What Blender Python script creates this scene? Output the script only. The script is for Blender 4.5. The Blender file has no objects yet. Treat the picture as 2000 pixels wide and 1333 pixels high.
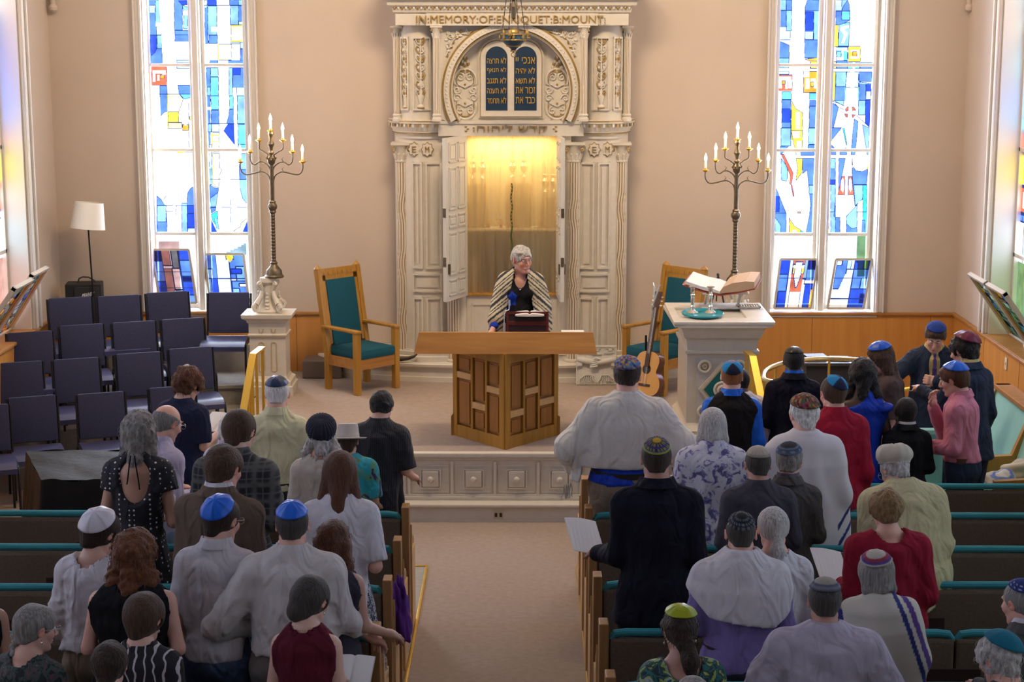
import bpy, bmesh, math, random
import numpy as np
from mathutils import Vector, Matrix

S = bpy.context.scene
COL = S.collection
PI = math.pi
rnd = random.Random(7)

# ------------------------------------------------------------------ camera
F = 3400.0; CH = 4.15
_p = math.atan((666.5 - 42) / F); _yaw = math.atan(27 / F * math.cos(_p))
cam = bpy.data.cameras.new('camera'); cam_o = bpy.data.objects.new('camera', cam); COL.objects.link(cam_o)
cam.sensor_width = 36.0; cam.lens = F / 2000.0 * 36.0; cam.clip_end = 200
cam_o.location = (0, 0, CH); cam_o.rotation_euler = (PI / 2 - _p, 0, _yaw)
S.camera = cam_o
_cp, _sp, _cy, _sy = math.cos(_p), math.sin(_p), math.cos(_yaw), math.sin(_yaw)
def _ray(px, py):
    a = (px - 1000) / F; b = -(py - 666.5) / F
    x = a; y = _cp + b * _sp; z = -_sp + b * _cp
    return (x * _cy - y * _sy, x * _sy + y * _cy, z)
def atY(px, py, y):
    r = _ray(px, py); t = y / r[1]; return Vector((r[0] * t, y, CH + r[2] * t))
def atZ(px, py, z):
    r = _ray(px, py); t = (z - CH) / r[2]; return Vector((r[0] * t, r[1] * t, z))
def atX(px, py, x):
    r = _ray(px, py); t = x / r[0]; return Vector((x, r[1] * t, CH + r[2] * t))

# ------------------------------------------------------------------ world, lights, exposure
S.view_settings.view_transform = 'Standard'; S.view_settings.look = 'None'
S.view_settings.gamma = 1.0; S.view_settings.use_curve_mapping = False
S.view_settings.exposure = 0.0
W = bpy.data.worlds.new('world'); S.world = W; W.use_nodes = True
W.node_tree.nodes['Background'].inputs[0].default_value = (0.80, 0.86, 1.0, 1)
W.node_tree.nodes['Background'].inputs[1].default_value = 2.2
def area(name, loc, target, sx, sy, power, color, spread=None):
    l = bpy.data.lights.new(name, 'AREA'); l.shape = 'RECTANGLE'; l.size = sx; l.size_y = sy
    l.energy = power; l.color = color
    if spread: l.spread = math.radians(spread)
    o = bpy.data.objects.new(name, l); COL.objects.link(o); o.location = loc
    o.rotation_euler = (Vector(target) - Vector(loc)).to_track_quat('-Z', 'Y').to_euler()
    return o
def point(name, loc, power, color, r=0.05):
    l = bpy.data.lights.new(name, 'POINT'); l.energy = power; l.color = color; l.shadow_soft_size = r
    o = bpy.data.objects.new(name, l); COL.objects.link(o); o.location = loc; return o
# warm lamps of the hall ceiling
area('ceiling_lamp', (-.15, 13.6, 6.6), (-.15, 17.4, 2.9), 1.6, .5, 190, (1, .76, .5))
area('ceiling_lamp', (-3.2, 14.5, 6.6), (-2.6, 17.6, 2.6), 1.0, .5, 40, (1, .76, .5))
area('ceiling_lamp', (2.9, 14.5, 6.6), (2.4, 17.6, 2.6), 1.0, .5, 40, (1, .76, .5))

# ------------------------------------------------------------------ materials
MATS = {}
def M(name, col, rough=.6, metal=0, bump=0, bscale=200, var=0, vscale=8, attr=None, spec=None, sheen=0, stretch=None, emit=None, estr=0, fold=0):
    if name in MATS: return MATS[name]
    m = bpy.data.materials.new(name); m.use_nodes = True; MATS[name] = m
    nt = m.node_tree; b = nt.nodes['Principled BSDF']
    c = tuple(col) + (1,) if len(col) == 3 else col
    b.inputs['Base Color'].default_value = c
    b.inputs['Roughness'].default_value = rough; b.inputs['Metallic'].default_value = metal
    if spec is not None: b.inputs['Specular IOR Level'].default_value = spec
    if sheen: b.inputs['Sheen Weight'].default_value = sheen
    if emit: b.inputs['Emission Color'].default_value = tuple(emit) + (1,); b.inputs['Emission Strength'].default_value = estr
    src = None
    tc = nt.nodes.new('ShaderNodeTexCoord'); mp = nt.nodes.new('ShaderNodeMapping')
    nt.links.new(tc.outputs['Object'], mp.inputs[0])
    if stretch: mp.inputs['Scale'].default_value = stretch
    if attr:
        a = nt.nodes.new('ShaderNodeAttribute'); a.attribute_name = attr; src = a.outputs['Color']
    if var:
        n = nt.nodes.new('ShaderNodeTexNoise'); n.inputs['Scale'].default_value = vscale; n.inputs['Detail'].default_value = 5
        nt.links.new(mp.outputs[0], n.inputs['Vector'])
        mr = nt.nodes.new('ShaderNodeMapRange'); mr.inputs['From Min'].default_value = .25; mr.inputs['From Max'].default_value = .75
        mr.inputs['To Min'].default_value = 1 - var; mr.inputs['To Max'].default_value = 1 + var
        nt.links.new(n.outputs['Fac'], mr.inputs['Value'])
        h = nt.nodes.new('ShaderNodeVectorMath'); h.operation = 'SCALE'
        if src: nt.links.new(src, h.inputs[0])
        else: h.inputs[0].default_value = c[:3]
        nt.links.new(mr.outputs['Result'], h.inputs['Scale']); src = h.outputs[0]
    if src: nt.links.new(src, b.inputs['Base Color'])
    if bump:
        n = nt.nodes.new('ShaderNodeTexNoise'); n.inputs['Scale'].default_value = bscale; n.inputs['Detail'].default_value = 3
        nt.links.new(mp.outputs[0], n.inputs['Vector'])
        bp = nt.nodes.new('ShaderNodeBump'); bp.inputs['Strength'].default_value = bump; bp.inputs['Distance'].default_value = .01
        nt.links.new(n.outputs['Fac'], bp.inputs['Height']); nt.links.new(bp.outputs[0], b.inputs['Normal'])
        if fold: add_folds(nt, b, fold, bp)
    return m
def add_folds(nt, b, fold, bp=None):
    tc = nt.nodes.new('ShaderNodeTexCoord'); mp = nt.nodes.new('ShaderNodeMapping'); mp.inputs['Scale'].default_value = (1, 1, .55); nt.links.new(tc.outputs['Object'], mp.inputs[0])
    n = nt.nodes.new('ShaderNodeTexNoise'); n.inputs['Scale'].default_value = 7.5; n.inputs['Detail'].default_value = 1.5; n.inputs['Distortion'].default_value = 1.6; nt.links.new(mp.outputs[0], n.inputs['Vector'])
    f = nt.nodes.new('ShaderNodeBump'); f.inputs['Strength'].default_value = fold; f.inputs['Distance'].default_value = .06; nt.links.new(n.outputs['Fac'], f.inputs['Height'])
    if bp: nt.links.new(f.outputs[0], bp.inputs['Normal'])
    else: nt.links.new(f.outputs[0], b.inputs['Normal'])
def ramp_mat(name, kind, stops, scale=8, rough=.8, stretch=None, detail=4, distortion=0, constant=True, bump=0, randomness=1):
    """a cloth or stone whose pattern is a noise / voronoi / wave run through a colour ramp"""
    if name in MATS: return MATS[name]
    m = M(name, (1, 1, 1), rough); nt = m.node_tree; b = nt.nodes['Principled BSDF']
    tc = nt.nodes.new('ShaderNodeTexCoord'); mp = nt.nodes.new('ShaderNodeMapping'); nt.links.new(tc.outputs['Object'], mp.inputs[0])
    if stretch: mp.inputs['Scale'].default_value = stretch
    if kind == 'noise':
        n = nt.nodes.new('ShaderNodeTexNoise'); n.inputs['Scale'].default_value = scale; n.inputs['Detail'].default_value = detail
        n.inputs['Distortion'].default_value = distortion; out = n.outputs['Fac']
    elif kind == 'dots':
        n = nt.nodes.new('ShaderNodeTexVoronoi'); n.inputs['Scale'].default_value = scale; n.inputs['Randomness'].default_value = randomness; out = n.outputs['Distance']
    elif kind == 'cells':
        n = nt.nodes.new('ShaderNodeTexVoronoi'); n.inputs['Scale'].default_value = scale
        sp = nt.nodes.new('ShaderNodeSeparateColor'); nt.links.new(n.outputs['Color'], sp.inputs[0]); out = sp.outputs[0]
    else:
        n = nt.nodes.new('ShaderNodeTexWave'); n.inputs['Scale'].default_value = scale; n.inputs['Distortion'].default_value = distortion
        n.inputs['Detail'].default_value = detail; out = n.outputs['Fac']
        n.bands_direction = kind.upper() if kind in ('x', 'y', 'z') else 'X'
    nt.links.new(mp.outputs[0], n.inputs['Vector'])
    r = nt.nodes.new('ShaderNodeValToRGB'); r.color_ramp.interpolation = 'CONSTANT' if constant else 'LINEAR'
    el = r.color_ramp.elements
    while len(el) > 1: el.remove(el[-1])
    el[0].position = stops[0][0]; el[0].color = tuple(stops[0][1]) + (1,)
    for p_, c_ in stops[1:]:
        e = el.new(p_); e.color = tuple(c_) + (1,)
    nt.links.new(out, r.inputs[0]); nt.links.new(r.outputs[0], b.inputs['Base Color'])
    if rough in (.8, .85) and not bump: add_folds(nt, b, .45)
    if bump:
        bp = nt.nodes.new('ShaderNodeBump'); bp.inputs['Strength'].default_value = bump; bp.inputs['Distance'].default_value = .01
        nt.links.new(out, bp.inputs['Height']); nt.links.new(bp.outputs[0], b.inputs['Normal'])
    return m

def wood(name, c1, c2, axis='z', scale=14, rough=.4):
    st = {'z': (1, 1, .07), 'x': (.07, 1, 1), 'y': (1, .07, 1)}[axis]
    return ramp_mat(name, 'noise', [(0.3, c1), (0.7, c2)], scale, rough, st, 6, 1.2, False, .04)

WHITE = M('white_paint', (.62, .57, .48), .45, var=.05, vscale=14)
WALLP = M('wall_plaster', (.555, .462, .382), .85, var=.03, vscale=2, bump=.08, bscale=60)
TRIMP = M('window_trim_paint', (.62, .58, .53), .45)
GOLD = M('gold_leaf', (.36, .235, .075), .45, .45, var=.2, vscale=40)
BRASS = M('brass', (.80, .52, .10), .34, .85)
BRONZE = M('aged_bronze', (.15, .12, .08), .42, .75, var=.25, vscale=40)
CARPET = M('carpet_beige', (.34, .265, .215), .95, bump=.35, bscale=260, var=.10, vscale=22)
CARPETG = M('carpet_grey', (.34, .31, .27), .95, bump=.35, bscale=260, var=.10, vscale=22)
OAK = wood('oak_honey', (.35, .165, .020), (.47, .245, .042))
OAKX = wood('oak_honey_x', (.33, .14, .030), (.44, .21, .055), 'x')
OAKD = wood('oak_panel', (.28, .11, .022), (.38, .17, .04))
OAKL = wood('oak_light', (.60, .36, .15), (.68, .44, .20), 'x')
PANELW = wood('wainscot_veneer', (.50, .21, .045), (.60, .28, .065), 'z', 9, .35)
PEWOAK = wood('pew_oak', (.26, .13, .045), (.38, .20, .075), 'z', 16)
TEAL = M('teal_fabric', (.0, .080, .125), .9, bump=.2, bscale=600, var=.08, vscale=30)
TEALP = M('pew_teal_piping', (.03, .25, .29), .8, bump=.2, bscale=500, var=.1, vscale=20)
PEWBACK = M('pew_back_fabric', (.135, .098, .068), .95, bump=.25, bscale=500, var=.18, vscale=60)
AQUA = M('aqua_bench_fabric', (.25, .52, .47), .85, bump=.15, bscale=500, var=.05)
BLACKM = M('black_enamel', (.012, .012, .014), .3, .3)
BLACKP = M('black_plastic', (.015, .015, .017), .5)
CHAIRF = M('navy_chair_fabric', (.030, .033, .082), .85, bump=.25, bscale=700, var=.22, vscale=90)
NAVYV = M('navy_vinyl', (.05, .055, .13), .35)
SILVER = M('silver', (.75, .72, .66), .22, .95)
PAPER = M('paper', (.72, .70, .68), .8)
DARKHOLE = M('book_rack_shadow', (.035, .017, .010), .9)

# ------------------------------------------------------------------ object helpers
def tag(o, label=None, cat=None, group=None, kind=None):
    if label: o['label'] = label
    if cat: o['category'] = cat
    if group: o['group'] = group
    if kind: o['kind'] = kind
    return o
def empty(name, loc=(0, 0, 0), rz=0, label=None, cat=None, group=None):
    o = bpy.data.objects.new(name, None); COL.objects.link(o); o.empty_display_size = .1
    o.location = loc; o.rotation_euler = (0, 0, rz); return tag(o, label, cat, group)
def mesh_obj(name, v, f, mats, parent=None, smooth=True, mi=None, col=None, angle=None):
    me = bpy.data.meshes.new(name)
    me.from_pydata([tuple(p) for p in v] if not isinstance(v, np.ndarray) else v.tolist(), [], f if not isinstance(f, np.ndarray) else f.tolist())
    for m in (mats if isinstance(mats, (list, tuple)) else [mats]): me.materials.append(m)
    if mi is not None: me.polygons.foreach_set('material_index', np.asarray(mi, dtype=np.int32))
    if col is not None:
        a = me.attributes.new('Col', 'FLOAT_COLOR', 'POINT'); c = np.ones((len(v), 4), np.float32); c[:, :3] = col
        a.data.foreach_set('color', c.ravel())
    if smooth: me.shade_smooth()
    if angle is not None:
        try: me.set_sharp_from_angle(angle=math.radians(angle))
        except Exception: pass
    me.update()
    o = bpy.data.objects.new(name, me); COL.objects.link(o)
    if parent is not None: o.parent = parent
    return o
class MB:
    def __init__(s): s.v = []; s.f = []; s.m = []; s.T = Matrix.Identity(4)
    def add(s, vs, fs, m=0):
        n = len(s.v); s.v += [tuple(s.T @ Vector(p)) for p in vs]; s.f += [tuple(n + i for i in f) for f in fs]; s.m += [m] * len(fs); return s
    def box(s, x0, x1, y0, y1, z0, z1, m=0, bev=0):
        if bev:
            b = min(bev, (x1 - x0) * .45, (y1 - y0) * .45, (z1 - z0) * .45); bm = bmesh.new(); bmesh.ops.create_cube(bm, size=1)
            for q in bm.verts: q.co = Vector(((x0 + x1) / 2 + q.co.x * (x1 - x0), (y0 + y1) / 2 + q.co.y * (y1 - y0), (z0 + z1) / 2 + q.co.z * (z1 - z0)))
            bmesh.ops.bevel(bm, geom=bm.edges[:], offset=b, segments=2, affect='EDGES', profile=.6)
            bm.verts.index_update(); s.add([q.co for q in bm.verts], [[q.index for q in f.verts] for f in bm.faces], m); bm.free(); return s
        v = [(x, y, z) for z in (z0, z1) for y in (y0, y1) for x in (x0, x1)]
        return s.add(v, [(0, 2, 3, 1), (4, 5, 7, 6), (0, 1, 5, 4), (2, 6, 7, 3), (0, 4, 6, 2), (1, 3, 7, 5)], m)
    def bar(s, a, b, w, h, m=0, up=(0, 0, 1)):
        a = Vector(a); b = Vector(b); d = (b - a).normalized(); u = Vector(up)
        r = d.cross(u); r = r.normalized() if r.length > 1e-5 else Vector((1, 0, 0)); u = r.cross(d).normalized()
        v = [p + r * (sx * w / 2) + u * (sy * h / 2) for p in (a, b) for sy in (-1, 1) for sx in (-1, 1)]
        return s.add(v, [(0, 2, 3, 1), (4, 5, 7, 6), (0, 1, 5, 4), (2, 6, 7, 3), (0, 4, 6, 2), (1, 3, 7, 5)], m)
    def tube(s, pts, r, n=8, m=0, closed=False):
        pts = [Vector(p) for p in pts]; rs = r if isinstance(r, (list, tuple)) else [r] * len(pts)
        rings = []; prev = None; N = len(pts)
        for i, p in enumerate(pts):
            t = ((pts[(i + 1) % N] - pts[i - 1]) if closed else (pts[min(i + 1, N - 1)] - pts[max(i - 1, 0)])).normalized()
            if prev is None:
                u = t.cross(Vector((0, 0, 1))); u = u if u.length > .01 else t.cross(Vector((0, 1, 0)))
            else: u = prev - t * prev.dot(t)
            u.normalize(); prev = u; w = t.cross(u)
            rings.append([p + (u * math.cos(2 * PI * k / n) + w * math.sin(2 * PI * k / n)) * rs[i] for k in range(n)])
        vs = [q for rg in rings for q in rg]; fs = []
        for i in range(N if closed else N - 1):
            j = (i + 1) % N
            for k in range(n): fs.append((i * n + k, i * n + (k + 1) % n, j * n + (k + 1) % n, j * n + k))
        if not closed: fs += [tuple(range(n))[::-1], tuple((N - 1) * n + k for k in range(n))]
        return s.add(vs, fs, m)
    def lathe(s, prof, n=24, m=0, c=(0, 0, 0), a0=0, a1=2 * PI, sq=1.0):
        full = abs(a1 - a0 - 2 * PI) < 1e-6; k = n if full else n + 1
        vs = [(c[0] + r * math.cos(a0 + (a1 - a0) * j / n), c[1] + sq * r * math.sin(a0 + (a1 - a0) * j / n), c[2] + z) for r, z in prof for j in range(k)]; fs = []
        for i in range(len(prof) - 1):
            for j in range(n):
                j2 = (j + 1) % k if full else j + 1
                fs.append((i * k + j, i * k + j2, (i + 1) * k + j2, (i + 1) * k + j))
        if full:
            if prof[0][0] > 1e-6: fs.append(tuple(range(k))[::-1])
            if prof[-1][0] > 1e-6: fs.append(tuple((len(prof) - 1) * k + j for j in range(k)))
        return s.add(vs, fs, m)
    def prism(s, poly, y0, y1, m=0, plane='xz'):
        n = len(poly)
        P = {'xz': lambda a, b, d: (a, d, b), 'xy': lambda a, b, d: (a, b, d), 'yz': lambda a, b, d: (d, a, b)}[plane]
        vs = [P(a, b, y0) for a, b in poly] + [P(a, b, y1) for a, b in poly]
        return s.add(vs, [tuple(range(n)), tuple(range(n, 2 * n))[::-1]] + [(i, i + n, (i + 1) % n + n, (i + 1) % n) for i in range(n)], m)
    def ball(s, c, r, m=0, n=12):
        r = r if isinstance(r, (tuple, list)) else (r, r, r); k = n // 2
        vs = []; fs = []
        for i in range(k + 1):
            t = PI * i / k
            for j in range(n): vs.append((c[0] + r[0] * math.sin(t) * math.cos(2 * PI * j / n), c[1] + r[1] * math.sin(t) * math.sin(2 * PI * j / n), c[2] + r[2] * math.cos(t)))
        for i in range(k):
            for j in range(n): fs.append((i * n + j, (i + 1) * n + j, (i + 1) * n + (j + 1) % n, i * n + (j + 1) % n))
        return s.add(vs, fs, m)
    def square(s, prof, c=(0, 0, 0), m=0, ax=1, ay=1):
        """square-plan stack of mouldings: prof = [(half width, z)...]"""
        vs = []; fs = []
        for r, z in prof: vs += [(c[0] + sx * (r * ax), c[1] + sy * (r * ay), c[2] + z) for sx, sy in ((-1, -1), (1, -1), (1, 1), (-1, 1))]
        for i in range(len(prof) - 1):
            for j in range(4): fs.append((i * 4 + j, i * 4 + (j + 1) % 4, i * 4 + 4 + (j + 1) % 4, i * 4 + 4 + j))
        k = (len(prof) - 1) * 4; fs += [(3, 2, 1, 0), (k, k + 1, k + 2, k + 3)]
        return s.add(vs, fs, m)
    def build(s, name, mats, parent=None, smooth=False, angle=35):
        o = mesh_obj(name, s.v, s.f, mats, parent, smooth, s.m, None, angle if smooth else None)
        bm = bmesh.new(); bm.from_mesh(o.data); bmesh.ops.recalc_face_normals(bm, faces=bm.faces[:]); bm.to_mesh(o.data); bm.free()
        return o
def dup(o, parent=None):
    c = o.copy(); COL.objects.link(c); c.parent = parent
    for ch in list(o.children): dup(ch, c)
    return c
def text_mesh(body, size, extrude, align='CENTER', shear=0, bold=0):
    c = bpy.data.curves.new('lettering', 'FONT'); c.body = body; c.size = size; c.extrude = extrude; c.align_x = align; c.shear = shear; c.resolution_u = 2; c.offset = bold
    o = bpy.data.objects.new('lettering', c); COL.objects.link(o); bpy.context.view_layer.update()
    dg = bpy.context.evaluated_depsgraph_get(); me = bpy.data.meshes.new_from_object(o.evaluated_get(dg))
    vs = [v.co.copy() for v in me.vertices]; fs = [tuple(p.vertices) for p in me.polygons]
    bpy.data.objects.remove(o); bpy.data.meshes.remove(me); bpy.data.curves.remove(c)
    return vs, fs
def outline_text(body, size, e):
    """glyphs whose strokes overlap: every outline becomes a solid of its own"""
    c = bpy.data.curves.new('lettering', 'FONT'); c.body = body; c.size = size; c.resolution_u = 3; c.fill_mode = 'NONE'
    o = bpy.data.objects.new('lettering', c); COL.objects.link(o); bpy.context.view_layer.update()
    me = bpy.data.meshes.new_from_object(o.evaluated_get(bpy.context.evaluated_depsgraph_get())); nb = {}
    for ed in me.edges:
        a, b = ed.vertices; nb.setdefault(a, []).append(b); nb.setdefault(b, []).append(a)
    co = [v.co.copy() for v in me.vertices]; bpy.data.objects.remove(o); bpy.data.meshes.remove(me); bpy.data.curves.remove(c)
    seen = set(); vs = []; fs = []
    for s0 in nb:
        if s0 in seen: continue
        loop = [s0]; seen.add(s0); cur = s0
        while True:
            nx = [q for q in nb[cur] if q not in seen]
            if not nx: break
            cur = nx[0]; seen.add(cur); loop.append(cur)
        if len(loop) < 3: continue
        n = len(loop); k = len(vs); vs += [Vector((co[i].x, co[i].y, e)) for i in loop] + [Vector((co[i].x, co[i].y, -e)) for i in loop]
        fs += [tuple(range(k, k + n)), tuple(range(k + n, k + 2 * n))[::-1]] + [(k + i, k + (i + 1) % n, k + n + (i + 1) % n, k + n + i) for i in range(n)]
    return vs, fs
def add_text(mb, body, loc, size, height=None, width=None, depth=.004, m=0, rot=None, bold=0):
    """upright lettering facing -Y; fitted to width / cap height when given"""
    vs, fs = outline_text(body, size, depth / 2) if any(ord(ch) > 0x580 for ch in body) else text_mesh(body, size, depth / 2, bold=bold)
    if not vs: return
    x0 = min(v.x for v in vs); x1 = max(v.x for v in vs); y0 = min(v.y for v in vs); y1 = max(v.y for v in vs)
    sx = width / (x1 - x0) if width else 1; sy = height / (y1 - y0) if height else sx
    lab = list(range(len(vs)))                          # separate strokes sit a hair apart in depth
    def fnd(i):
        while lab[i] != i: lab[i] = lab[lab[i]]; i = lab[i]
        return i
    for f in fs:
        for k in f[1:]: lab[fnd(k)] = fnd(f[0])
    ids = {}; out = []
    for i, v in enumerate(vs):
        k = ids.setdefault(fnd(i), len(ids)); v.z += (k % 7) * .0007 * (1 if v.z > 0 else 0)
    for v in vs:
        p = Vector(((v.x - (x0 + x1) / 2) * sx, -v.z, (v.y - (y0 + y1) / 2) * sy))
        if rot: p = rot @ p
        out.append(p + Vector(loc))
    mb.add(out, fs, m)
# ================================================================== the setting
YW = 17.8                                    # front wall
XL = atY(120, 600, YW).x; XR = atY(1866, 613, YW).x
ZB = .56                                     # bimah floor
ZS = 1.19                                    # window sills = wainscot top
ZC = 7.2
def struct(mb, name, mats, **k):
    o = mb.build(name, mats, **k); o['kind'] = 'structure'; return o
mb = MB(); mb.box(XL - .5, XR + .5, -3, 18.2, -.1, 0); struct(mb, 'floor', [CARPET])
mb = MB(); mb.box(XL - .5, XR + .5, -3, 18.6, ZC, ZC + .1); struct(mb, 'ceiling', [WALLP])
mb = MB(); mb.box(XL - .5, XR + .5, -3.1, -3, 0, ZC); struct(mb, 'wall_back', [WALLP])

# ---- stained glass: a colour raster drawn with polygons, one quad per run of equal colour
GC = {'W': (1, 1, 1), 'B': (.10, .22, .80), 'L': (.24, .46, .95), 'K': (.022, .065, .58), 'C': (.16, .62, .9), 'P': (.5, .72, 1), 'Y': (1, .62, .06), 'y': (1, .86, .42),
      'O': (1, .36, .03), 'R': (.62, .13, .06), 'G': (.05, .55, .42), 'N': (.02, .02, .06), 'D': (.004, .008, .09), 'U': (.42, .25, .22), 'S': (.20, .30, .34), 'g': (.12, .22, .10), 'w': (.75, .80, .86)}
def glass_mat():
    m = bpy.data.materials.new('stained_glass'); m.use_nodes = True; nt = m.node_tree; nt.nodes.clear()
    out = nt.nodes.new('ShaderNodeOutputMaterial'); tr = nt.nodes.new('ShaderNodeBsdfTransparent'); gl = nt.nodes.new('ShaderNodeBsdfGlossy'); mx = nt.nodes.new('ShaderNodeMixShader')
    a = nt.nodes.new('ShaderNodeAttribute'); a.attribute_name = 'Glass'
    tc = nt.nodes.new('ShaderNodeTexCoord'); n = nt.nodes.new('ShaderNodeTexNoise'); n.inputs['Scale'].default_value = 6; nt.links.new(tc.outputs['Object'], n.inputs['Vector'])
    mr = nt.nodes.new('ShaderNodeMapRange'); mr.inputs['From Min'].default_value = .3; mr.inputs['From Max'].default_value = .7; mr.inputs['To Min'].default_value = .8; mr.inputs['To Max'].default_value = 1.5
    nt.links.new(n.outputs['Fac'], mr.inputs['Value']); sc = nt.nodes.new('ShaderNodeVectorMath'); sc.operation = 'SCALE'
    nt.links.new(a.outputs['Color'], sc.inputs[0]); nt.links.new(mr.outputs[0], sc.inputs['Scale'])
    mi = nt.nodes.new('ShaderNodeVectorMath'); mi.operation = 'MINIMUM'; mi.inputs[1].default_value = (1, 1, 1); nt.links.new(sc.outputs[0], mi.inputs[0])
    nt.links.new(mi.outputs[0], tr.inputs[0]); gl.inputs['Roughness'].default_value = .15; gl.inputs['Color'].default_value = (.5, .5, .5, 1)
    mx.inputs[0].default_value = .06; nt.links.new(tr.outputs[0], mx.inputs[1]); nt.links.new(gl.outputs[0], mx.inputs[2]); nt.links.new(mx.outputs[0], out.inputs[0])
    return m
GLASS = glass_mat()
def raster(w, h, shapes, base='W', lead=1.0):
    """shapes in unit coordinates (0..1, 0..1 from top); returns colour grid"""
    img = np.zeros((h, w, 3), np.float32) + np.array(GC[base], np.float32)
    yy, xx = np.mgrid[0:h, 0:w]; X_ = (xx + .5); Y_ = (yy + .5)
    for c, pts, ln in shapes:
        P = np.array(pts, float) * (w, h); n = len(P); inside = np.zeros((h, w), bool); dist = np.full((h, w), 1e9)
        for i in range(n):
            (x1, y1), (x2, y2) = P[i], P[(i + 1) % n]
            if y1 != y2:
                t = ((y1 > Y_) != (y2 > Y_)) & (X_ < (x2 - x1) * (Y_ - y1) / (y2 - y1) + x1); inside ^= t
            dx, dy = x2 - x1, y2 - y1; L = dx * dx + dy * dy + 1e-9
            tt = np.clip(((X_ - x1) * dx + (Y_ - y1) * dy) / L, 0, 1); dist = np.minimum(dist, np.hypot(X_ - x1 - tt * dx, Y_ - y1 - tt * dy))
        if n > 2: img[inside] = GC[c]
        if ln or n == 2: img[dist < (lead if ln else .8)] = (.012, .03, .14)
    return img
def glass_mesh(name, img, quad, parent, mat=None):
    """img raster spread over quad = (top-left, top-right, bottom-right, bottom-left)"""
    h, w = img.shape[:2]; tl, tr, br, bl = [np.array(q, float) for q in quad]; vs = []; fs = []; cs = []
    def P(u, v): return (tl * (1 - u) + tr * u) * (1 - v) + (bl * (1 - u) + br * u) * v
    for j in range(h):
        i = 0
        while i < w:
            k = i + 1
            while k < w and (img[j, k] == img[j, i]).all(): k += 1
            n = len(vs); vs += [P(i / w, j / h), P(k / w, j / h), P(k / w, (j + 1) / h), P(i / w, (j + 1) / h)]; fs.append((n, n + 1, n + 2, n + 3)); cs.append(img[j, i]); i = k
    o = mesh_obj(name, np.array(vs), fs, [mat or GLASS], parent, smooth=False)
    a = o.data.attributes.new('Glass', 'FLOAT_COLOR', 'FACE'); c = np.ones((len(fs), 4), np.float32); c[:, :3] = cs; a.data.foreach_set('color', c.ravel())
    return o
def conv(shapes, fu, fv, box_at):
    """zoom coordinates -> unit coordinates of the pane; box_at(y) gives the pane's left and right in photo pixels, y0,y1 its ends"""
    y0, y1, edge = box_at; out = []
    for s in shapes:
        c = s[0]; ln = not c.endswith('-'); c = c[0]; p = s[1:]
        if len(p) == 4 and not isinstance(p[0], tuple): p = [(p[0], p[1]), (p[2], p[1]), (p[2], p[3]), (p[0], p[3])]
        q = []
        for u, v in p:
            x, y = fu(u), fv(v); a, b = edge(y); q.append(((x - a) / (b - a), (y - y0) / (y1 - y0)))
        out.append((c, q, ln))
    return out
def lerp_edge(a0, a1, b0, b1, y1):          # pane edges at photo row 0 and row y1
    return lambda y: (a0 + (a1 - a0) * y / y1, b0 + (b1 - b0) * y / y1)
Z2 = (lambda u: 280 + u / 4.445, lambda v: v / 4.443); Z3 = (lambda u: 280 + u / 4.04, lambda v: 280 + v / 4.04)
Z4 = (lambda u: 1500 + u / 4.443, lambda v: v / 4.443); Z5 = (lambda u: 1490 + u / 4.0375, lambda v: 290 + v / 4.04)
L1a = [('B', 40, 0, 135, 540), ('P', 50, 45, 103, 110), ('L', 105, 0, 145, 200), ('P', 115, 225, 155, 300), ('K', 60, 300, 115, 470), ('L', 120, 300, 160, 415), ('B', (115, 415), (160, 415), (168, 540), (65, 540), (65, 480), (100, 450)),
       ('W-', (135, 0), (275, 0), (285, 545), (170, 545)), ('W-', 108, 192, 155, 226), ('B', 270, 0, 340, 255), ('K', (300, 0), (385, 0), (385, 42), (335, 42)), ('L', (340, 42), (385, 60), (385, 245), (350, 245), (352, 120)), ('W-', 350, 90, 388, 128), ('B', 275, 258, 392, 352), ('P', 290, 515, 405, 536),
       ('R', 70, 568, 202, 730), ('W-', 80, 600, 195, 628), ('W-', 82, 625, 105, 700), ('W-', 120, 640, 140, 690), ('O', 148, 640, 180, 672), ('W-', 165, 625, 192, 640), ('P', 290, 568, 410, 585), ('B', (300, 728), (412, 728), (412, 805), (310, 805)), ('C', (312, 806), (412, 806), (412, 835), (358, 852)),
       ('B', (142, 735), (205, 735), (210, 955), (180, 965), (152, 995)), ('y', (208, 806), (312, 806), (345, 850), (330, 900), (305, 960), (305, 1050), (215, 1050)), ('Y', 215, 960, 305, 1050), ('y', 215, 1055, 335, 1105), ('y', 395, 880, 425, 1290), ('O', 340, 1070, 392, 1120), ('W-', 355, 1050, 375, 1080),
       ('Y', 400, 1000, 425, 1030), ('Y', 290, 1295, 425, 1310), ('y-', 70, 735, 80, 1050), ('Y-', 208, 800, 214, 1110), ('N', (50, 297), (160, 297)), ('N', (275, 297), (390, 297)), ('N', (135, 806), (412, 806)), ('N-', (90, 1050), (330, 1050))]
L1b = [('B', (105, 410), (140, 440), (168, 490), (182, 560), (185, 720), (105, 720)), ('L', 108, 490, 178, 620), ('B', 110, 622, 186, 722), ('L', 303, 470, 345, 720), ('B', (345, 430), (350, 385), (372, 350), (400, 335), (405, 720), (345, 720)), ('K', 348, 486, 404, 550), ('K', 348, 556, 404, 670), ('P', 350, 672, 404, 720),
       ('y-', 90, 50, 96, 400), ('Y-', 262, 55, 320, 68), ('N', (100, 488), (232, 488)), ('N', (252, 490), (405, 490)), ('N', (178, 535), (232, 535)), ('N', (258, 490), (256, 560)), ('N', (300, 390), (302, 430)), ('N', (160, 440), (180, 410))]
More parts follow.
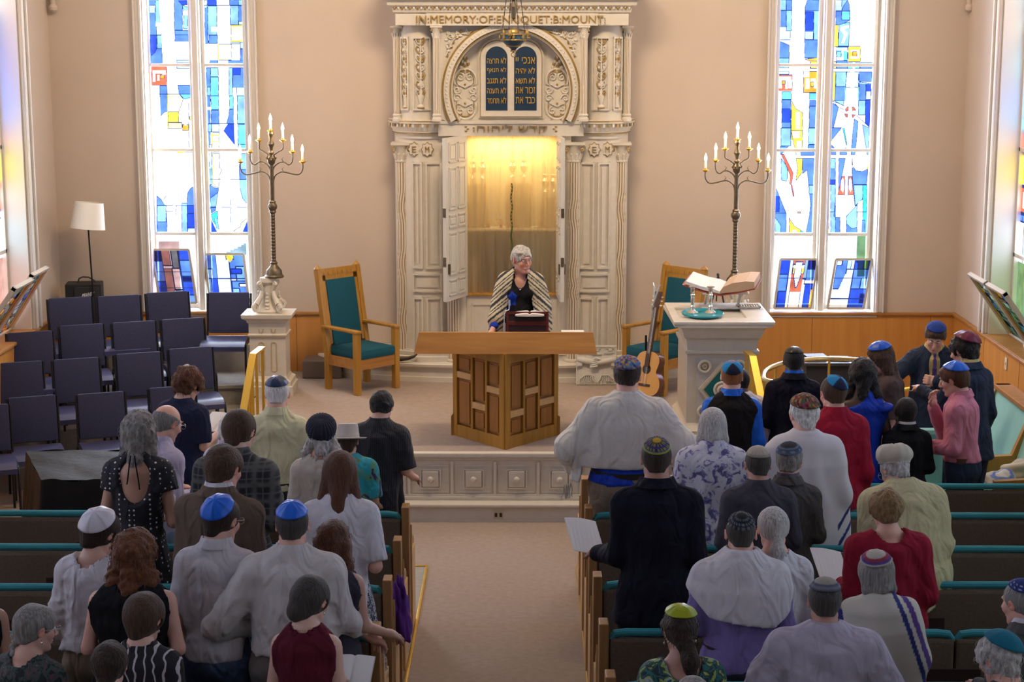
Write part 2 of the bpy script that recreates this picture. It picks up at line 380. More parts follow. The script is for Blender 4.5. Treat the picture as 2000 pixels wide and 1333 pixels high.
L2a = [('K', (550, 0), (630, 0), (630, 45), (550, 45)), ('P', 525, 0, 550, 65), ('B', 530, 65, 560, 370), ('L', 556, 50, 635, 296), ('B', 566, 300, 640, 370), ('W-', 585, 228, 640, 270), ('B', 745, 0, 822, 44), ('L', 822, 0, 860, 44), ('L', 750, 48, 822, 212), ('B', 822, 48, 862, 205), ('P', 824, 180, 862, 210),
       ('y', 758, 215, 870, 355), ('Y-', 758, 215, 870, 224), ('Y-', 758, 346, 870, 355), ('P', 755, 358, 838, 372), ('P', 838, 362, 872, 415), ('B', 840, 418, 872, 535), ('y', 645, 378, 762, 512), ('W-', 672, 400, 740, 490), ('y-', 535, 375, 545, 540), ('Y-', 640, 374, 650, 515), ('B', 575, 516, 645, 545), ('B', 735, 516, 872, 545),
       ('B', 545, 578, 580, 1300), ('L', 582, 578, 648, 655), ('C', 582, 660, 650, 820), ('C', 586, 822, 652, 940), ('B', 588, 945, 655, 1062), ('P', 592, 1066, 658, 1135), ('L', 552, 745, 582, 820), ('L', 562, 1066, 590, 1135), ('W-', 552, 918, 588, 944), ('y', 594, 1138, 658, 1310), ('Y-', 594, 1160, 658, 1168), ('Y-', 594, 1215, 658, 1222), ('Y-', 594, 1138, 602, 1310),
       ('K', 770, 578, 842, 640), ('L', 742, 578, 772, 820), ('B', (842, 578), (880, 578), (880, 750), (775, 750), (775, 640), (842, 640)), ('C', 748, 822, 780, 935), ('B', (745, 940), (780, 935), (782, 1062), (722, 1062), (742, 990)), ('K', (735, 1066), (785, 1066), (792, 1245), (698, 1125)), ('P', 810, 750, 882, 820), ('L', 815, 822, 888, 1062), ('C', 822, 1068, 892, 1280), ('N', (560, 820), (650, 820)), ('N', (560, 1062), (790, 1062)), ('N', (525, 45), (862, 45))]
L2b = [('P', 520, 0, 540, 195), ('L', 520, 195, 545, 320), ('y', (545, 72), (600, 72), (600, 180), (620, 205), (600, 250), (598, 345), (550, 330)), ('Y-', 545, 72, 552, 330), ('B', (525, 320), (560, 345), (596, 350), (592, 385), (530, 430)), ('L', (530, 430), (590, 385), (575, 500), (530, 500)), ('B', (530, 505), (575, 505), (572, 530), (540, 550)),
       ('G', (538, 560), (585, 532), (590, 590), (570, 640), (548, 610)), ('C', (560, 590), (585, 590), (600, 680), (580, 670)), ('K', (540, 610), (592, 722), (540, 722)), ('L', (755, 72), (825, 72), (825, 480), (785, 430), (765, 350)), ('B', 760, 200, 825, 280), ('C', 752, 0, 820, 35), ('y', (828, 585), (832, 620), (780, 725), (722, 725), (720, 690), (770, 660), (775, 630)), ('K', (830, 600), (830, 720), (782, 720)),
       ('N', (530, 502), (575, 502)), ('N', (620, 502), (690, 502)), ('N', (740, 502), (830, 502)), ('N', (525, 278), (610, 278)), ('N', (690, 278), (825, 278)), ('N', (690, 440), (690, 630))]
R1a = [('L', 110, 0, 158, 85), ('B', 160, 0, 208, 85), ('B', 108, 90, 158, 232), ('L', 160, 90, 205, 260), ('P', (105, 265), (195, 262), (192, 340), (103, 340)), ('W-', 98, 232, 152, 268), ('B', (103, 350), (185, 385), (182, 580), (98, 580)), ('L', 98, 495, 182, 580), ('P', 90, 608, 182, 635), ('B', (340, 0), (440, 0), (438, 495), (318, 495), (320, 60)), ('L', 395, 90, 440, 340), ('P', 320, 268, 390, 335), ('K', 325, 100, 390, 260), ('B', 318, 340, 435, 492),
       ('O', (318, 505), (430, 490), (425, 585), (365, 585), (365, 520)), ('Y', 370, 520, 425, 580), ('R', 90, 640, 210, 775), ('W-', 92, 655, 205, 690), ('W-', 95, 680, 122, 755), ('W-', 150, 680, 170, 760), ('O', 122, 690, 150, 720), ('W-', 175, 690, 208, 755), ('O', 308, 610, 425, 790), ('W-', 310, 610, 358, 660), ('W-', 325, 670, 360, 760), ('W-', 370, 670, 412, 700), ('W-', 395, 690, 415, 755), ('Y', 372, 700, 395, 740),
       ('C', 122, 785, 202, 852), ('B', 120, 855, 198, 1095), ('K', 122, 930, 198, 1050), ('L', 112, 1098, 198, 1255), ('B', (108, 1258), (180, 1255), (125, 1320), (108, 1330)), ('C', 360, 795, 418, 850), ('B', 360, 855, 415, 905), ('B', 358, 910, 415, 1095), ('L', 352, 1098, 410, 1240), ('B', 348, 1245, 410, 1330), ('Y', (205, 860), (240, 930), (300, 965), (300, 1200), (200, 1200)), ('y-', 240, 960, 280, 1110), ('Y', (200, 1120), (300, 1120), (300, 1330), (245, 1330)), ('W-', 215, 1130, 275, 1185), ('y-', 250, 1210, 290, 1330), ('N', (108, 88), (208, 88)), ('N', (320, 92), (440, 92)), ('N', (103, 338), (195, 338)), ('N', (318, 338), (438, 338)), ('N', (120, 855), (200, 855)), ('N', (360, 855), (418, 855))]
R1b = [('L', (145, 68), (195, 140), (190, 250), (145, 240)), ('B', (315, 68), (405, 68), (400, 725), (330, 725), (370, 520), (378, 430), (350, 160), (315, 190)), ('L', 365, 280, 402, 350), ('Y', (262, 68), (315, 68), (310, 180), (262, 245), (275, 140)), ('R', (145, 35), (165, 35), (240, 185), (225, 280), (212, 270), (215, 200)), ('R', (222, 285), (232, 285), (248, 370), (240, 372)), ('B', (98, 290), (185, 510), (180, 722), (95, 722)), ('K', 98, 370, 130, 495), ('L', (95, 540), (140, 600), (142, 720), (95, 720)),
       ('Y', (208, 545), (250, 610), (300, 640), (298, 722), (208, 722)), ('W-', 232, 640, 268, 720), ('O-', 200, 712, 300, 722), ('G', (300, 645), (325, 660), (305, 700)), ('y-', 100, 68, 108, 240), ('N', (95, 505), (180, 505)), ('N', (362, 283), (405, 283)), ('N', (365, 355), (402, 355)), ('O', (275, 495), (300, 495), (300, 505), (275, 505)), ('B', 300, 0, 405, 45)]
R2a = [('L', (590, 0), (690, 0), (650, 60), (635, 100), (590, 92)), ('P', 590, 0, 640, 92), ('B', (650, 60), (690, 0), (705, 40), (712, 170), (635, 210), (590, 210), (590, 95), (640, 95)), ('C', 640, 95, 708, 170), ('Y', 575, 212, 610, 398), ('L', (620, 210), (710, 185), (700, 392), (610, 392)), ('W-', (625, 250), (640, 225), (705, 215), (706, 235), (660, 250), (692, 280), (660, 370), (635, 365), (662, 295), (640, 270)), ('W-', 572, 402, 600, 520), ('C', 595, 402, 690, 515), ('W-', 595, 408, 655, 425), ('W-', 640, 420, 655, 500), ('W-', 598, 488, 655, 518), ('L', 598, 440, 635, 485), ('W-', (655, 405), (690, 405), (690, 440), (660, 430)),
       ('Y', 695, 395, 800, 525), ('W-', 715, 425, 790, 442), ('W-', 775, 430, 792, 500), ('W-', 712, 480, 792, 500), ('O', 735, 440, 770, 480), ('Y', 572, 525, 592, 585), ('B', 595, 518, 688, 585), ('C', 692, 535, 795, 585), ('W-', 735, 535, 755, 585), ('B', 798, 535, 905, 585), ('y-', 918, 0, 930, 400), ('Y', 562, 612, 588, 860), ('B', (588, 612), (682, 612), (665, 860), (580, 860)), ('L', 590, 612, 680, 740), ('P', (685, 612), (785, 612), (785, 745), (672, 745)), ('W-', 715, 612, 750, 745), ('B', 790, 612, 900, 695), ('L', (790, 700), (895, 712), (895, 720), (790, 740)), ('K', 850, 720, 895, 855), ('B', 792, 722, 848, 855), ('P', 850, 780, 892, 850), ('G-', 665, 745, 672, 860), ('G-', 780, 745, 787, 860),
       ('L', (575, 860), (660, 860), (655, 905), (580, 865)), ('B', (560, 880), (612, 918), (570, 1090), (552, 1130)), ('L', 785, 860, 848, 985), ('K', (845, 860), (890, 860), (882, 1090), (845, 1055)), ('B', (600, 1095), (640, 1095), (555, 1200), (548, 1230), (553, 1095)), ('B', (750, 1020), (782, 1040), (770, 1200), (755, 1330), (720, 1330), (735, 1150)), ('L', (820, 1070), (882, 1098), (870, 1330), (862, 1330)), ('G', (648, 1100), (662, 1100), (686, 1240), (680, 1250)), ('B', (625, 1290), (680, 1270), (685, 1330), (625, 1330)), ('B', (548, 1240), (590, 1290), (590, 1330), (548, 1330)),
       ('R', (670, 940), (690, 915), (700, 915), (698, 945), (680, 955)), ('R', (730, 915), (750, 920), (762, 945), (735, 948)), ('R', (665, 975), (690, 975), (692, 1005), (675, 1000)), ('R', (728, 980), (760, 985), (735, 1010)), ('N', (560, 865), (612, 918)), ('N', (612, 918), (665, 940)), ('N', (770, 990), (885, 1095)), ('N', (560, 865), (665, 905)), ('N', (590, 92), (712, 95)), ('N', (580, 397), (700, 397))]
R2b = [('L', 535, 68, 572, 720), ('B', 530, 150, 572, 240), ('K', 528, 240, 570, 275), ('B', (600, 68), (650, 68), (625, 200), (612, 355), (598, 355)), ('B', (705, 68), (710, 130), (735, 165), (790, 172), (828, 150), (825, 240), (785, 400), (728, 450), (718, 355), (705, 200)), ('L', (718, 280), (822, 280), (785, 395), (730, 445)), ('R', (622, 212), (648, 212), (645, 358), (592, 358)), ('W-', (630, 222), (640, 240), (642, 310), (632, 340), (615, 320), (618, 245)), ('R', (675, 212), (702, 212), (718, 358), (672, 358)), ('W-', (690, 222), (702, 245), (704, 310), (692, 340), (680, 310), (680, 240)),
       ('G', 790, 280, 822, 720), ('B', 780, 560, 808, 720), ('B', (570, 420), (572, 540), (560, 530)), ('L', (660, 530), (745, 440), (745, 720), (660, 720)), ('B', (660, 590), (700, 630), (745, 620), (745, 720), (660, 720)), ('B', 572, 540, 608, 720), ('Y', 512, 512, 520, 722), ('Y-', 512, 715, 575, 722), ('W-', (752, 420), (785, 400), (780, 720), (748, 720)), ('Y-', 706, 120, 712, 140), ('Y-', 822, 120, 830, 150), ('N', (525, 150), (570, 150)), ('N', (720, 275), (825, 275)), ('N', (525, 495), (560, 495)), ('N', (740, 495), (822, 495)), ('N', (528, 275), (570, 275))]

YG = YW + .22                                # glass plane of the front windows
def zat(py): return atY(1000, py, YG).z
ZTOP = 6.3
def front_window(n, lan, x0, x1, casing):
    """lan: two (edge function, shapes a, shapes b, fu/fv pairs); x0,x1 opening in world metres"""
    root = empty('window_%d' % n, (0, 0, 0)); root['kind'] = 'structure'
    fr = MB(); zb = ZS
    # casing on the wall face with stepped mouldings, then the reveal
    for s, xa in ((-1, x0), (1, x1)):
        fr.box(min(xa, xa + s * casing), max(xa, xa + s * casing), YW - .035, YW + .0, zb, ZTOP + .1, bev=.01)
        fr.box(min(xa + s * casing * .75, xa + s * casing), max(xa + s * casing * .75, xa + s * casing), YW - .06, YW - .034, zb, ZTOP + .1, bev=.012)
        fr.box(min(xa + s * .001, xa + s * casing * .3), max(xa + s * .001, xa + s * casing * .3), YW - .052, YW - .034, zb, ZTOP + .1, bev=.008)
        fr.box(min(xa - s * .012, xa + s * .05), max(xa - s * .012, xa + s * .05), YW - .01, YG + .05, zb, ZTOP + .1)
    fr.box(x0 - casing, x1 + casing, YW - .06, YG + .05, ZTOP, ZTOP + .14)
    fr.box(x0 - .02, x1 + .02, YW - .03, YG + .1, zb - .05, zb + .005)
    # centre mullion and sashes
    e0, e1 = lan[0][0], lan[1][0]
    def wx(px, py): return atY(px, py, YG).x
    def stile(pa, pb, w0, y0=None):
        pass
    H = [0, 127, 293, 457]
    zs = [zat(q) for q in H]
    for k, (ed, sa, sb, za, zb_) in enumerate(lan):
        l0, r0 = ed(0); l1, r1 = ed(457)
        xl, xr = (wx(l0, 0) + wx(l1, 457)) / 2, (wx(r0, 0) + wx(r1, 457)) / 2
        for side, a, b in ((0, xl - .035, xl), (1, xr, xr + .035)): fr.box(a, b, YG - .04, YG + .03, zb, ZTOP, bev=.008)
        for q in (127, 293, 457): fr.box(xl, xr, YG - .035, YG + .03, zat(q) - .016, zat(q) + .016, bev=.006)
        fr.box(xl, xr, YG - .03, YG + .03, zb, zb + .05)
        shapes = conv(sa, za[0], za[1], (0, 457, ed)) + conv(sb, zb_[0], zb_[1], (0, 457, ed))
        img = raster(130, 730, shapes, lead=.85)
        glass_mesh('stained_glass', img, [(xl, YG, zat(0)), (xr, YG, zat(0)), (xr, YG, zat(457)), (xl, YG, zat(457))], root)
        glass_mesh('stained_glass', img[:350], [(xl, YG, ZTOP), (xr, YG, ZTOP), (xr, YG, zat(0)), (xl, YG, zat(0))], root)
        low = [('w', [(0, 0), (1, 0), (1, 1), (0, 1)], False)]
        if n == 1 and k == 0: low += [('U', [(.05, .1), (.58, .1), (.58, 1), (.05, 1)], False)]
        if n == 1 and k == 1: low += [('S', [(.25, .3), (.95, .12), (.95, .3)], False), ('w', [(0, .5), (1, .5), (1, 1), (0, 1)], False)]
        if n == 2 and k == 1: low += [('g', [(.75, .0), (1, .0), (1, .6), (.8, .6)], False)]
        glass_mesh('clear_glass', raster(30, 40, low, 'w'), [(xl, YG, zat(459)), (xr, YG, zat(459)), (xr, YG, zb + .05), (xl, YG, zb + .05)], root)
        if k == 0: cm0 = xr + .035
        else: cm1 = xl - .035
    fr.box(cm0, cm1, YG - .12, YG + .03, zb, ZTOP, bev=.012)
    fr.box((cm0 + cm1) / 2 - .03, (cm0 + cm1) / 2 + .03, YG - .16, YG - .11, zb, ZTOP, bev=.01)
    fr.box(x0, cm0 - .0, YG - .01, YG + .03, zb, zb + .03)
    # fillers between reveal and sash
    xa = (wx(lan[0][0](0)[0], 0) + wx(lan[0][0](457)[0], 457)) / 2 - .035; xb = (wx(lan[1][0](0)[1], 0) + wx(lan[1][0](457)[1], 457)) / 2 + .035
    fr.box(x0, xa + .005, YG - .02, YG + .03, zb, ZTOP); fr.box(xb - .005, x1, YG - .02, YG + .03, zb, ZTOP)
    fr.build('window_frame', [TRIMP], root)
    return root
wL0, wL1 = atY(284, 230, YW).x, atY(490, 230, YW).x
wR0, wR1 = atY(1511, 230, YW).x, atY(1722, 230, YW).x
front_window(1, [(lerp_edge(290, 306.5, 367, 381.5, 457), L1a, L1b, Z2, Z3), (lerp_edge(397, 413, 471.5, 486, 457), L2a, L2b, Z2, Z3)], wL0, wL1, .085)
front_window(2, [(lerp_edge(1525, 1512, 1599.5, 1586.5, 457), R1a, R1b, Z4, Z5), (lerp_edge(1632, 1616.5, 1708, 1692.5, 457), R2a, R2b, Z4, Z5)], wR0, wR1, .085)
# overcast sky outside each front window
for xa, xb in ((wL0, wL1), (wR0, wR1)):
    area('sky_outside_window', ((xa + xb) / 2, YG + .55, 3.3), ((xa + xb) / 2, 10, 3.3), 2.2, 6.4, 950, (.93, .97, 1))

# ---- front wall with the two window openings
mb = MB(); a = XL - .4; b = XR + .4
for p, q in ((a, wL0), (wL1, wR0), (wR1, b)): mb.box(p, q, YW, YW + .3, ZS, ZC)
for p, q in ((wL0, wL1), (wR0, wR1)): mb.box(p, q, YW, YW + .3, ZTOP, ZC)
mb.box(a, b, YW, YW + .3, 0, ZS)
struct(mb, 'wall_front', [WALLP])
# ---- side walls with window openings; first bay is the one in view
syL = atX(63, 630, XL).y; syR = atX(1929, 650, XR).y
def side_wall(side):
    X = XL if side < 0 else XR; far = syL if side < 0 else syR; nm = 'left' if side < 0 else 'right'
    wins = [(far - 1.55 - 3.35 * k, far - 3.35 * k) for k in range(5)]
    mb = MB(); o = lambda d0, d1: (min(X + side * d0, X + side * d1), max(X + side * d0, X + side * d1))
    prev = YW + .3; x0, x1 = o(0, .32)
    for y0, y1 in wins:
        mb.box(x0, x1, y1, prev, 0, ZC); mb.box(x0, x1, y0, y1, 0, ZS - .02); mb.box(x0, x1, y0, y1, ZTOP, ZC); prev = y0
    mb.box(x0, x1, -3, prev, 0, ZC); struct(mb, 'wall_' + nm, [WALLP])
    for k, (y0, y1) in enumerate(wins):
        root = empty('window_%d' % ((3 if side < 0 else 8) + k)); root['kind'] = 'structure'; fr = MB()
        for s, ya in ((-1, y0), (1, y1)):
            for w0, w1, d0, d1 in ((.0, .16, -.035, 0), (.12, .16, -.06, -.034), (.0, .05, -.05, -.034)):
                fr.box(*o(d0, d1), min(ya + s * w0, ya + s * w1), max(ya + s * w0, ya + s * w1), ZS, ZTOP + .1, bev=.01)
            fr.box(*o(-.001, .27), min(ya, ya - s * .03), max(ya, ya - s * .03), ZS, ZTOP)
        fr.box(*o(-.05, .3), y0 - .16, y1 + .16, ZTOP, ZTOP + .14)
        ym = (y0 + y1) / 2; G = X + side * .24
        fr.box(*o(.14, .28), ym - .07, ym + .07, ZS, ZTOP, bev=.01)
        for ya, yb in ((y0 + .03, ym - .07), (ym + .07, y1 - .03)):
            for z in (ZS, 1.95, 2.95, 4.0, 5.1): fr.box(*o(.2, .27), ya, yb, z, z + .035)
            fr.box(*o(.2, .27), ya, ya + .035, ZS, ZTOP); fr.box(*o(.2, .27), yb - .035, yb, ZS, ZTOP)
            r2 = random.Random(k * 5 + int(ya * 7) + side); sh = []
            cl = 'BLYCWPB' if k == 0 else 'BWLWWPW'
            v = 0
            while v < .86:
                hh = r2.uniform(.03, .09); u = 0
                while u < 1:
                    ww = r2.uniform(.2, .5); sh.append((r2.choice(cl), [(u, v), (u + ww, v), (u + ww, v + hh), (u, v + hh)], True)); u += ww
                v += hh
            if k == 0: sh += [('R', [(0, .62), (1, .62), (1, .66), (0, .66)], True), ('Y', [(0, .66), (1, .66), (1, .72), (0, .72)], True), ('R', [(0, .72), (1, .72), (1, .77), (0, .77)], True), ('O', [(.4, .1), (.7, .1), (.7, .55), (.4, .55)], True), ('W', [(.2, .63), (.8, .63), (.8, .65), (.2, .65)], False), ('W', [(.1, .73), (.9, .73), (.9, .76), (.1, .76)], False)]
            sh += [('U' if side < 0 else 'g', [(0, .86), (1, .86), (1, 1), (0, 1)], False)]
            ga, gb = (ya, yb) if side > 0 else (yb, ya)
            glass_mesh('stained_glass', raster(40, 300 if k == 0 else 60, sh, lead=.6), [(G, ga, ZTOP), (G, gb, ZTOP), (G, gb, ZS), (G, ga, ZS)], root)
        fr.build('window_frame', [TRIMP], root)
        # ledge of the recess
        lg = MB(); lg.box(*o(-.03, .27), y0, y1, ZS - .03, ZS + .004, bev=.006); lg.build('window_sill', [OAKX], root)
        area('sky_outside_window', (X + side * .75, ym, 3.6), (X - side, ym, 3.6), 2.3, 6.0, SIDEP[0] if k == 0 else SIDEP[1], (.90, .95, 1))
SIDEP = (190, 130)
side_wall(-1); side_wall(1)
# ---- wainscot: veneer boards with a thin oak cap
for nm in ('front', 'left', 'right'):
    mb = MB()
    if nm == 'front':
        for p, q in ((XL, -2.05), (1.75, XR)):
            x = p
            while x < q - .01:
                e = min(x + 1.22, q); mb.box(x + .002, e - .002, YW - .02, YW, 0, ZS - .03, 0); x = e
            mb.box(p, q, YW - .045, YW, ZS - .03, ZS, 1, bev=.008)
    else:
        X, s = (XL, 1) if nm == 'left' else (XR, -1); y = YW - .02
        while y > 3:
            mb.box(min(X, X + s * .02), max(X, X + s * .02), y - 1.21, y - .004, 0, ZS - .03, 0); y -= 1.22
        mb.box(min(X, X + s * .045), max(X, X + s * .045), 3, YW - .02, ZS - .03, ZS, 1, bev=.008)
    struct(mb, 'wall_panel_' + nm, [PANELW, OAKX])
mb = MB(); mb.box(-2.05, 1.75, YW - .025, YW, ZB, ZB + .16, bev=.008); struct(mb, 'baseboard_front', [WALLP])
# plaster corbels near the corners of the front wall
for x, s in ((atY(104, 0, YW - .03).x, 1), (atY(1893, 0, YW - .03).x, -1)):
    mb = MB(); z0 = atY(100, 18, YW).z
    mb.lathe([(.012, -.03), (.04, -.01), (.045, .02), (.025, .05), (.03, .09), (.045, .3), (.05, 2.0)], 16, c=(x, YW - .05, z0)); struct(mb, 'trim_%d' % (1 if s > 0 else 2), [WALLP], smooth=True)

# ---- bimah: carpeted platform with a white panelled front and a step
BX0, BX1, BY = -2.62, 1.95, 14.30
mb = MB(); mb.box(BX0, BX1, BY + .02, YW, 0, ZB - .02, 1); mb.box(BX0, BX1, BY + .045, YW, ZB - .02, ZB, 0); struct(mb, 'floor_platform', [CARPET, WHITE])
root = empty('platform_front'); root['kind'] = 'structure'
mb = MB()
mb.box(BX0, BX1, BY - .03, BY + .05, ZB - .035, ZB + .004, bev=.01)
mb.box(BX0, BX1, BY - .012, BY + .03, ZB - .06, ZB - .03, bev=.006)
mb.box(BX0, BX1, BY, BY + .03, .15, ZB - .04)
pw = .365; x = -.985
x -= pw * 4
while x < BX1 - .2:
    for c, (w, d) in enumerate(((.155, .006), (.10, .014))):
        xm = x + pw / 2; zt, zb = ZB - .105 - c * .035, .215 + c * .035
        hw = w if c == 0 else .088
        for q0, q1, r0, r1 in ((xm - hw, xm + hw, zt - .012, zt), (xm - hw, xm + hw, zb, zb + .012), (xm - hw, xm - hw + .012, zb + .012, zt - .012), (xm + hw - .012, xm + hw, zb + .012, zt - .012)): mb.box(q0, q1, BY - d, BY + .001, r0, r1)
    mb.box(xm - .07, xm + .07, BY - .02, BY, .265, ZB - .155, bev=.008)
    mb.box(x - .012, x + .012, BY - .018, BY, .19, ZB - .075, bev=.005)
    x += pw
mb.box(BX0, BX1, BY - .02, BY, .185, .20); mb.box(BX0, BX1, BY - .03, BY, .155, .185, bev=.006)
mb.build('panelled_face', [WHITE], root)
mb = MB(); x = -.985 - pw * 4
while x < BX1 - .2:
    mb.ball((x + pw / 2, BY - .035, (ZB + .11) / 2 + .0), (.027, .02, .027)); x += pw
k = mb.build('turned_knob', [WHITE], root, smooth=True); k['kind'] = 'stuff'
mb = MB(); mb.box(BX0, BX1, BY - .17, BY, .125, .155, bev=.012); mb.box(BX0, BX1, BY - .15, BY - .01, 0, .125)
mb.box(BX0, BX1, BY - .157, BY - .15, 0, .02); mb.build('step', [WHITE], root)
o = MB(); o.box(-.265, -.185, BY - .156, BY - .15, .03, .095, bev=.003)
for dx in (-.02, .02): o.box(-.225 + dx - .011, -.225 + dx + .011, BY - .158, BY - .155, .045, .08, 1)
o = o.build('wall_outlet', [M('outlet_ivory', (.55, .46, .30), .4), BLACKP]); tag(o, 'ivory electrical outlet low on the white platform step', 'outlet')
o = MB(); o.box(XR - .008, XR, 0, .07, 0, .115, bev=.003); o.box(XR - .014, XR - .007, .028, .042, .045, .07, 0)
o = o.build('light_switch', [M('switch_ivory', (.62, .55, .42), .4)]); q = atX(1970, 710, XR); o.location = (-.021, q.y - .035, q.z - .06)
tag(o, 'ivory light switch plate on the right wood wall panelling', 'switch')

# ---- carpeted risers for the choir chairs, left of the platform
RX1 = -2.62
mb = MB()
for z1, ed in ((.2, [(XL, 15.02), (-4.2, 15.28), (-3.65, 15.56), (-3.2, 15.84), (RX1, 16.0)]), (.4, [(XL, 15.52), (-4.2, 15.86), (-3.8, 16.08), (-3.3, 16.3), (RX1, 16.4)]),
               (.6, [(XL, 16.32), (-4.2, 16.48), (-3.7, 16.68), (-3.1, 16.86), (RX1, 16.92)]), (.88, [(XL, 17.42), (-4.0, 17.5), (-3.4, 17.56), (RX1, 17.58)])):
    mb.prism(ed + [(RX1, YW), (XL, YW)], 0, z1 - .012, 0, 'xy'); mb.prism([(x, y - .02) for x, y in ed] + [(RX1, YW), (XL, YW)], z1 - .03, z1, 0, 'xy')
struct(mb, 'floor_risers', [CARPETG])
mb = MB(); mb.box(1.99, XR, 15.3, YW, 0, .2, 0); struct(mb, 'floor_railed_area', [CARPET])

# ---- raised strip under the pews edged with brass nosing
for s, x in ((-1, -.76), (1, .40)):
    mb = MB(); xa, xb = (XL, x) if s < 0 else (x, XR)
    mb.box(xa, xb, 3, 12.89, 0, .012, 0); struct(mb, 'floor_%s' % ('left' if s < 0 else 'right'), [M('linoleum_grey', (.30, .29, .25), .5, var=.15, vscale=20)])
    mb = MB(); mb.box(x - .008, x + .012, 3, 12.90, .0, .02, bev=.004)
    if s < 0: mb.box(x - .12, x, 12.88, 12.905, 0, .02)
    struct(mb, 'trim_%d' % (3 if s < 0 else 4), [BRASS])
# ================================================================== the ark
AY = 17.3
def AX(px): return atY(px, 300, AY).x
def AZ(py): return atY(1000, py, AY).z
AC = AX(998)
ark = empty('ark_cabinet', (AC, AY, ZB), 0, 'white and gilded two-storey ark with fluted columns and open doors', 'ark')
def A_(o): o.parent = ark; o.matrix_parent_inverse = Matrix.Translation((-AC, -AY, -ZB)); return o
def arc_box(mb, c, a, b, t0, t1, z0, z1, d0, d1, m=0, n=None):
    """box bent round the ellipse (a, b) about c: from offset d0 to d1 outward"""
    n = n or max(1, int(abs(t1 - t0) / .09)); vs = []; fs = []
    for i in range(n + 1):
        t = t0 + (t1 - t0) * i / n
        for z in (z0, z1):
            for d in (d0, d1): vs.append((c[0] + (a + d) * math.cos(t), c[1] + (b + d) * math.sin(t), z))
    for i in range(n):
        k = i * 4; q = k + 4
        fs += [(k, q, q + 1, k + 1), (k + 2, k + 3, q + 3, q + 2), (k + 1, q + 1, q + 3, k + 3), (k, k + 2, q + 2, q)]
    fs += [(0, 1, 3, 2), (4 * n, 4 * n + 2, 4 * n + 3, 4 * n + 1)]
    mb.add(vs, fs, m)
def ell(mb, c, a, b, z0, z1, m=0, n=36, prof=None):
    pr = prof or [(0, z0), (0, z1)]; vs = []; fs = []
    for d, z in pr: vs += [(c[0] + (a + d) * math.cos(PI + PI * i / n), c[1] + (b + d) * math.sin(PI + PI * i / n), z) for i in range(n + 1)]
    for k in range(len(pr) - 1):
        for i in range(n): q = k * (n + 1) + i; fs.append((q, q + 1, q + n + 2, q + n + 1))
    fs += [tuple(range(n + 1))[::-1], tuple((len(pr) - 1) * (n + 1) + i for i in range(n + 1))]
    mb.add(vs, fs, m)
WG = [WHITE, GOLD]
# platform step
mb = MB(); za, zb = ZB, .755
ell(mb, (AC, 17.79), 1.97, .60, 0, 0, prof=[(0, za), (0, zb - .06), (.015, zb - .05), (.04, zb - .035), (.045, zb - .01), (.035, zb)])
ell(mb, (AC, 17.79), 1.97, .60, 0, 0, prof=[(.012, za), (.012, za + .05), (0, za + .055)])
A_(mb.build('step', [WHITE], smooth=True))
mb = MB()
for s in (-1, 1):
    cx = AC + s * .83; ell(mb, (cx, 17.79), .56, .56 - .06, 0, 0, prof=[(0, zb), (0, zb + .05), (-.02, zb + .06), (-.02, zb + .1)])
mb.box(AC - .5, AC + .5, 17.45, 17.79, zb, zb + .06)
A_(mb.build('plinth', [WHITE], smooth=True))
z_base = zb + .06
# lower drums
DX, DA, DB = AC * 0, .375, .42
body = MB(); pan = MB()
zl1 = AZ(268); zc0, zc1 = AZ(268), AZ(236)
for s in (-1, 1):
    cx = AX(835) if s < 0 else AX(1161); c = (cx, 17.72); a = .355; b = .36
    ell(body, c, a, b, z_base, zl1)
    arc_box(body, c, a, b, PI, 2 * PI, z_base, z_base + .05, 0, .02)
    # panels: (px range) narrow + wide, three tiers
    def th(px): return PI + math.acos(max(-1, min(1, -(AX(px) - cx) / a)))
    cols = ((804, 824), (830, 860)) if s < 0 else ((1134, 1162), (1168, 1192))
    for p0, p1 in cols:
        for y0, y1 in ((318, 527), (583, 688)):
            t0, t1 = th(p0), th(p1); Z1, Z0 = AZ(y0), AZ(y1)
            for q0, q1, r0, r1 in ((t0, t1, Z1 - .02, Z1), (t0, t1, Z0, Z0 + .02), (t0, t0 + .05, Z0, Z1), (t1 - .05, t1, Z0, Z1)): arc_box(pan, c, a, b, q0, q1, r0, r1, 0, .022)
            arc_box(pan, c, a, b, t0 + .12, t1 - .12, Z0 + .05, Z1 - .05, 0, .012)
    t0, t1 = th(cols[0][0]), th(cols[1][1]); Z1, Z0 = AZ(536), AZ(573)
    for q0, q1, r0, r1 in ((t0, t1, Z1 - .02, Z1), (t0, t1, Z0, Z0 + .02), (t0, t0 + .05, Z0, Z1), (t1 - .05, t1, Z0, Z1)): arc_box(pan, c, a, b, q0, q1, r0, r1, 0, .022)
    arc_box(pan, c, a, b, t0 + .12, t1 - .12, Z0 + .05, Z1 - .05, 0, .014)
    A_(body.build('lower_drum', [WHITE], smooth=True)); A_(pan.build('drum_panelling', [WHITE])); body = MB(); pan = MB()
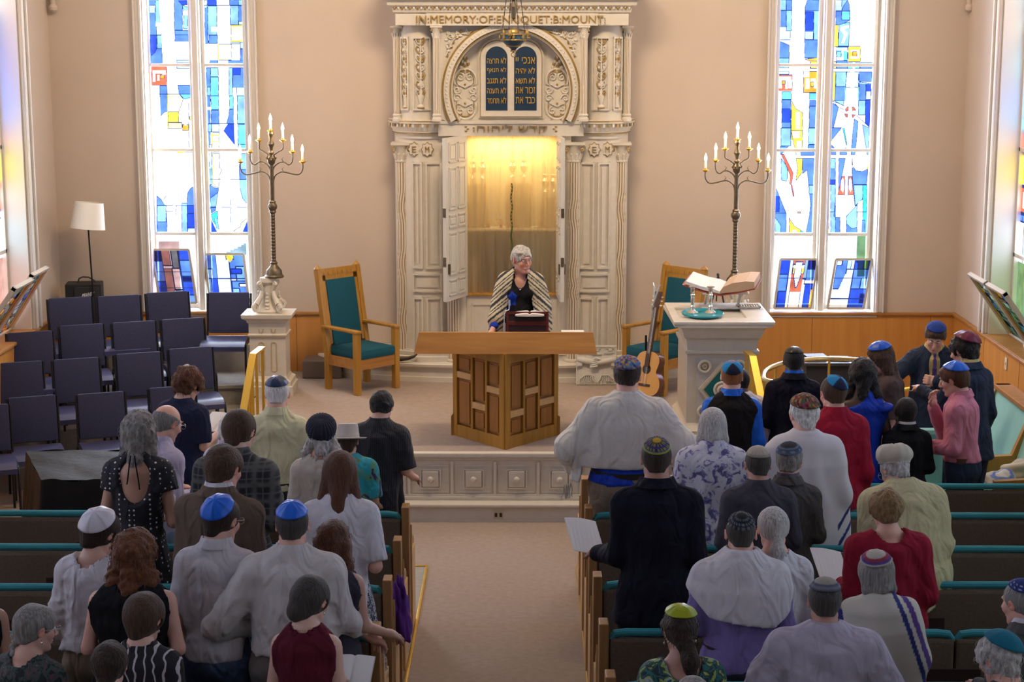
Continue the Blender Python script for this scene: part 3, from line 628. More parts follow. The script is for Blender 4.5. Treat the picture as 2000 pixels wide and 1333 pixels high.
# niche behind the doors
mb = MB(); x0, x1 = AX(908), AX(1092); zb0, zt0 = AZ(580), AZ(264)
mb.box(x0 - .12, x0, 17.36, 17.79, z_base, zt0); mb.box(x1, x1 + .12, 17.36, 17.79, z_base, zt0); mb.box(x0, x1, 17.77, 17.79, z_base, zt0)
mb.box(x0, x1, 17.40, 17.79, z_base, zb0 - .0)
for a0, a1 in ((x0 + .06, AC - .02), (AC + .02, x1 - .06)):
    for i, q in enumerate(((a0, a1, zb0 - .1, zb0 - .085), (a0, a1, z_base + .08, z_base + .095), (a0, a0 + .015, z_base + .08, zb0 - .085), (a1 - .015, a1, z_base + .08, zb0 - .085))): mb.box(q[0], q[1], 17.388 - (i > 1) * .001, 17.402, q[2], q[3])
A_(mb.build('niche', [WHITE]))
mb = MB(); mb.box(x0, x1, 17.37, 17.75, zb0 - .0, zb0 + .02, bev=.004); A_(mb.build('niche_shelf', [OAK]))
# columns with flutes that jog sideways
def column(px, yb, yt, Yc, r, zig, cap_h, basel):
    zt = atY(px, yt, Yc).z; z0 = atY(px, yb, Yc).z; xc = atY(px, 300, Yc).x; root = bpy.data.objects.new('column', None); COL.objects.link(root); A_(root)
    n = 14; per = 8; seg = n * per; levels = []
    z = z0
    H = zt - z0; k = 0; L = []
    if zig:
        knots = [(0, 0), (.14, 0), (.20, .8), (.235, .8), (.295, 0), (.42, 0), (.48, .8), (.515, .8), (.575, 0), (.70, 0), (.76, .8), (.80, .8), (.86, 0), (1, 0)] if zig == 1 else [(0, 0), (.30, 0), (.34, .8), (.38, 0), (.42, .8), (.46, .8), (.52, 0), (.66, 0), (.72, .8), (.76, .8), (.82, 0), (1, 0)]
        for (a0, b0), (a1, b1) in zip(knots, knots[1:]):
            m_ = 4
            for i in range(m_): t = i / m_; L.append((a0 + (a1 - a0) * t, b0 + (b1 - b0) * t))
        L.append((1, 0))
    else: L = [(0, 0), (.5, 0), (1, 0)]
    vs = []; cl = []; fs = []
    for h, off in L:
        for j in range(seg):
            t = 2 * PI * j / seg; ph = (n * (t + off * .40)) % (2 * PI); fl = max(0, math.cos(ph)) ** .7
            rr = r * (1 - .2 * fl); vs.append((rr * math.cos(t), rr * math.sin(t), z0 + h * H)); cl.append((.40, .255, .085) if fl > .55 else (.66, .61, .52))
    for i in range(len(L) - 1):
        for j in range(seg): q = i * seg; fs.append((q + j, q + (j + 1) % seg, q + seg + (j + 1) % seg, q + seg + j))
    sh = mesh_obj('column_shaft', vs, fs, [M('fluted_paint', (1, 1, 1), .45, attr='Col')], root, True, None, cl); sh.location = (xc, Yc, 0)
    b_ = MB(); b_.lathe([(r * 1.35, -basel), (r * 1.4, -basel * .8), (r * 1.35, -basel * .6), (r * 1.12, -basel * .5), (r * 1.12, -basel * .35), (r * 1.28, -basel * .25), (r * 1.25, -basel * .1), (r * 1.02, 0)], 24, c=(xc, Yc, z0)); b_.build('column_base', [WHITE], root, smooth=True)
    c_ = MB(); c_.lathe([(r, 0), (r * 1.12, .012), (r, .024), (r * .96, .03), (r * 1.0, cap_h * .45), (r * 1.25, cap_h * .72), (r * 1.5, cap_h * .84)], 24, c=(xc, Yc, zt))
    c_.square([(r * 1.45, cap_h * .84), (r * 1.62, cap_h * .88), (r * 1.62, cap_h)], c=(xc, Yc, zt))
    for sx in (-1, 1):
        for sy in (-1, 1):
            pts = []
            for i in range(14):
                t = i / 13; rr = r * .42 * (1 - t * .75); an = PI * .5 + t * 3.6 * PI / 1.6
                pts.append((xc + sx * (r * 1.25 + rr * math.cos(an) * .9), Yc + sy * (r * 1.25), zt + cap_h * .66 + rr * math.sin(an)))
            c_.tube(pts, r * .10, 6, 1 if sy < 0 else 0)
    for i in range(10):
        t = 2 * PI * i / 10; p = [(xc + r * f * math.cos(t), Yc + r * f * math.sin(t), zt + cap_h * h) for f, h in ((1.0, .12), (1.12, .3), (1.3, .44), (1.42, .40))]
        c_.tube(p, [r * .16, r * .2, r * .13, r * .06], 6, 0)
    c_.build('column_capital', WG, root, smooth=True)
column(785, 706, 317, 17.50, .064, 1, .20, .10); column(884, 700, 317, 17.36, .064, 2, .20, .10)
column(1121, 700, 317, 17.36, .064, 2, .20, .10); column(1212, 706, 317, 17.50, .064, 1, .20, .10)
for px, Yc in ((777, 17.42), (854, 17.20), (1139, 17.20), (1223, 17.42)): column(px, 222, 76, Yc, .036, 0, .125, .075)
# bay cornices
for s in (-1, 1):
    mb = MB()
    cx = AX(831) if s < 0 else AX(1165); c = (cx, 17.74)
    ell(mb, c, .335, .40, 0, 0, prof=[(0, zc0 - .02), (.0, zc0 + .02), (.02, zc0 + .04), (.02, zc0 + .055), (.05, zc0 + .1), (.055, zc0 + .13), (.065, zc1 - .03), (.065, zc1), (.05, zc1 + .005)])
    arc_box(mb, c, .335, .40, PI, 2 * PI, zc1 - .012, zc1 - .002, .065, .069, 1)
    arc_box(mb, c, .335, .40, PI, 2 * PI, zc0 + .025, zc0 + .033, .015, .024, 1)
    n = 26
    for i in range(n): t = PI + PI * (i + .5) / n; arc_box(mb, c, .335, .40, t - .025, t + .025, zc1 - .065, zc1 - .035, .06, .07, 1 if i % 2 else 0, 1)
    A_(mb.build('bay_cornice', WG, smooth=True))
# upper storey
zu0, zu1 = zc1, AZ(50)
mb = MB()
for s in (-1, 1):
    cx = AX(815) if s < 0 else AX(1181); c = (cx, 17.62); a = .235; b = .30; ell(mb, c, a, b, zu0, zu1)
    mb.box(min(cx, cx + s * .235), max(cx, cx + s * .235), 17.55, 17.79, zu0, zu1)
    def th(px): return PI + math.acos(max(-1, min(1, -(AX(px) - cx) / a)))
    for p0, p1 in (((785, 800), (808, 840)) if s < 0 else ((1157, 1188), (1196, 1212))):
        t0, t1 = th(p0), th(p1); Z1, Z0 = AZ(72), AZ(216)
        for q0, q1, r0, r1 in ((t0, t1, Z1 - .018, Z1), (t0, t1, Z0, Z0 + .018), (t0, t0 + .05, Z0, Z1), (t1 - .05, t1, Z0, Z1)): arc_box(mb, c, a, b, q0, q1, r0, r1, 0, .022)
# tympanum: wall with round arch opening
cxa, cza = AX(998), AZ(178); R1, R2 = 132 / 193.5, 112 / 193.5
xl, xr = AX(860), AX(1136); zt = zu1; zl = AZ(238)
def ringface(mb, R_, y0, y1, x0, x1, z0, z1, m=0, n=48):
    a0 = -math.asin(min(1, (cza - z0) / R_)); a1 = PI - a0; inner = [(cxa + R_ * math.cos(a0 + (a1 - a0) * i / n), cza + R_ * math.sin(a0 + (a1 - a0) * i / n)) for i in range(n + 1)]
    outer = []
    for i in range(n + 1):
        x, z = inner[i]; dx, dz = x - cxa, z - cza; f = 1e9
        if dx > 1e-6: f = min(f, (x1 - cxa) / dx)
        if dx < -1e-6: f = min(f, (x0 - cxa) / dx)
        if dz > 1e-6: f = min(f, (z1 - cza) / dz)
        if dz < -1e-6: f = min(f, (z0 - cza) / dz)
        f = max(f, 1.0); outer.append((cxa + dx * f, cza + dz * f))
    vs = [(x, y, z) for y in (y0, y1) for ring in (inner, outer) for x, z in ring]; k = n + 1; fs = []
    for i in range(n): fs += [(i, i + 1, k + i + 1, k + i), (i, 2 * k + i, 2 * k + i + 1, i + 1)]
    mb.add(vs, fs, m)
ringface(mb, R1, 17.30, 17.5, xl, xr, zl, zt)
mb.box(xl, xr, 17.47, 17.79, zl - .02, zt); mb.box(xl, xr, 17.295, 17.475, zl - .021, zl + .010)
mb.box(xl - .02, xr + .02, 17.31, 17.79, AZ(266), zl)
A_(mb.build('upper_storey', [WHITE], smooth=True, angle=25))
def arch(mb, R_, w, y0, y1, m, n=60):
    a0 = -math.asin(min(1, (cza - zl) / R_)); a1 = PI - a0; pts = [a0 + (a1 - a0) * i / n for i in range(n + 1)]
    vs = []; fs = []
    for t in pts:
        for rr, y in ((R_, y1), (R_, y0), (R_ - w, y0), (R_ - w, y1)): vs.append((cxa + rr * math.cos(t), y, cza + rr * math.sin(t)))
    for i in range(n):
        for j in range(4): fs.append((i * 4 + j, i * 4 + (j + 1) % 4, i * 4 + 4 + (j + 1) % 4, i * 4 + 4 + j))
    mb.add(vs, fs, m)
mb = MB(); arch(mb, R1, .02, 17.262, 17.32, 1); arch(mb, R1 - .02, .055, 17.25, 17.32, 0); arch(mb, R1 - .082, .012, 17.27, 17.45, 1); arch(mb, R1 - .075, .03, 17.285, 17.46, 0)
for i in range(64):
    t = -.38 + (PI + .76) * (i + .5) / 64; mb.ball((cxa + (R1 - .047) * math.cos(t), 17.25, cza + (R1 - .047) * math.sin(t)), (.011, .008, .011), 0, 8)
A_(mb.build('arch_moulding', WG, smooth=True))
# frieze, main cornice
mb = MB(); f0, f1 = AZ(50), AZ(26); fx0, fx1 = AX(776), AX(1224)
mb.box(fx0, fx1, 17.22, 17.79, f0, f1, bev=.01); mb.box(fx0 + .3, fx1 - .3, 17.20, 17.3, f0 + .0, f1)
mb.build
fz = A_(mb.build('frieze', [WHITE]))
mb = MB(); prof = [(0, f1), (.02, f1 + .01), (.03, f1 + .05), (.07, f1 + .075), (.08, f1 + .11), (.11, f1 + .16), (.115, f1 + .3), (.13, f1 + .34)]
for (d0, z0), (d1, z1) in zip(prof, prof[1:]):
    v = [(fx0 - d0, 17.22 - d0, z0), (fx1 + d0, 17.22 - d0, z0), (fx1 + d0, 17.79, z0), (fx0 - d0, 17.79, z0), (fx0 - d1, 17.22 - d1, z1), (fx1 + d1, 17.22 - d1, z1), (fx1 + d1, 17.79, z1), (fx0 - d1, 17.79, z1)]
    mb.add(v, [(0, 1, 5, 4), (1, 2, 6, 5), (3, 0, 4, 7), (0, 3, 2, 1), (4, 5, 6, 7)])
n = 62
for i in range(n):
    x = fx0 - .02 + (fx1 - fx0 + .04) * (i + .5) / n
    mb.ball((x, 17.18, f1 + .052), (.013, .012, .020), 0 if i % 2 else 1, 8)
mb.box(fx0 - .1, fx1 + .1, 17.11, 17.13, f1 + .125, f1 + .132, 1)
A_(mb.build('main_cornice', WG))
# raised gilt lettering
mb = MB(); add_text(mb, 'IN:MEMORY:OF:ENRIQUET:B:MOUNT:', (AX(998), 17.196, (f0 + f1) / 2 - .005), .1, height=.088, width=AX(1180) - AX(818), depth=.016)
A_(mb.build('frieze_lettering', [GOLD]))
HEB = '\u05d4\u05d5\u05d4\u05d9\u05dc \u05e9\u05d3\u05e7'
mb = MB(); q = atY(998, 252, 17.30); add_text(mb, ':' + HEB, (AX(1000) - .02, 17.300, q.z), .1, height=.085, width=AX(1070) - AX(925), depth=.02)
for s in (-1, 1):
    for i in range(3): mb.ball((AX(998 + s * 84) + s * .02 * (i != 1), 17.305, q.z + (.022, 0, -.022)[i]), (.014, .006, .009), 0, 8)
A_(mb.build('lintel_lettering', [GOLD]))
# tablets
def arched(x0, x1, z0, z1, n=14):
    r = (x1 - x0) / 2; c = (x0 + x1) / 2; return [(x0, z0), (x1, z0)] + [(c + r * math.cos(PI * i / n), z1 - r + r * math.sin(PI * i / n)) for i in range(n + 1)]
YT = 17.46
mb = MB()
def twin(x0, x1, z0, z1, y, d, m, grow):
    xm = (x0 + x1) / 2; r = (xm - x0) / 2 + .0
    for i, (a, b) in enumerate(((x0, xm + grow * .3), (xm - grow * .3, x1))): mb.prism(arched(a, b, z0 + .0006 * i, z1 - .0004 * i), y - d - .0013 * i, y + .001 * i, m)
twin(AX(934), AX(1062), AZ(232), AZ(76), YT, .02, 0, .1); twin(AX(937), AX(1059), AZ(230), AZ(79), YT, .028, 1, .1); twin(AX(938.5), AX(1057.5), AZ(229), AZ(80.5), YT, .034, 0, .1)
tb = A_(mb.build('tablet_frame', WG))
BLUEP = M('tablet_navy', (.012, .035, .075), .4)
lines = [['\u05d4\u05e6\u05e8\u05ea \u05d0\u05dc', '\u05e3\u05d0\u05e0\u05ea \u05d0\u05dc', '\u05d1\u05e0\u05d2\u05ea \u05d0\u05dc', '\u05d4\u05e0\u05e2\u05ea \u05d0\u05dc', '\u05d3\u05de\u05d7\u05ea \u05d0\u05dc'],
         ['\u05d9\u05d9 \u05d9\u05db\u05e0\u05d0', '\u05d4\u05d9\u05d4\u05d9 \u05d0\u05dc', '\u05d0\u05e9\u05ea \u05d0\u05dc', '\u05ea\u05d0 \u05e8\u05d5\u05db\u05d6', '\u05ea\u05d0 \u05d3\u05d1\u05db']]
for k, (p0, p1) in enumerate(((948.5, 991), (1004, 1048))):
    mb = MB(); mb.prism(arched(AX(p0), AX(p1), AZ(217), AZ(91)), YT - .04, YT - .03, 0)
    t = A_(mb.build('tablet', [BLUEP])); xm = (AX(p0) + AX(p1)) / 2
    mb = MB()
    for i, ln in enumerate(lines[k]): add_text(mb, ln, (xm, YT - .044, AZ(118.5 + i * 19.6)), .06, height=.062, width=.19, depth=.006)
    l = mb.build('tablet_lettering', [M('gilt_lettering', (.62, .40, .08), .4, .3)], t)
# relief ornament
def spiral(cx, cz, r, a0, turns, sgn=1, n=22):
    return [(cx + r * (1 - .82 * i / (n - 1)) * math.cos(a0 + sgn * turns * 2 * PI * i / (n - 1)), cz + r * (1 - .82 * i / (n - 1)) * math.sin(a0 + sgn * turns * 2 * PI * i / (n - 1))) for i in range(n)]
def relief(mb, pts2, y, r, m=0): mb.tube([(x, y, z) for x, z in pts2], r, 6, m)
YR = 17.462
for s in (-1, 1):
    mb = MB()
    cx = AX(998 + s * 90); U = 1 / 193.5
    def pz(py): return AZ(py)
    for yy, sg in ((158, 1), (212, -1)):                     # two lobed cartouches
        c = pz(yy); R_ = 21 * U
        relief(mb, [(cx + R_ * math.cos(t), c + sg * R_ * 1.05 * math.sin(t)) for t in [PI * (-.12) + PI * 1.24 * i / 20 for i in range(21)]], YR, .011)
        relief(mb, [(cx + (R_ - .022) * math.cos(t), c + sg * (R_ - .022) * math.sin(t)) for t in [PI * (-.12) + PI * 1.24 * i / 20 for i in range(21)]], YR, .005, 1)
        for q in (-1, 1): relief(mb, spiral(cx + q * 9 * U, c + sg * 6 * U, 8 * U, PI / 2, 1.2, q * sg), YR, .007); 
        for q in (-1, 1): relief(mb, spiral(cx + q * 16 * U, c - sg * 18 * U, 8 * U, 0 if q < 0 else PI, 1.2, q * sg), YR, .008)
        mb.prism([(cx - 14 * U, c - sg * 8 * U), (cx, c - sg * 15 * U), (cx + 14 * U, c - sg * 8 * U), (cx, c - sg * 1 * U)], YR - .012, YR + .01, 0)
        mb.ball((cx, YR - .012, c - sg * 8 * U), .012, 1, 8)
    for i, yy in enumerate((113, 119, 124, 130, 136)):
        for q in (-1, 0, 1): mb.ball((cx + q * (3 + 2.6 * i) * U * (.8 if i < 4 else .5), YR, pz(yy) - abs(q) * .01), (.016, .012, .020), (i + q) % 2, 8)
    relief(mb, [(cx - 14 * U, pz(140)), (cx, pz(138)), (cx + 14 * U, pz(140))], YR, .006, 1)
    for i in range(16):
        t = PI * 2 * i / 16; mb.ball((cx + 21 * U * math.cos(t) * .86, YR - .006, pz(185) + 46 * U * math.sin(t) * .9), .007, i % 2, 8)
    # spandrels
    sx = AX(998 + s * 125); Ys = 17.292
    relief(mb, [(sx, pz(110)), (sx + -s * 6 * U, pz(92)), (sx - s * 14 * U, pz(78)), (sx - s * 30 * U, pz(66)), (sx - s * 52 * U, pz(60))], Ys, .008, 0)
    for i, (dx, yy) in enumerate(((2, 108), (4, 100), (2, 92), (9, 92), (6, 82), (0, 78), (14, 82), (12, 72), (6, 66), (20, 74), (20, 64), (27, 70), (28, 61), (36, 66), (38, 58), (46, 62), (2, 64))):
        mb.ball((sx - s * dx * U, Ys, pz(yy)), (.020 if i % 2 else .012, .010, .012 if i % 2 else .022), 1 if i % 3 == 0 else 0, 8)
    for px_, yy, rr in ((8, 70, 7), (22, 66, 6), (40, 62, 6), (4, 88, 6)): relief(mb, spiral(sx - s * px_ * U, pz(yy), rr * U, 0, 1.1, s), Ys - .004, .005, 0)
    # candelabrum vases in the upper panels
    for px_, w in ((823 if s < 0 else 1173, 1.0), (792.5 if s < 0 else 1203.5, .62)):
        cx_ = AX(815) if s < 0 else AX(1181); vx = AX(px_); Yv = 17.62 - .30 * math.sqrt(max(0, 1 - ((vx - cx_) / .235) ** 2)) - .010
        mb.lathe([(.035 * w, 0), (.04 * w, .012), (.012, .035), (.03 * w, .09), (.034 * w, .12), (.012, .17), (.012, .2), (.03 * w, .23), (.012, .26), (.01, .40), (.008, .66), (0, .70)], 12, c=(vx, Yv, AZ(211)), sq=.5)
        for i in range(7):
            z = AZ(190) + i * .085
            for q in (-1, 1):
                relief(mb, [(vx + q * w * dx_, z + dz_) for dx_, dz_ in ((.005, 0), (.03, .015), (.045, .045), (.035, .07), (.018, .06))], Yv - .005, .006 * (.7 + .3 * w), (i + (q > 0)) % 2)
                mb.ball((vx + q * w * .022, Yv - .01, z + .035), (.011, .008, .016), (i + 1) % 2, 8)
        mb.box(vx - .035 * w, vx + .035 * w, Yv - .02, Yv + .01, AZ(212), AZ(211) + .004, 1)
    A_(mb.build('relief_ornament', WG, smooth=True))
# eight-pointed stars with letters
for px_, ch in ((808, 'E'), (834, 'M'), (1161, 'E'), (1187, 'M')):
    cx = AX(835) if px_ < 1000 else AX(1161); X_ = AX(px_); u = (X_ - cx) / .355; Ya = 17.72 - .36 * math.sqrt(max(0, 1 - u * u)) - .004
    z = AZ(293); mb = MB(); sq = .85
    for r_, d, m in ((.078, .010, 1), (.068, .016, 0)): mb.prism([(X_ + sq * (r_ if i % 2 == 0 else r_ * .78) * math.cos(PI * i / 8), z + (r_ if i % 2 == 0 else r_ * .78) * math.sin(PI * i / 8)) for i in range(16)], Ya - d, Ya + .03, m)
    add_text(mb, ch, (X_, Ya - .02, z), .08, height=.06, width=.042, depth=.008, m=1); A_(mb.build('star_boss', WG))
# doors
def ark_door(hx, hy, fx, fy, zb_, zt_):
    L = math.hypot(fx - hx, fy - hy); ang = math.atan2(fy - hy, fx - hx)
    root = bpy.data.objects.new('door', None); COL.objects.link(root); A_(root)
    mb = MB(); mb.T = Matrix.Translation((hx, hy, 0)) @ Matrix.Rotation(ang, 4, 'Z')
    mb.box(0, L, -.02, .02, zb_, zt_, bev=.004); hs = [0, .14, .40, .54, .82, 1.0]; H = zt_ - zb_
    for s in (-1, 1):
        for c0, c1 in ((.06, L / 2 - .02), (L / 2 + .02, L - .06)):
            for a, b in ((.03, .13), (.16, .42), (.45, .53), (.56, .82), (.85, .97)):
                z0, z1 = zb_ + a * H, zb_ + b * H; y0, y1 = (.02, .028) if s > 0 else (-.028, -.02)
                for q in ((c0, c1, z0, z0 + .014), (c0, c1, z1 - .014, z1), (c0, c0 + .014, z0, z1), (c1 - .014, c1, z0, z1)): mb.box(q[0], q[1], y0, y1, q[2], q[3])
                mb.box(c0 + .035, c1 - .035, y0, y1, z0 + .035, z1 - .035, bev=.004)
    mb.build('door_leaf', [M('ark_door_paint', (.60, .59, .55), .4)], root)
    mb = MB(); mb.T = Matrix.Translation((hx, hy, 0)) @ Matrix.Rotation(ang, 4, 'Z')
    for a in (.22, .52): mb.box(L - .003, L + .006, -.015, .015, zb_ + a * H, zb_ + a * H + .09)
    mb.box(L - .06, L - .03, -.034, .034, zb_ + .17 * H, zb_ + .17 * H + .1); mb.build('door_bolt', [BRONZE], root)
ark_door(AX(909), 17.33, atY(868, 400, 16.88).x, 16.88, AZ(578), AZ(265)); ark_door(AX(1091), 17.33, atY(1099, 400, 16.88).x, 16.88, AZ(578), AZ(265))
# curtain
def curtain(x0, x1, z0, z1, y, amp, folds, ph, nm):
    nx, nz = 130, 30; vs = []; fs = []
    for j in range(nz + 1):
        for i in range(nx + 1):
            u = i / nx; v = j / nz; a = amp * (.35 + .65 * v)
            yy = y + a * math.sin(u * folds * 2 * PI + ph + .6 * math.sin(3 * v)) + a * .5 * math.sin(u * folds * 3.7 * PI + 2 * v + ph)
            vs.append((x0 + (x1 - x0) * u + .01 * math.sin(v * 4 + u * 20), yy, z1 + (z0 - z1) * v + .006 * math.sin(u * 30)))
    for j in range(nz):
        for i in range(nx): q = j * (nx + 1) + i; fs.append((q, q + 1, q + nx + 2, q + nx + 1))
    m = bpy.data.materials.get('sheer_curtain')
    if not m:
        m = bpy.data.materials.new('sheer_curtain'); m.use_nodes = True; nt = m.node_tree; nt.nodes.clear(); out = nt.nodes.new('ShaderNodeOutputMaterial')
        d = nt.nodes.new('ShaderNodeBsdfDiffuse'); d.inputs[0].default_value = (.72, .62, .46, 1); t = nt.nodes.new('ShaderNodeBsdfTranslucent'); t.inputs[0].default_value = (.82, .70, .46, 1); tr = nt.nodes.new('ShaderNodeBsdfTransparent'); tr.inputs[0].default_value = (1, .95, .86, 1)
        a = nt.nodes.new('ShaderNodeMixShader'); a.inputs[0].default_value = .6; nt.links.new(d.outputs[0], a.inputs[1]); nt.links.new(t.outputs[0], a.inputs[2])
        b = nt.nodes.new('ShaderNodeMixShader'); b.inputs[0].default_value = .45; nt.links.new(a.outputs[0], b.inputs[1]); nt.links.new(tr.outputs[0], b.inputs[2]); nt.links.new(b.outputs[0], out.inputs[0])
    return A_(mesh_obj(nm, vs, fs, [m]))
curtain(AX(909), AX(1000), AZ(577), AZ(262), 17.43, .02, 5, 0, 'curtain'); curtain(AX(999), AX(1091), AZ(577), AZ(262), 17.43, .02, 5, 1.3, 'curtain')
mb = MB(); mb.tube([(AX(999) + .006 * math.sin(i), 17.40, AZ(360 + i * 6)) for i in range(25)], .008, 8, 0)
for i in range(12): mb.ball((AX(999), 17.395, AZ(365 + i * 7)), .011, 1, 8)
A_(mb.build('curtain_cord', [M('cord_green', (.05, .10, .02), .6), GOLD], smooth=True))
mb = MB(); mb.tube([(AX(908), 17.43, AZ(262)), (AX(1092), 17.43, AZ(262))], .008, 8); A_(mb.build('curtain_rod', [BRASS], smooth=True))
area('ark_lamp', (AC, 17.60, AZ(266) - .02), (AC, 17.58, 1), .8, .12, 9, (1, .70, .28))
area('ark_lamp', (AC, 17.38, AZ(268) - .02), (AC, 17.46, 2.2), .8, .04, 1.6, (1, .72, .32))
# scrolls behind the curtain
def scroll(px, ytop, ybot, w, col, label, finial):
    X_ = AX(px); r = empty('torah_scroll', (X_, 17.60, AZ(ybot)), 0, label, 'scroll', 'scrolls behind the ark curtain'); H = AZ(ytop) - AZ(ybot)
    mb = MB()
    for q in (-1, 1): mb.lathe([(w * .30, 0), (w * .31, H * .5), (w * .3, H * .93), (w * .22, H)], 16, c=(q * w * .24, 0, 0), sq=.55)
    mb.box(-w * .26, w * .26, -w * .16, w * .16, 0, H * .97); mb.build('mantle', [M('mantle_%s' % px, col, .8, bump=.1)], r, smooth=True)
    mb = MB()
    for q in (-1, 1):
        mb.lathe([(.014, H), (.014, H + .05), (.03, H + .06), (.014, H + .08), (.012, H + .1)], 12, c=(q * w * .24, 0, 0))
        if finial: mb.lathe([(.012, H + .1), (.035, H + .13), (.04, H + .17), (.02, H + .2), (.03, H + .23), (.012, H + .27), (.018, H + .3), (0, H + .34)], 12, c=(q * w * .24, 0, 0))
    mb.build('finial', [SILVER if finial else OAK], r, smooth=True)
scroll(1040, 452, 578, .33, (.13, .16, .20), 'upright scroll in a slate blue mantle right of centre behind the sheer ark curtain', False)
scroll(965, 455, 578, .26, (.05, .04, .06), 'upright scroll in a dark plum mantle left of centre behind the sheer ark curtain', False)
for px, yt, yb, w, lb in ((930, 365, 452, .20, 'pale scroll on the ark shelf at the left edge behind the curtain'), (1012, 362, 452, .24, 'cream scroll with tall silver finials behind the middle of the ark curtain'), (1075, 392, 452, .18, 'pale scroll with silver finials at the right edge behind the ark curtain')):
    scroll(px, yt, yb, w, (.42, .33, .2), lb, True)
mb = MB(); mb.box(AX(908), AX(1092), 17.50, 17.76, AZ(456), AZ(452)); A_(mb.build('niche_upper_shelf', [WHITE]))
# hanging eternal lamp
q = atY(1003, 78, 16.3); lamp = empty('eternal_lamp', q, 0, 'blue and brass eternal lamp hanging on chains before the ark', 'lamp')
mb = MB(); mb.lathe([(.0, -.115), (.02, -.10), (.025, -.085), (.06, -.055), (.10, -.02), (.115, 0)], 20); mb.lathe([(.115, 0), (.118, .05), (.09, .06)], 20)
mb.build('lamp_bowl', [M('lamp_enamel_blue', (.02, .07, .12), .3)], lamp, smooth=True)
mb = MB()
for z, r in ((0, .117), (.05, .12), (-.055, .062), (-.1, .024)): mb.tube([(r * math.cos(t), r * math.sin(t), z) for t in [2 * PI * i / 24 for i in range(24)]], .007, 6, 0, True)
mb.lathe([(.09, .055), (.06, .07), (.05, .09), (.02, .1), (.0, .11)], 16)
for i in range(8):
    t = 2 * PI * i / 8; mb.ball((.12 * math.cos(t), .12 * math.sin(t), .026), (.016, .016, .022), 0, 8)
for i in range(3):
    t = 2 * PI * i / 3 + .3; mb.lathe([(0, -.03), (.02, -.01), (.022, .0), (.015, .03), (0, .05)], 8, c=(.13 * math.cos(t), .13 * math.sin(t), .05)); mb.tube([(.11 * math.cos(t), .11 * math.sin(t), .03), (.16 * math.cos(t), .16 * math.sin(t), .015)], [.012, .004], 8)
mb.tube([(.02 * math.cos(t), 0, -.135 + .02 * math.sin(t)) for t in [2 * PI * i / 16 for i in range(16)]], .004, 6, 0, True)
mb.build('brass_mount', [M('lamp_brass', (.35, .24, .08), .4, .8)], lamp, smooth=True)
mb = MB()
for i in range(4):
    t = 2 * PI * i / 4 + .4; r = .02 if i == 3 else 0
    a = Vector((.115 * math.cos(t), .115 * math.sin(t), .06)); b = Vector((.02 * math.cos(t), .02 * math.sin(t), .75))
    for k in range(26):
        p = a.lerp(b, k / 26); p2 = a.lerp(b, (k + 1.3) / 26); mb.bar(p, p2, .010 if k % 2 else .003, .003 if k % 2 else .010)
mb.tube([(0, 0, .74), (0, 0, ZC - q.z)], .006, 6); mb.lathe([(.03, .36), (.035, .38), (.0, .40)], 12); mb.lathe([(0, .18), (.02, .2), (.03, .3), (.012, .36)], 12)
mb.build('lamp_chain', [BRONZE], lamp)
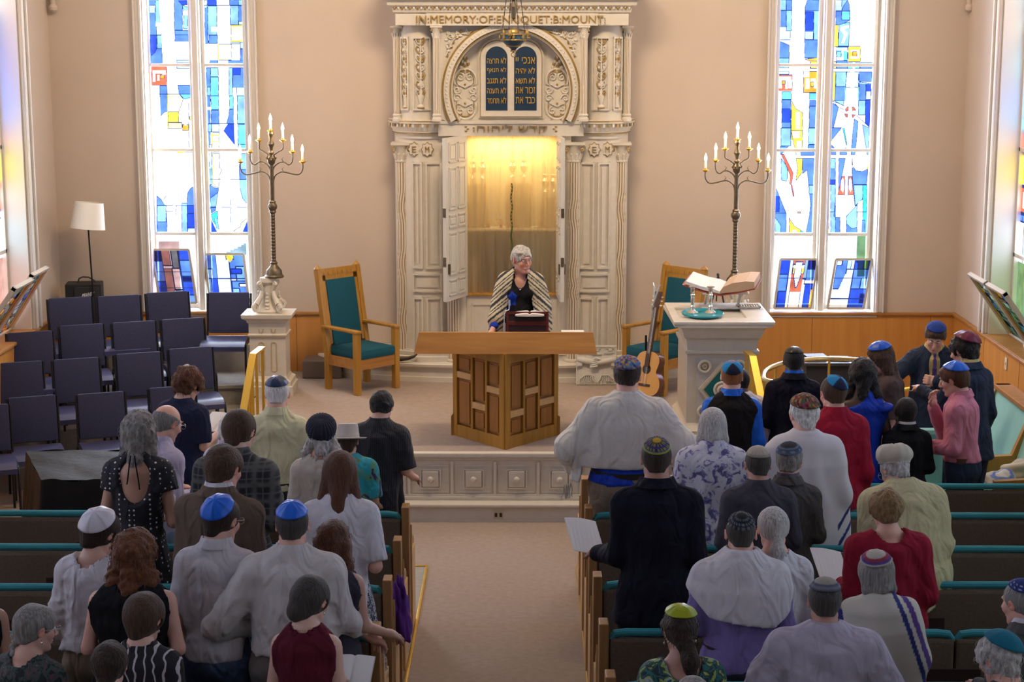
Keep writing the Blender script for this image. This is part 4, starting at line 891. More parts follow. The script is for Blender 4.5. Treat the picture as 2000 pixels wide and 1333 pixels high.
# ================================================================== pews
PEWY_R = [12.0, 11.25, 10.5, 9.79, 8.97, 8.2, 7.45]; PEWY_L = [11.26, 10.5, 9.71, 8.9, 8.14, 7.38]
def pew(Yb, side, row):
    xa, xb = ((-.83, XL + .35) if side < 0 else (.40, XR - .25))
    x0, x1 = min(xa, xb), max(xa, xb); nm = 'left' if side < 0 else 'right'
    ords = ['front', 'second', 'third', 'fourth', 'fifth', 'sixth', 'seventh']
    root = empty('pew', ((x0 + x1) / 2, Yb, 0), 0, 'oak pew with brown upholstered back and teal piping, %s row %s of the aisle' % (ords[row], nm), 'pew', 'pews %s of the aisle' % nm)
    cx = (x0 + x1) / 2
    for ex, first in ((xa, True), (xb, False)):
        # end panel: tall back post, sloping notch, lower arm toward the front
        e = MB(); t = .052; e0 = ex - cx - (t if (side < 0) == first else 0) + (t if False else 0); e0 = (ex - cx) - (0 if side > 0 and first else t) if first else (ex - cx) - t / 2
        if side < 0 and first: e0 = ex - cx
        e.prism([(-.01, 0), (.46, 0), (.46, .60), (.40, .64), (.16, .64), (.12, .68), (.105, .95), (-.01, .95)], e0, e0 + t, 0, 'yz')
        o = e.build('pew_end', [PEWOAK], root)
        bmod = o.modifiers.new('bevel', 'BEVEL'); bmod.width = .006; bmod.segments = 2
        if first:
            e = MB(); e.prism([(.10, .05), (.40, .05), (.40, .58), (.15, .60), (.12, .66), (.09, .80)], e0 + (t if side < 0 else -.012), e0 + (t + .012 if side < 0 else 0), 0, 'yz'); e.build('end_panel_overlay', [OAKL], root)
    bx0, bx1 = x0 - cx + (.0 if side < 0 else .055), x1 - cx - (0.0 if side < 0 else 0)
    # sections
    w = 1.72; n = max(1, round((bx1 - bx0) / w)); w = (bx1 - bx0) / n; b = MB(); p = MB()
    for i in range(n):
        q0, q1 = bx0 + i * w + .004, bx0 + (i + 1) * w - .004
        b.box(q0, q1, .0, .05, .36, .865, bev=.02)
        pts = [(q0 + .008, .03, .855), (q0 + .03, .03, .885), (q0 + .09, .03, .892), (q1 - .09, .03, .892), (q1 - .03, .03, .885), (q1 - .008, .03, .855)]
        p.tube(pts, [.018, .022, .022, .022, .022, .018], 10)
        b.box(q0, q1, .05, .085, .40, .84, bev=.012)
    b.build('back_cushion', [PEWBACK], root); p.build('piping', [TEALP], root, smooth=True)
    s_ = MB(); s_.box(bx0, bx1, .06, .24, .37, .45, bev=.03); s_.build('seat_cushion', [TEAL], root)
    s_ = MB(); s_.box(bx0, bx1, .02, .22, .33, .37); s_.box(bx0, bx1, .06, .09, .08, .33); s_.build('seat_base', [PEWOAK], root)
    xx = bx0 + (.5 if side > 0 else .3)
    while xx < bx1 - .4:
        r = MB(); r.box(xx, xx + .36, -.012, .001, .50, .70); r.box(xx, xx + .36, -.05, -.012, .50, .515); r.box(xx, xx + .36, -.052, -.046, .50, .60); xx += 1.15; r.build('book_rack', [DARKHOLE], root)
    return root
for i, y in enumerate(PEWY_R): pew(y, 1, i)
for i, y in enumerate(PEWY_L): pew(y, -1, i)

# ================================================================== navy stacking chairs of the choir
def stack_chair():
    r = empty('stacking_chair'); hw = .205
    b = MB(); b.T = Matrix.Translation((0, -.19, .46)) @ Matrix.Rotation(math.radians(-9), 4, 'X').inverted() if False else Matrix.Translation((0, .20, .46)) @ Matrix.Rotation(math.radians(-10), 4, 'X')
    b.box(-hw, hw, -.025, .022, .01, .42, bev=.02); b.build('backrest', [CHAIRF], r, smooth=True)
    e = MB(); e.T = b.T
    for s in (-1, 1): e.tube([(s * (hw + .012), 0, -.08), (s * (hw + .012), 0, .2), (s * (hw + .012), 0, .41)], .011, 8)
    e.tube([(-hw - .012, .012, .04), (hw + .012, .012, .04)], .009, 8); e.build('back_frame', [BLACKM], r, smooth=True)
    s_ = MB(); n = 10; prof = []
    for i in range(n + 1):
        t = i / n; y = .2 - .43 * t; z = .445 + .012 * math.sin(t * PI * 1.1) - (.035 * max(0, (t - .8) / .2) ** 2); prof.append((y, z))
    s_.prism(prof + [(y, z - .045) for y, z in prof[::-1]], -.22, .22, 0, 'yz'); s_.build('seat', [NAVYV], r, smooth=True)
    for s in (-1, 1):
        l = MB(); l.tube([(s * .225, .2, .42), (s * .226, -.12, .42), (s * .227, -.19, .41), (s * .228, -.215, .36), (s * .23, -.225, .0)], .0115, 8); l.build('leg', [BLACKM], r, smooth=True)
        l = MB(); l.tube([(s * .222, .18, .42), (s * .225, .22, .38), (s * .228, .26, .0)], .0115, 8); l.build('leg', [BLACKM], r, smooth=True)
    return r
ch0 = stack_chair(); used = False
CHLIST = [  # left px, right px of the back's top edge, top row, depth, riser height, label
    (95, 177, 581, 17.1, .6, 'navy upholstered stacking chair, leftmost of the back row before the amplifier'),
    (190, 272, 577, 17.1, .6, 'navy upholstered stacking chair beside the floor lamp, second of the back row'),
    (285, 367, 570, 17.1, .6, 'navy upholstered stacking chair below the left leaning glass panel, back row'),
    (406, 489, 571, 17.15, .6, 'navy stacking chair facing the hall, seat fully in view beside the white pedestal'),
    (15, 101, 648, 16.4, .4, 'navy stacking chair by the left window ledge in the second choir row'),
    (115, 202, 634, 16.4, .4, 'navy stacking chair directly below the leftmost back row chair'),
    (217, 305, 628, 16.4, .4, 'navy stacking chair in the middle of the second choir row'),
    (314, 398, 622, 16.4, .4, 'navy stacking chair at the right end of the second choir row'),
    (-5, 78, 707, 15.75, .2, 'navy stacking chair at the left edge of the third choir row'),
    (102, 194, 700, 15.75, .2, 'navy stacking chair, second from left in the third choir row'),
    (225, 314, 689, 15.75, .2, 'navy stacking chair just left of the curly haired woman, third choir row'),
    (328, 415, 679, 15.75, .2, 'navy stacking chair behind the curly haired woman with open seat to its right'),
    (13, 111, 774, 15.05, .0, 'navy stacking chair behind the left end of the black draped table'),
    (149, 243, 767, 15.05, .0, 'navy stacking chair standing behind the middle of the black draped table'),
    (291, 380, 755, 15.1, .0, 'navy stacking chair half hidden by the curly haired woman in navy'),
    (-80, 16, 792, 14.5, .0, 'navy stacking chair cut by the left edge with its seat showing')]
for i, (p0, p1, yt, Yd, zf, lb) in enumerate(CHLIST):
    q0, q1 = atZ(p0, yt, zf + .875), atZ(p1, yt, zf + .875); c = (q0 + q1) / 2; Yd = c.y
    r = ch0 if i == 0 else dup(ch0); rz = math.radians(0 if i == 3 else 21)
    sc = 1.0
    r.location = (c.x + .27 * math.sin(rz), Yd - .27 * math.cos(rz), zf); r.scale = (1.0, 1.0, sc); r.rotation_euler = (0, 0, rz)
    tag(r, lb, 'chair', 'navy choir chairs')

# ================================================================== clergy chairs
def throne(px_, mirror, label):
    r = empty('clergy_chair', (0, 0, 0), 0, label, 'chair', 'clergy armchairs')
    w, d = .50, .44; hw = w / 2
    for sx in (-1, 1):
        l = MB(); l.box(sx * hw - .030, sx * hw + .030, -d / 2 - .03, -d / 2 + .03, 0, .66, bev=.006); l.build('leg', [OAK], r)
        l = MB(); l.bar((sx * hw, d / 2 + .0, 0), (sx * hw, d / 2 + .0, .42), .05, .06, up=(0, 1, 0)); l.bar((sx * hw, d / 2, .40), (sx * hw, d / 2 + .14, 1.26), .05, .06, up=(0, 1, 0)); l.build('leg', [OAK], r)
        f = MB(); f.lathe([(.034, 0), (.036, .015), (.026, .03), (.0, .055)], 8, c=(sx * hw, d / 2 + .14, 1.25)); f.build('finial', [OAK], r)
        a = MB(); a.box(sx * hw - .035, sx * hw + .035, -d / 2 - .04, d / 2 + .06, .648, .680, bev=.01); a.build('armrest', [OAK], r)
    k = MB()
    for sx in (-1, 1): k.box(min(sx * hw - .02, sx * hw + .02), max(sx * hw - .02, sx * hw + .02), -d / 2, d / 2, .27, .37)
    k.box(-hw, hw, -d / 2 - .02, -d / 2 + .01, .26, .37); k.box(-hw, hw, d / 2 - .02, d / 2 + .01, .27, .37); k.build('seat_rail', [OAKX], r)
    s_ = MB(); s_.box(-hw + .01, hw - .01, -d / 2 - .035, d / 2, .36, .47, bev=.045); s_.build('seat', [TEAL], r, smooth=True)
    T = Matrix.Translation((0, d / 2 + .0, .40)) @ Matrix.Rotation(-math.atan(.14 / .86), 4, 'X')
    b = MB(); b.T = T; b.box(-hw, hw, -.02, .02, .74, .87, bev=.004); b.box(-hw, hw, -.02, .02, .0, .08); b.box(-hw, -hw + .07, -.02, .02, .0, .8); b.box(hw - .07, hw, -.02, .02, .0, .8)
    for i in range(7): x = -hw + .07 + i * (w - .14) / 6; b.box(x - .02, x + .02, -.026, -.018, .80, .835)
    b.build('back_frame', [OAK], r)
    b = MB(); b.T = T; b.box(-hw + .065, hw - .065, -.035, .03, .06, .75, bev=.015); b.build('backrest', [TEAL], r, smooth=True)
    return r
t1 = throne(0, 0, 'oak armchair with tall teal upholstered back standing left of the ark')
A0, D0, B0 = atZ(640, 761, ZB), atZ(712, 748, ZB), atZ(693, 774, ZB)
t1.location = ((atZ(693, 774, ZB) + D0) / 2); t1.location.z = ZB
t1.rotation_euler = (0, 0, math.radians(46)); t1.location = Vector((-1.62, 16.93, ZB)); t1.scale = (1, 1, .94)
t2 = dup(t1); t2['label'] = 'oak armchair with tall teal back right of the ark, behind the guitar'
t2.location = Vector((1.33, 16.93, ZB)); t2.rotation_euler = (0, 0, math.radians(-46))

# ================================================================== lectern
q = atZ(986, 880, ZB); LX = q.x; LY = 14.42
lec = empty('lectern', (LX, LY, ZB), 0, 'oak lectern with pointed panelled front and wide overhanging top', 'lectern')
hw, dp = .452, .54; LTOP = atY(986, 692, LY).z - ZB
mb = MB()
fl = [(-hw, .56), (-hw, 1.1), (hw, 1.1), (hw, .56), (0, .0)]
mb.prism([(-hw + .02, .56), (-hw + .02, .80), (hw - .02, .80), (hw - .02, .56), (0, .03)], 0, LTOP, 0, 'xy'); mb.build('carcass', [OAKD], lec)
mb = MB(); pn = MB(); st = MB()
z0, z1 = .0, LTOP
for s in (-1, 1):
    P0 = Vector((0, 0, 0)); P1 = Vector((s * hw, dp, 0)); d = (P1 - P0); L = d.length; d.normalize(); nrm = Vector((d.y * (1 if s > 0 else -1), -abs(d.x), 0)).normalized()
    def slab(mbx, u0, u1, a, b, o0, o1, bev=0):
        v = []
        for z in (a, b):
            for o in (o0, o1):
                for u in (u0, u1): p = P0 + d * u + nrm * o; v.append((p.x, p.y, z))
        mbx.add(v, [(0, 1, 3, 2), (4, 6, 7, 5), (0, 4, 5, 1), (2, 3, 7, 6), (0, 2, 6, 4), (1, 5, 7, 3)])
    slab(mb, 0, .06, 0, z1, -.02, .014); slab(mb, L - .055, L, .0, z1, -.02, .014); slab(mb, .06, L - .05, 0, .105, -.02, .012); slab(mb, .06, L - .05, z1 - .09, z1, -.02, .012)
    cols = 3; g = (L - .06 - .05) / cols; split = {-1: (.50, .18, .60)[::1], 1: (.30, .53, .28)}[s]
    splits = {-1: (.62, .34, .72), 1: (.30, .56, .36)}[s]     # from the centre post outward
    for c in range(cols):
        u0 = .06 + c * g; slab(mb, u0 + g - .026, u0 + g, .1, z1 - .08, -.02, .010) if c < 2 else None
        a = u0 + .010; b = u0 + g - (.036 if c < 2 else .010); zs_ = .105 + (z1 - .2) * splits[c]
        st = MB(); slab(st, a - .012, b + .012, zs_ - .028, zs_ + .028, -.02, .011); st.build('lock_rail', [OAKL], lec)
        for za_, zb_ in ((.115, zs_ - .038), (zs_ + .038, z1 - .10)):
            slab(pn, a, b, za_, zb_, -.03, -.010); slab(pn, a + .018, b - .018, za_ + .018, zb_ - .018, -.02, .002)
    # foot flare
    mb.prism([(s * hw - s * .03, .2), (s * (hw + .028), .17), (s * (hw + .028), 0), (s * hw - s * .03, 0)] if s > 0 else [(s * hw + .03, 0), (s * (hw + .028), 0), (s * (hw + .028), .17), (s * hw, .21), (s * hw + .03, .2)], dp - .02, dp + .045, 0)
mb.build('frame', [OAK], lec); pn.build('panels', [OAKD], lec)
fz0, fz1 = atY(986, 692, LY).z - ZB, atY(986, 650, LY + .08).z - ZB; X0, X1 = atY(808, 692, LY).x - LX, atY(1166, 692, LY).x - LX; X2, X3 = atY(818, 650, LY + .08).x - LX, atY(1158, 650, LY + .08).x - LX
mb = MB(); dB = .74; dz = .16
v = [(X0, -.0, fz0), (X1, -.0, fz0), (X1, .03, fz0), (X0, .03, fz0), (X2, .08, fz1), (X3, .08, fz1), (X3, .115, fz1), (X2, .115, fz1)]
mb.add(v, [(0, 1, 5, 4), (4, 5, 6, 7), (3, 7, 6, 2), (0, 4, 7, 3), (1, 2, 6, 5), (0, 3, 2, 1)]); mb.build('top_fascia', [OAKX], lec)
mb = MB(); v = [(x, y, z + d) for d in (0, -.03) for x, y, z in ((X2 + .01, .10, fz1 - .015), (X3 - .01, .10, fz1 - .015), (X3 - .03, dB, fz1 - dz), (X2 + .03, dB, fz1 - dz))]
mb.add(v, [(0, 1, 2, 3), (4, 7, 6, 5), (0, 4, 5, 1), (1, 5, 6, 2), (2, 6, 7, 3), (3, 7, 4, 0)]); mb.build('top', [OAKX], lec)
def topz(y): return ZB + fz1 - .015 - (dz - .015) * (y - LY - .10) / (dB - .10)
# reading stand, microphone, book
rs = empty('book_stand', atY(1033, 640, 15.0), 0, 'dark mahogany slatted book stand on the oak lectern', 'stand'); rs.location = (atY(1030, 640, 14.95).x, 14.95, topz(14.95))
MAHO = M('mahogany', (.085, .012, .010), .3); m1 = MB(); m1.T = Matrix.Rotation(math.radians(-14), 4, 'X')
for z0_, z1_ in ((0, .035), (.095, .13), (.19, .215)): m1.box(-.185, .185, -.012, .012, z0_, z1_, bev=.003)
for x in (-.185, .165): m1.box(x, x + .02, -.012, .012, 0, .215)
m1.box(-.17, .17, -.004, .008, .03, .195, 1); m1.build('slatted_back', [MAHO, M('mahogany_panel', (.022, .010, .014), .35)], rs); m1 = MB(); m1.box(-.18, .18, .0, .2, 0, .012); m1.bar((-.1, .18, .01), (-.1, .05, .17), .015, .01); m1.bar((.1, .18, .01), (.1, .05, .17), .015, .01); m1.build('stand_base', [MAHO], rs)
mc = empty('microphone', (atY(985, 640, 14.85).x, 14.85, topz(14.85)), 0, 'thin grey gooseneck microphone on a dark wood block on the lectern', 'microphone')
m1 = MB(); m1.box(-.045, .045, -.03, .03, 0, .03, bev=.004); m1.build('base', [MAHO], mc)
m1 = MB(); m1.tube([(0, 0, .03), (0, 0, .06), (0, 0, .11)], .011, 8); m1.tube([(0, 0, .1), (0, 0, .18), (.01, 0, .215), (.04, .01, .225), (.045, .02, .27)], .005, 8); m1.tube([(.045, .02, .26), (.042, .03, .31)], .009, 8); m1.build('gooseneck', [M('mic_grey', (.35, .42, .48), .35, .4)], mc, smooth=True)
def flat_book(name, loc, rz, w, l, h, cover, label, cat='book', openb=False, tilt=0, group=None):
    r = empty(name, loc, rz, label, cat, group); r.rotation_euler = (tilt, 0, rz)
    if openb:
        c = MB(); c.prism([(-w, .012), (-w * .5, .0), (0, .006), (w * .5, 0), (w, .012), (w, .006), (0, -.003), (-w, .006)], -l / 2, l / 2); c.build('cover', [cover], r)
        pg = MB(); n = 8
        for s in (-1, 1):
            top = [(s * w * .96 * i / n, h * (1 - .55 * (i / n) ** 2) * (math.sin(min(1, (i + .6) / 2.2) * PI / 2)) + .010) for i in range(n + 1)]
            pg.prism(top + [(s * w * .96, .008), (0, .004)], -l / 2 + .006, l / 2 - .006)
        pg.build('pages', [PAPER], r)
    else:
        c = MB(); c.box(-w / 2, w / 2, -l / 2, l / 2, 0, .003); c.box(-w / 2, w / 2, -l / 2, l / 2, h - .003, h); c.box(-w / 2, -w / 2 + .004, -l / 2, l / 2, 0, h); c.build('cover', [cover], r)
        pg = MB(); pg.box(-w / 2 + .004, w / 2 - .005, -l / 2 + .004, l / 2 - .004, .003, h - .003); pg.build('pages', [PAPER], r)
    return r
COVB = M('book_cover_black', (.02, .02, .025), .5); COVR = M('book_cover_red', (.30, .05, .03), .5); COVW = M('paper_cover', (.62, .60, .58), .7)
flat_book('prayer_book', (atY(1030, 640, 14.85).x + .02, 15.03, topz(14.95) + .17), 0, .13, .2, .02, COVB, 'open prayer book resting over the mahogany stand on the lectern', openb=True, tilt=.0)
p_ = MB(); p_.box(-.07, .13, -.1, .1, 0, .025, bev=.003); o = p_.build('papers', [PAPER]); o.location = (atY(1112, 640, 15.0).x, 15.0, topz(15.0) + .015); tag(o, 'small stack of cream papers at the right end of the lectern top', 'papers')

# ================================================================== candelabra
def candelabrum(px, py_top, Yc, zp, label, s=1.0):
    q = atY(px, py_top, Yc); H = q.z - zp; r = empty('candelabrum', (q.x, Yc, zp), 0, label, 'candelabrum', 'seven light candelabra'); r.scale = (1, 1, 1)
    zs = H - .12; u = (zs) / 1.42
    m = MB(); m.lathe([(.09, 0), (.095, .015), (.08, .03), (.075, .07), (.05, .10), (.035, .12), (.03, .13), (.038, .145), (.024, .16)], 20)
    for i in range(44):
        z = .16 + i * .0105 * u; m.lathe([(.021 + .0022 * math.sin(i * 2.1), z), (.021 + .0022 * math.sin(i * 2.1 + 2.1), z + .0105 * u)], 14)
    zk = .16 + .46 * u
    m.lathe([(.02, zk), (.035, zk + .02), (.03, zk + .035), (.045, zk + .06), (.045, zk + .085), (.03, zk + .11), (.035, zk + .12), (.02, zk + .135)], 20)
    z2 = zk + .135; z3 = z2 + .34 * u; m.lathe([(.020, z2), (.022, (z2 + z3) / 2), (.018, z3), (.035, z3 + .02), (.04, z3 + .05), (.022, z3 + .085), (.02, z3 + .1), (.028, z3 + .12), (.015, z3 + .14), (.02, z3 + .17), (.034, z3 + .2), (.018, z3 + .235), (.02, z3 + .27), (.03, z3 + .3), (.012, z3 + .34), (.006, zs - .01)], 16)
    for i in range(6):
        t = PI * i / 3; c, s_ = math.cos(t), math.sin(t); m.tube([(.02 * c, .02 * s_, z3 + .02), (.045 * c, .045 * s_, z3 + .07), (.03 * c, .03 * s_, z3 + .1)], [.006, .009, .003], 6)
    m.build('stem', [BRONZE], r, smooth=True)
    tips = [(0, H)]
    for k, (dx, drop) in enumerate(((.115, .09), (.205, .20), (.30, .295))):
        for s_ in (-1, 1):
            a = MB(); x = s_ * dx; zt = H - .125 - drop; zj = zt - (.10 if k == 0 else .085 - .02 * (k == 2)) ; zs0 = zt - (.15, .125, .11)[k] 
            if k == 0: pts = [(s_ * .008, 0, zt - .16), (s_ * .03, 0, zt - .13), (s_ * .07, 0, zt - .10), (x * .97, 0, zt - .075), (x, 0, zt - .03), (x, 0, zt)]
            else:
                pts = [(s_ * .012, 0, zt - .17 - .03 * (k - 1)), (s_ * .03, 0, zt - .13), (s_ * .075, 0, zt - .095), (s_ * .12, 0, zt - .09), (x * .78, 0, zt - .115), (x * .93, 0, zt - .10), (x, 0, zt - .055), (x, 0, zt)]
                a.tube([(s_ * .12, 0, zt - .092), (s_ * .10, 0, zt - .06), (s_ * .118, 0, zt - .045)], [.005, .004, .002], 6)
            # smooth the arm
            P = [Vector(p) for p in pts]; Q = []
            for i in range(len(P) - 1):
                p0, p1, p2, p3 = P[max(i - 1, 0)], P[i], P[i + 1], P[min(i + 2, len(P) - 1)]
                for j in range(5):
                    t = j / 5; Q.append(.5 * ((2 * p1) + (p2 - p0) * t + (2 * p0 - 5 * p1 + 4 * p2 - p3) * t * t + (3 * p1 - p0 - 3 * p2 + p3) * t ** 3))
            Q.append(P[-1]); a.tube(Q, .0065, 8); a.build('arm', [BRONZE], r, smooth=True); tips.append((x, zt + .125))
    for x, zt in tips:
        zt -= .0
        c = MB(); c.lathe([(.004, -.135), (.016, -.13), (.034, -.115), (.036, -.112), (.015, -.108), (.014, -.095)], 14, c=(x, 0, zt)); c.build('drip_pan', [BRASS], r, smooth=True)
        c = MB(); c.lathe([(.0115, -.115), (.0115, -.03), (.008, -.026)], 12, c=(x, 0, zt)); c.build('candle_sleeve', [M('candle_sleeve', (.75, .70, .62), .4)], r, smooth=True)
        c = MB(); c.lathe([(.006, -.03), (.0135, -.012), (.015, .002), (.011, .02), (.004, .042), (0, .052)], 12, c=(x, 0, zt)); c.build('bulb', [M('bulb_glow', (1, .9, .7), .3, emit=(1, .72, .40), estr=9)], r, smooth=True)
        point('bulb_light', (q.x + x, Yc - .03, zp + zt + .01), 2.2, (1, .70, .40), .02)
candelabrum(528, 232, 16.75, 1.70, 'tall bronze seven-light candelabrum with lit bulbs on the left white pedestal')
candelabrum(1441, 249, 16.75, 1.62, 'tall bronze seven-light candelabrum with lit bulbs behind the reading table')

def pedestal(px, loc, ztop, label):
    r = empty('pedestal', loc, 0, label, 'pedestal', 'white carved pedestals'); H = ztop - ZB - .34
    m = MB(); m.square([(.24, 0), (.24, .09), (.225, .10), (.22, .14), (.19, .16), (.185, .17), (.175, .19), (.175, H - .22), (.19, H - .21), (.19, H - .2), (.18, H - .19), (.18, H - .09), (.195, H - .08), (.2, H - .06), (.24, H - .035), (.245, H)], ay=.85)
    for sy in (-1,):
        for x in (-.075, .045):
            for rr, d, mm in ((.022, .149 + .006, 0),): m.tube([(x + .015 + .026 * math.cos(t), -.175 * .85 - .002, (H - .30 if 0 < t < PI else .26) + .026 * math.sin(t)) for t in [PI * i / 8 for i in range(9)] + [PI + PI * i / 8 for i in range(9)]], .006, 6, 1, True)
            m.tube([(x + .015 + .02 * math.cos(t), -.18 * .85 - .002, H - .14 - .04 * abs(math.sin(t))) for t in [PI * i / 8 for i in range(9)]], .005, 6, 1)
    m.box(-.185, .185, -.165, .165, H - .222, H - .216, 1)
    m.build('pedestal_body', [WHITE, M('faded_gilt', (.50, .38, .22), .5)], r)
    c = MB(); c.lathe([(.13, H), (.135, H + .02), (.07, H + .1), (.055, H + .16), (.075, H + .22), (.06, H + .27), (.085, H + .30), (.08, H + .34)], 20)
    for i in range(4):
        t = PI / 4 + PI * i / 2; cc, ss = math.cos(t), math.sin(t)
        sp = [(.165 * cc + .03 * cc * math.cos(a) * (1 - a / 12), .165 * ss + .03 * ss * math.cos(a) * (1 - a / 12), H + .055 + .04 * math.sin(a) * (1 - a / 12)) for a in [i2 * .45 for i2 in range(18)]]
        c.tube(sp, .018, 8); c.tube([(.15 * cc, .15 * ss, H + .09), (.09 * cc, .09 * ss, H + .16), (.07 * cc, .07 * ss, H + .22), (.11 * cc, .11 * ss, H + .29)], [.03, .024, .02, .026], 8)
        sp = [(.105 * cc + .022 * cc * math.cos(a) * (1 - a / 12), .105 * ss + .022 * ss * math.cos(a) * (1 - a / 12), H + .28 + .028 * math.sin(a) * (1 - a / 12)) for a in [i2 * .45 for i2 in range(16)]]; c.tube(sp, .012, 8)
        for j in range(5): c.ball((.10 * math.cos(t + .785), .10 * math.sin(t + .785), H + .05 + j * .035), (.03 - .004 * j, .03 - .004 * j, .02), 0, 8)
    c.build('carved_cap', [WHITE, GOLD], r, smooth=True)
pedestal(545, (atZ(545, 752, ZB).x - .03, 16.75, ZB), 1.70, 'white square pedestal with carved scroll cap under the left candelabrum')
pedestal(1441, (atY(1441, 560, 16.75).x, 16.75, ZB), 1.62, 'white carved pedestal behind the reading table under the right candelabrum')

# ================================================================== reading table
TX, TY = 1.70, 15.12; tz = 1.62 - ZB
rt = empty('reading_table', (TX, TY, ZB), math.radians(0), 'white marble-topped reading table with carved panel and teal diamond', 'table')
hx, hy = .30, .30
MARB = M('marble_top', (.66, .62, .54), .25, var=.08, vscale=8)
m = MB(); m.square([(hx + .06, 0), (hx + .06, .05), (hx + .04, .06), (hx + .045, .09), (hx + .01, .13), (hx, .15), (hx, tz - .30), (hx + .02, tz - .29), (hx + .02, tz - .27), (hx, tz - .26), (hx + .01, tz - .17), (hx + .03, tz - .15), (hx + .05, tz - .08), (hx + .07, tz - .05)], ay=1.5, c=(0, .12, 0)); m.build('table_body', [WHITE], rt)
m = MB(); yf, yb = -.42, .62
m.prism([(-.42, yf), (.42, yf), (.40, yb), (-.44, yb)], tz - .05, tz - .025, 0, 'xy')
for q in ((-.43, .44, yf - .01, yf + .22), (-.43, .44, .34, yb), (.22, .44, yf + .2, .36), (-.43, -.36, yf + .2, .36)): m.box(q[0], q[1], q[2], q[3], tz - .03, tz, bev=.008)
m.build('table_top', [MARB], rt)
yp = .12 - hy * 1.5 - .002; m = MB()
m.box(-.22, .22, yp - .012, yp + .01, .18, tz - .33); zc_ = (.18 + tz - .33) / 2
m.build('carved_panel', [M('panel_grey_white', (.50, .49, .46), .6)], rt)
m = MB(); A = .20; Bz = .245
for k in range(4): pass
def dia(mbx, a, b, y0, y1, mm): mbx.prism([(-a, zc_), (0, zc_ - b), (a, zc_), (0, zc_ + b)], y0, y1, mm)
dia(m, A, Bz, yp - .03, yp, 0); dia(m, A - .03, Bz - .04, yp - .034, yp, 1); dia(m, A - .045, Bz - .06, yp - .038, yp, 2)
def ringy(mbx, x, z, r1, r2, y, mm): mbx.tube([(x + (r1 + r2) / 2 * math.cos(t), y, z + (r1 + r2) / 2 * math.sin(t)) for t in [2 * PI * i / 20 for i in range(20)]], (r1 - r2) / 2, 8, mm, True)
ringy(m, 0, zc_, .075, .05, yp - .04, 0); m.ball((0, yp - .04, zc_), (.05, .02, .05), 0, 16); ringy(m, 0, zc_, .03, .022, yp - .062, 1)
for sx in (-1, 1):
    for sz in (-1, 1): ringy(m, sx * .15, zc_ + sz * .20, .062, .035, yp - .02, 0); m.ball((sx * .15, yp - .012, zc_ + sz * .20), (.03, .015, .03), 0, 12); ringy(m, sx * .15, zc_ + sz * .20, .022, .012, yp - .03, 1)
m.build('diamond_ornament', [WHITE, M('faded_gilt', (.5, .38, .22)), M('teal_enamel', (.0, .13, .14), .4)], rt, smooth=True)
TZ = ZB + tz
tr = empty('round_tray', (atZ(1372, 617, TZ).x, atZ(1372, 617, TZ).y, TZ), 0, 'round turquoise tray under two silver candlesticks', 'tray')
m = MB(); m.lathe([(0, .004), (.15, .004), (.18, .014), (.185, .026), (.18, .03), (.165, .018), (.14, .008)], 32, sq=1.25); m.build('tray_dish', [M('turquoise_glaze', (.0, .26, .33), .25)], tr, smooth=True)
for px, lb in ((1352, 'silver candlestick on the left side of the turquoise tray'), (1387, 'silver candlestick on the right side of the turquoise tray')):
    q = atZ(px, 614, TZ); cs = empty('candlestick', (q.x, q.y, TZ + .008), 0, lb, 'candlestick', 'silver candlesticks on the tray')
    m = MB(); m.lathe([(.052, 0), (.052, .008), (.045, .014), (.018, .035), (.016, .05), (.024, .06), (.013, .075), (.018, .12), (.014, .15), (.022, .165), (.013, .175)], 20); m.build('base_and_stem', [SILVER], cs, smooth=True)
    m = MB(); m.lathe([(.013, .17), (.02, .19), (.018, .225), (.034, .232), (.034, .238), (.014, .238)], 20); m.build('candle_socket', [SILVER], cs, smooth=True)
q = atZ(1440, 600, TZ)
bk = empty('open_bible', (1.78, 15.50, TZ + .155), 0, 'large open book with tan page edges lying on a white stand on the reading table', 'book'); bk.rotation_euler = (math.radians(6), math.radians(-3), math.radians(-16)); bk.scale = (1.15, 1, 1)
m = MB(); m.prism([(-.29, .10), (-.12, .03), (0, .0), (.14, .02), (.28, .055), (.28, .047), (.14, .012), (0, -.01), (-.12, .02), (-.29, .09)], -.19, .19); m.build('cover', [COVR], bk)
m = MB(); m.prism([(-.27, .10), (-.12, .04), (0, .01), (0, .03), (-.05, .055), (-.14, .078), (-.26, .128)], -.18, .18); m.prism([(0, .01), (.14, .024), (.27, .055), (.27, .115), (.2, .12), (.1, .105), (.03, .07), (0, .03)], -.18, .18, 1); m.build('pages', [PAPER, M('tan_page_block', (.50, .34, .22), .7)], bk)
m = MB(); m.box(-.2, .2, -.13, .13, 0, .012); m.bar((-.15, .12, .0), (-.15, -.08, .15), .02, .02); m.bar((.15, .12, .0), (.15, -.08, .15), .02, .02); m.box(-.2, .2, -.15, .15, .135, .15)
o = m.build('book_rest', [M('rest_white', (.6, .58, .55), .5)]); o.location = (1.78, 15.50, TZ); tag(o, 'white book rest under the large open book on the reading table', 'stand')
q = atZ(1462, 601, TZ); m = MB(); m.box(-.1, .1, -.07, .07, 0, .01, bev=.004); m.box(-.1, .1, -.07, -.06, .008, .02); m.box(-.1, .1, .06, .07, .008, .02); m.box(-.1, -.09, -.07, .07, .008, .02); m.box(.09, .1, -.07, .07, .008, .02)
for i in range(14): m.ball((-.07 + (i % 7) * .023, -.03 + (i // 7) * .05, .016), (.012, .018, .006), 1, 8)
o = m.build('small_tray', [SILVER, M('tray_gilt', (.45, .35, .2), .4, .4)]); o.location = (q.x, q.y, TZ); tag(o, 'small rectangular silver tray near the back corner of the reading table', 'tray')
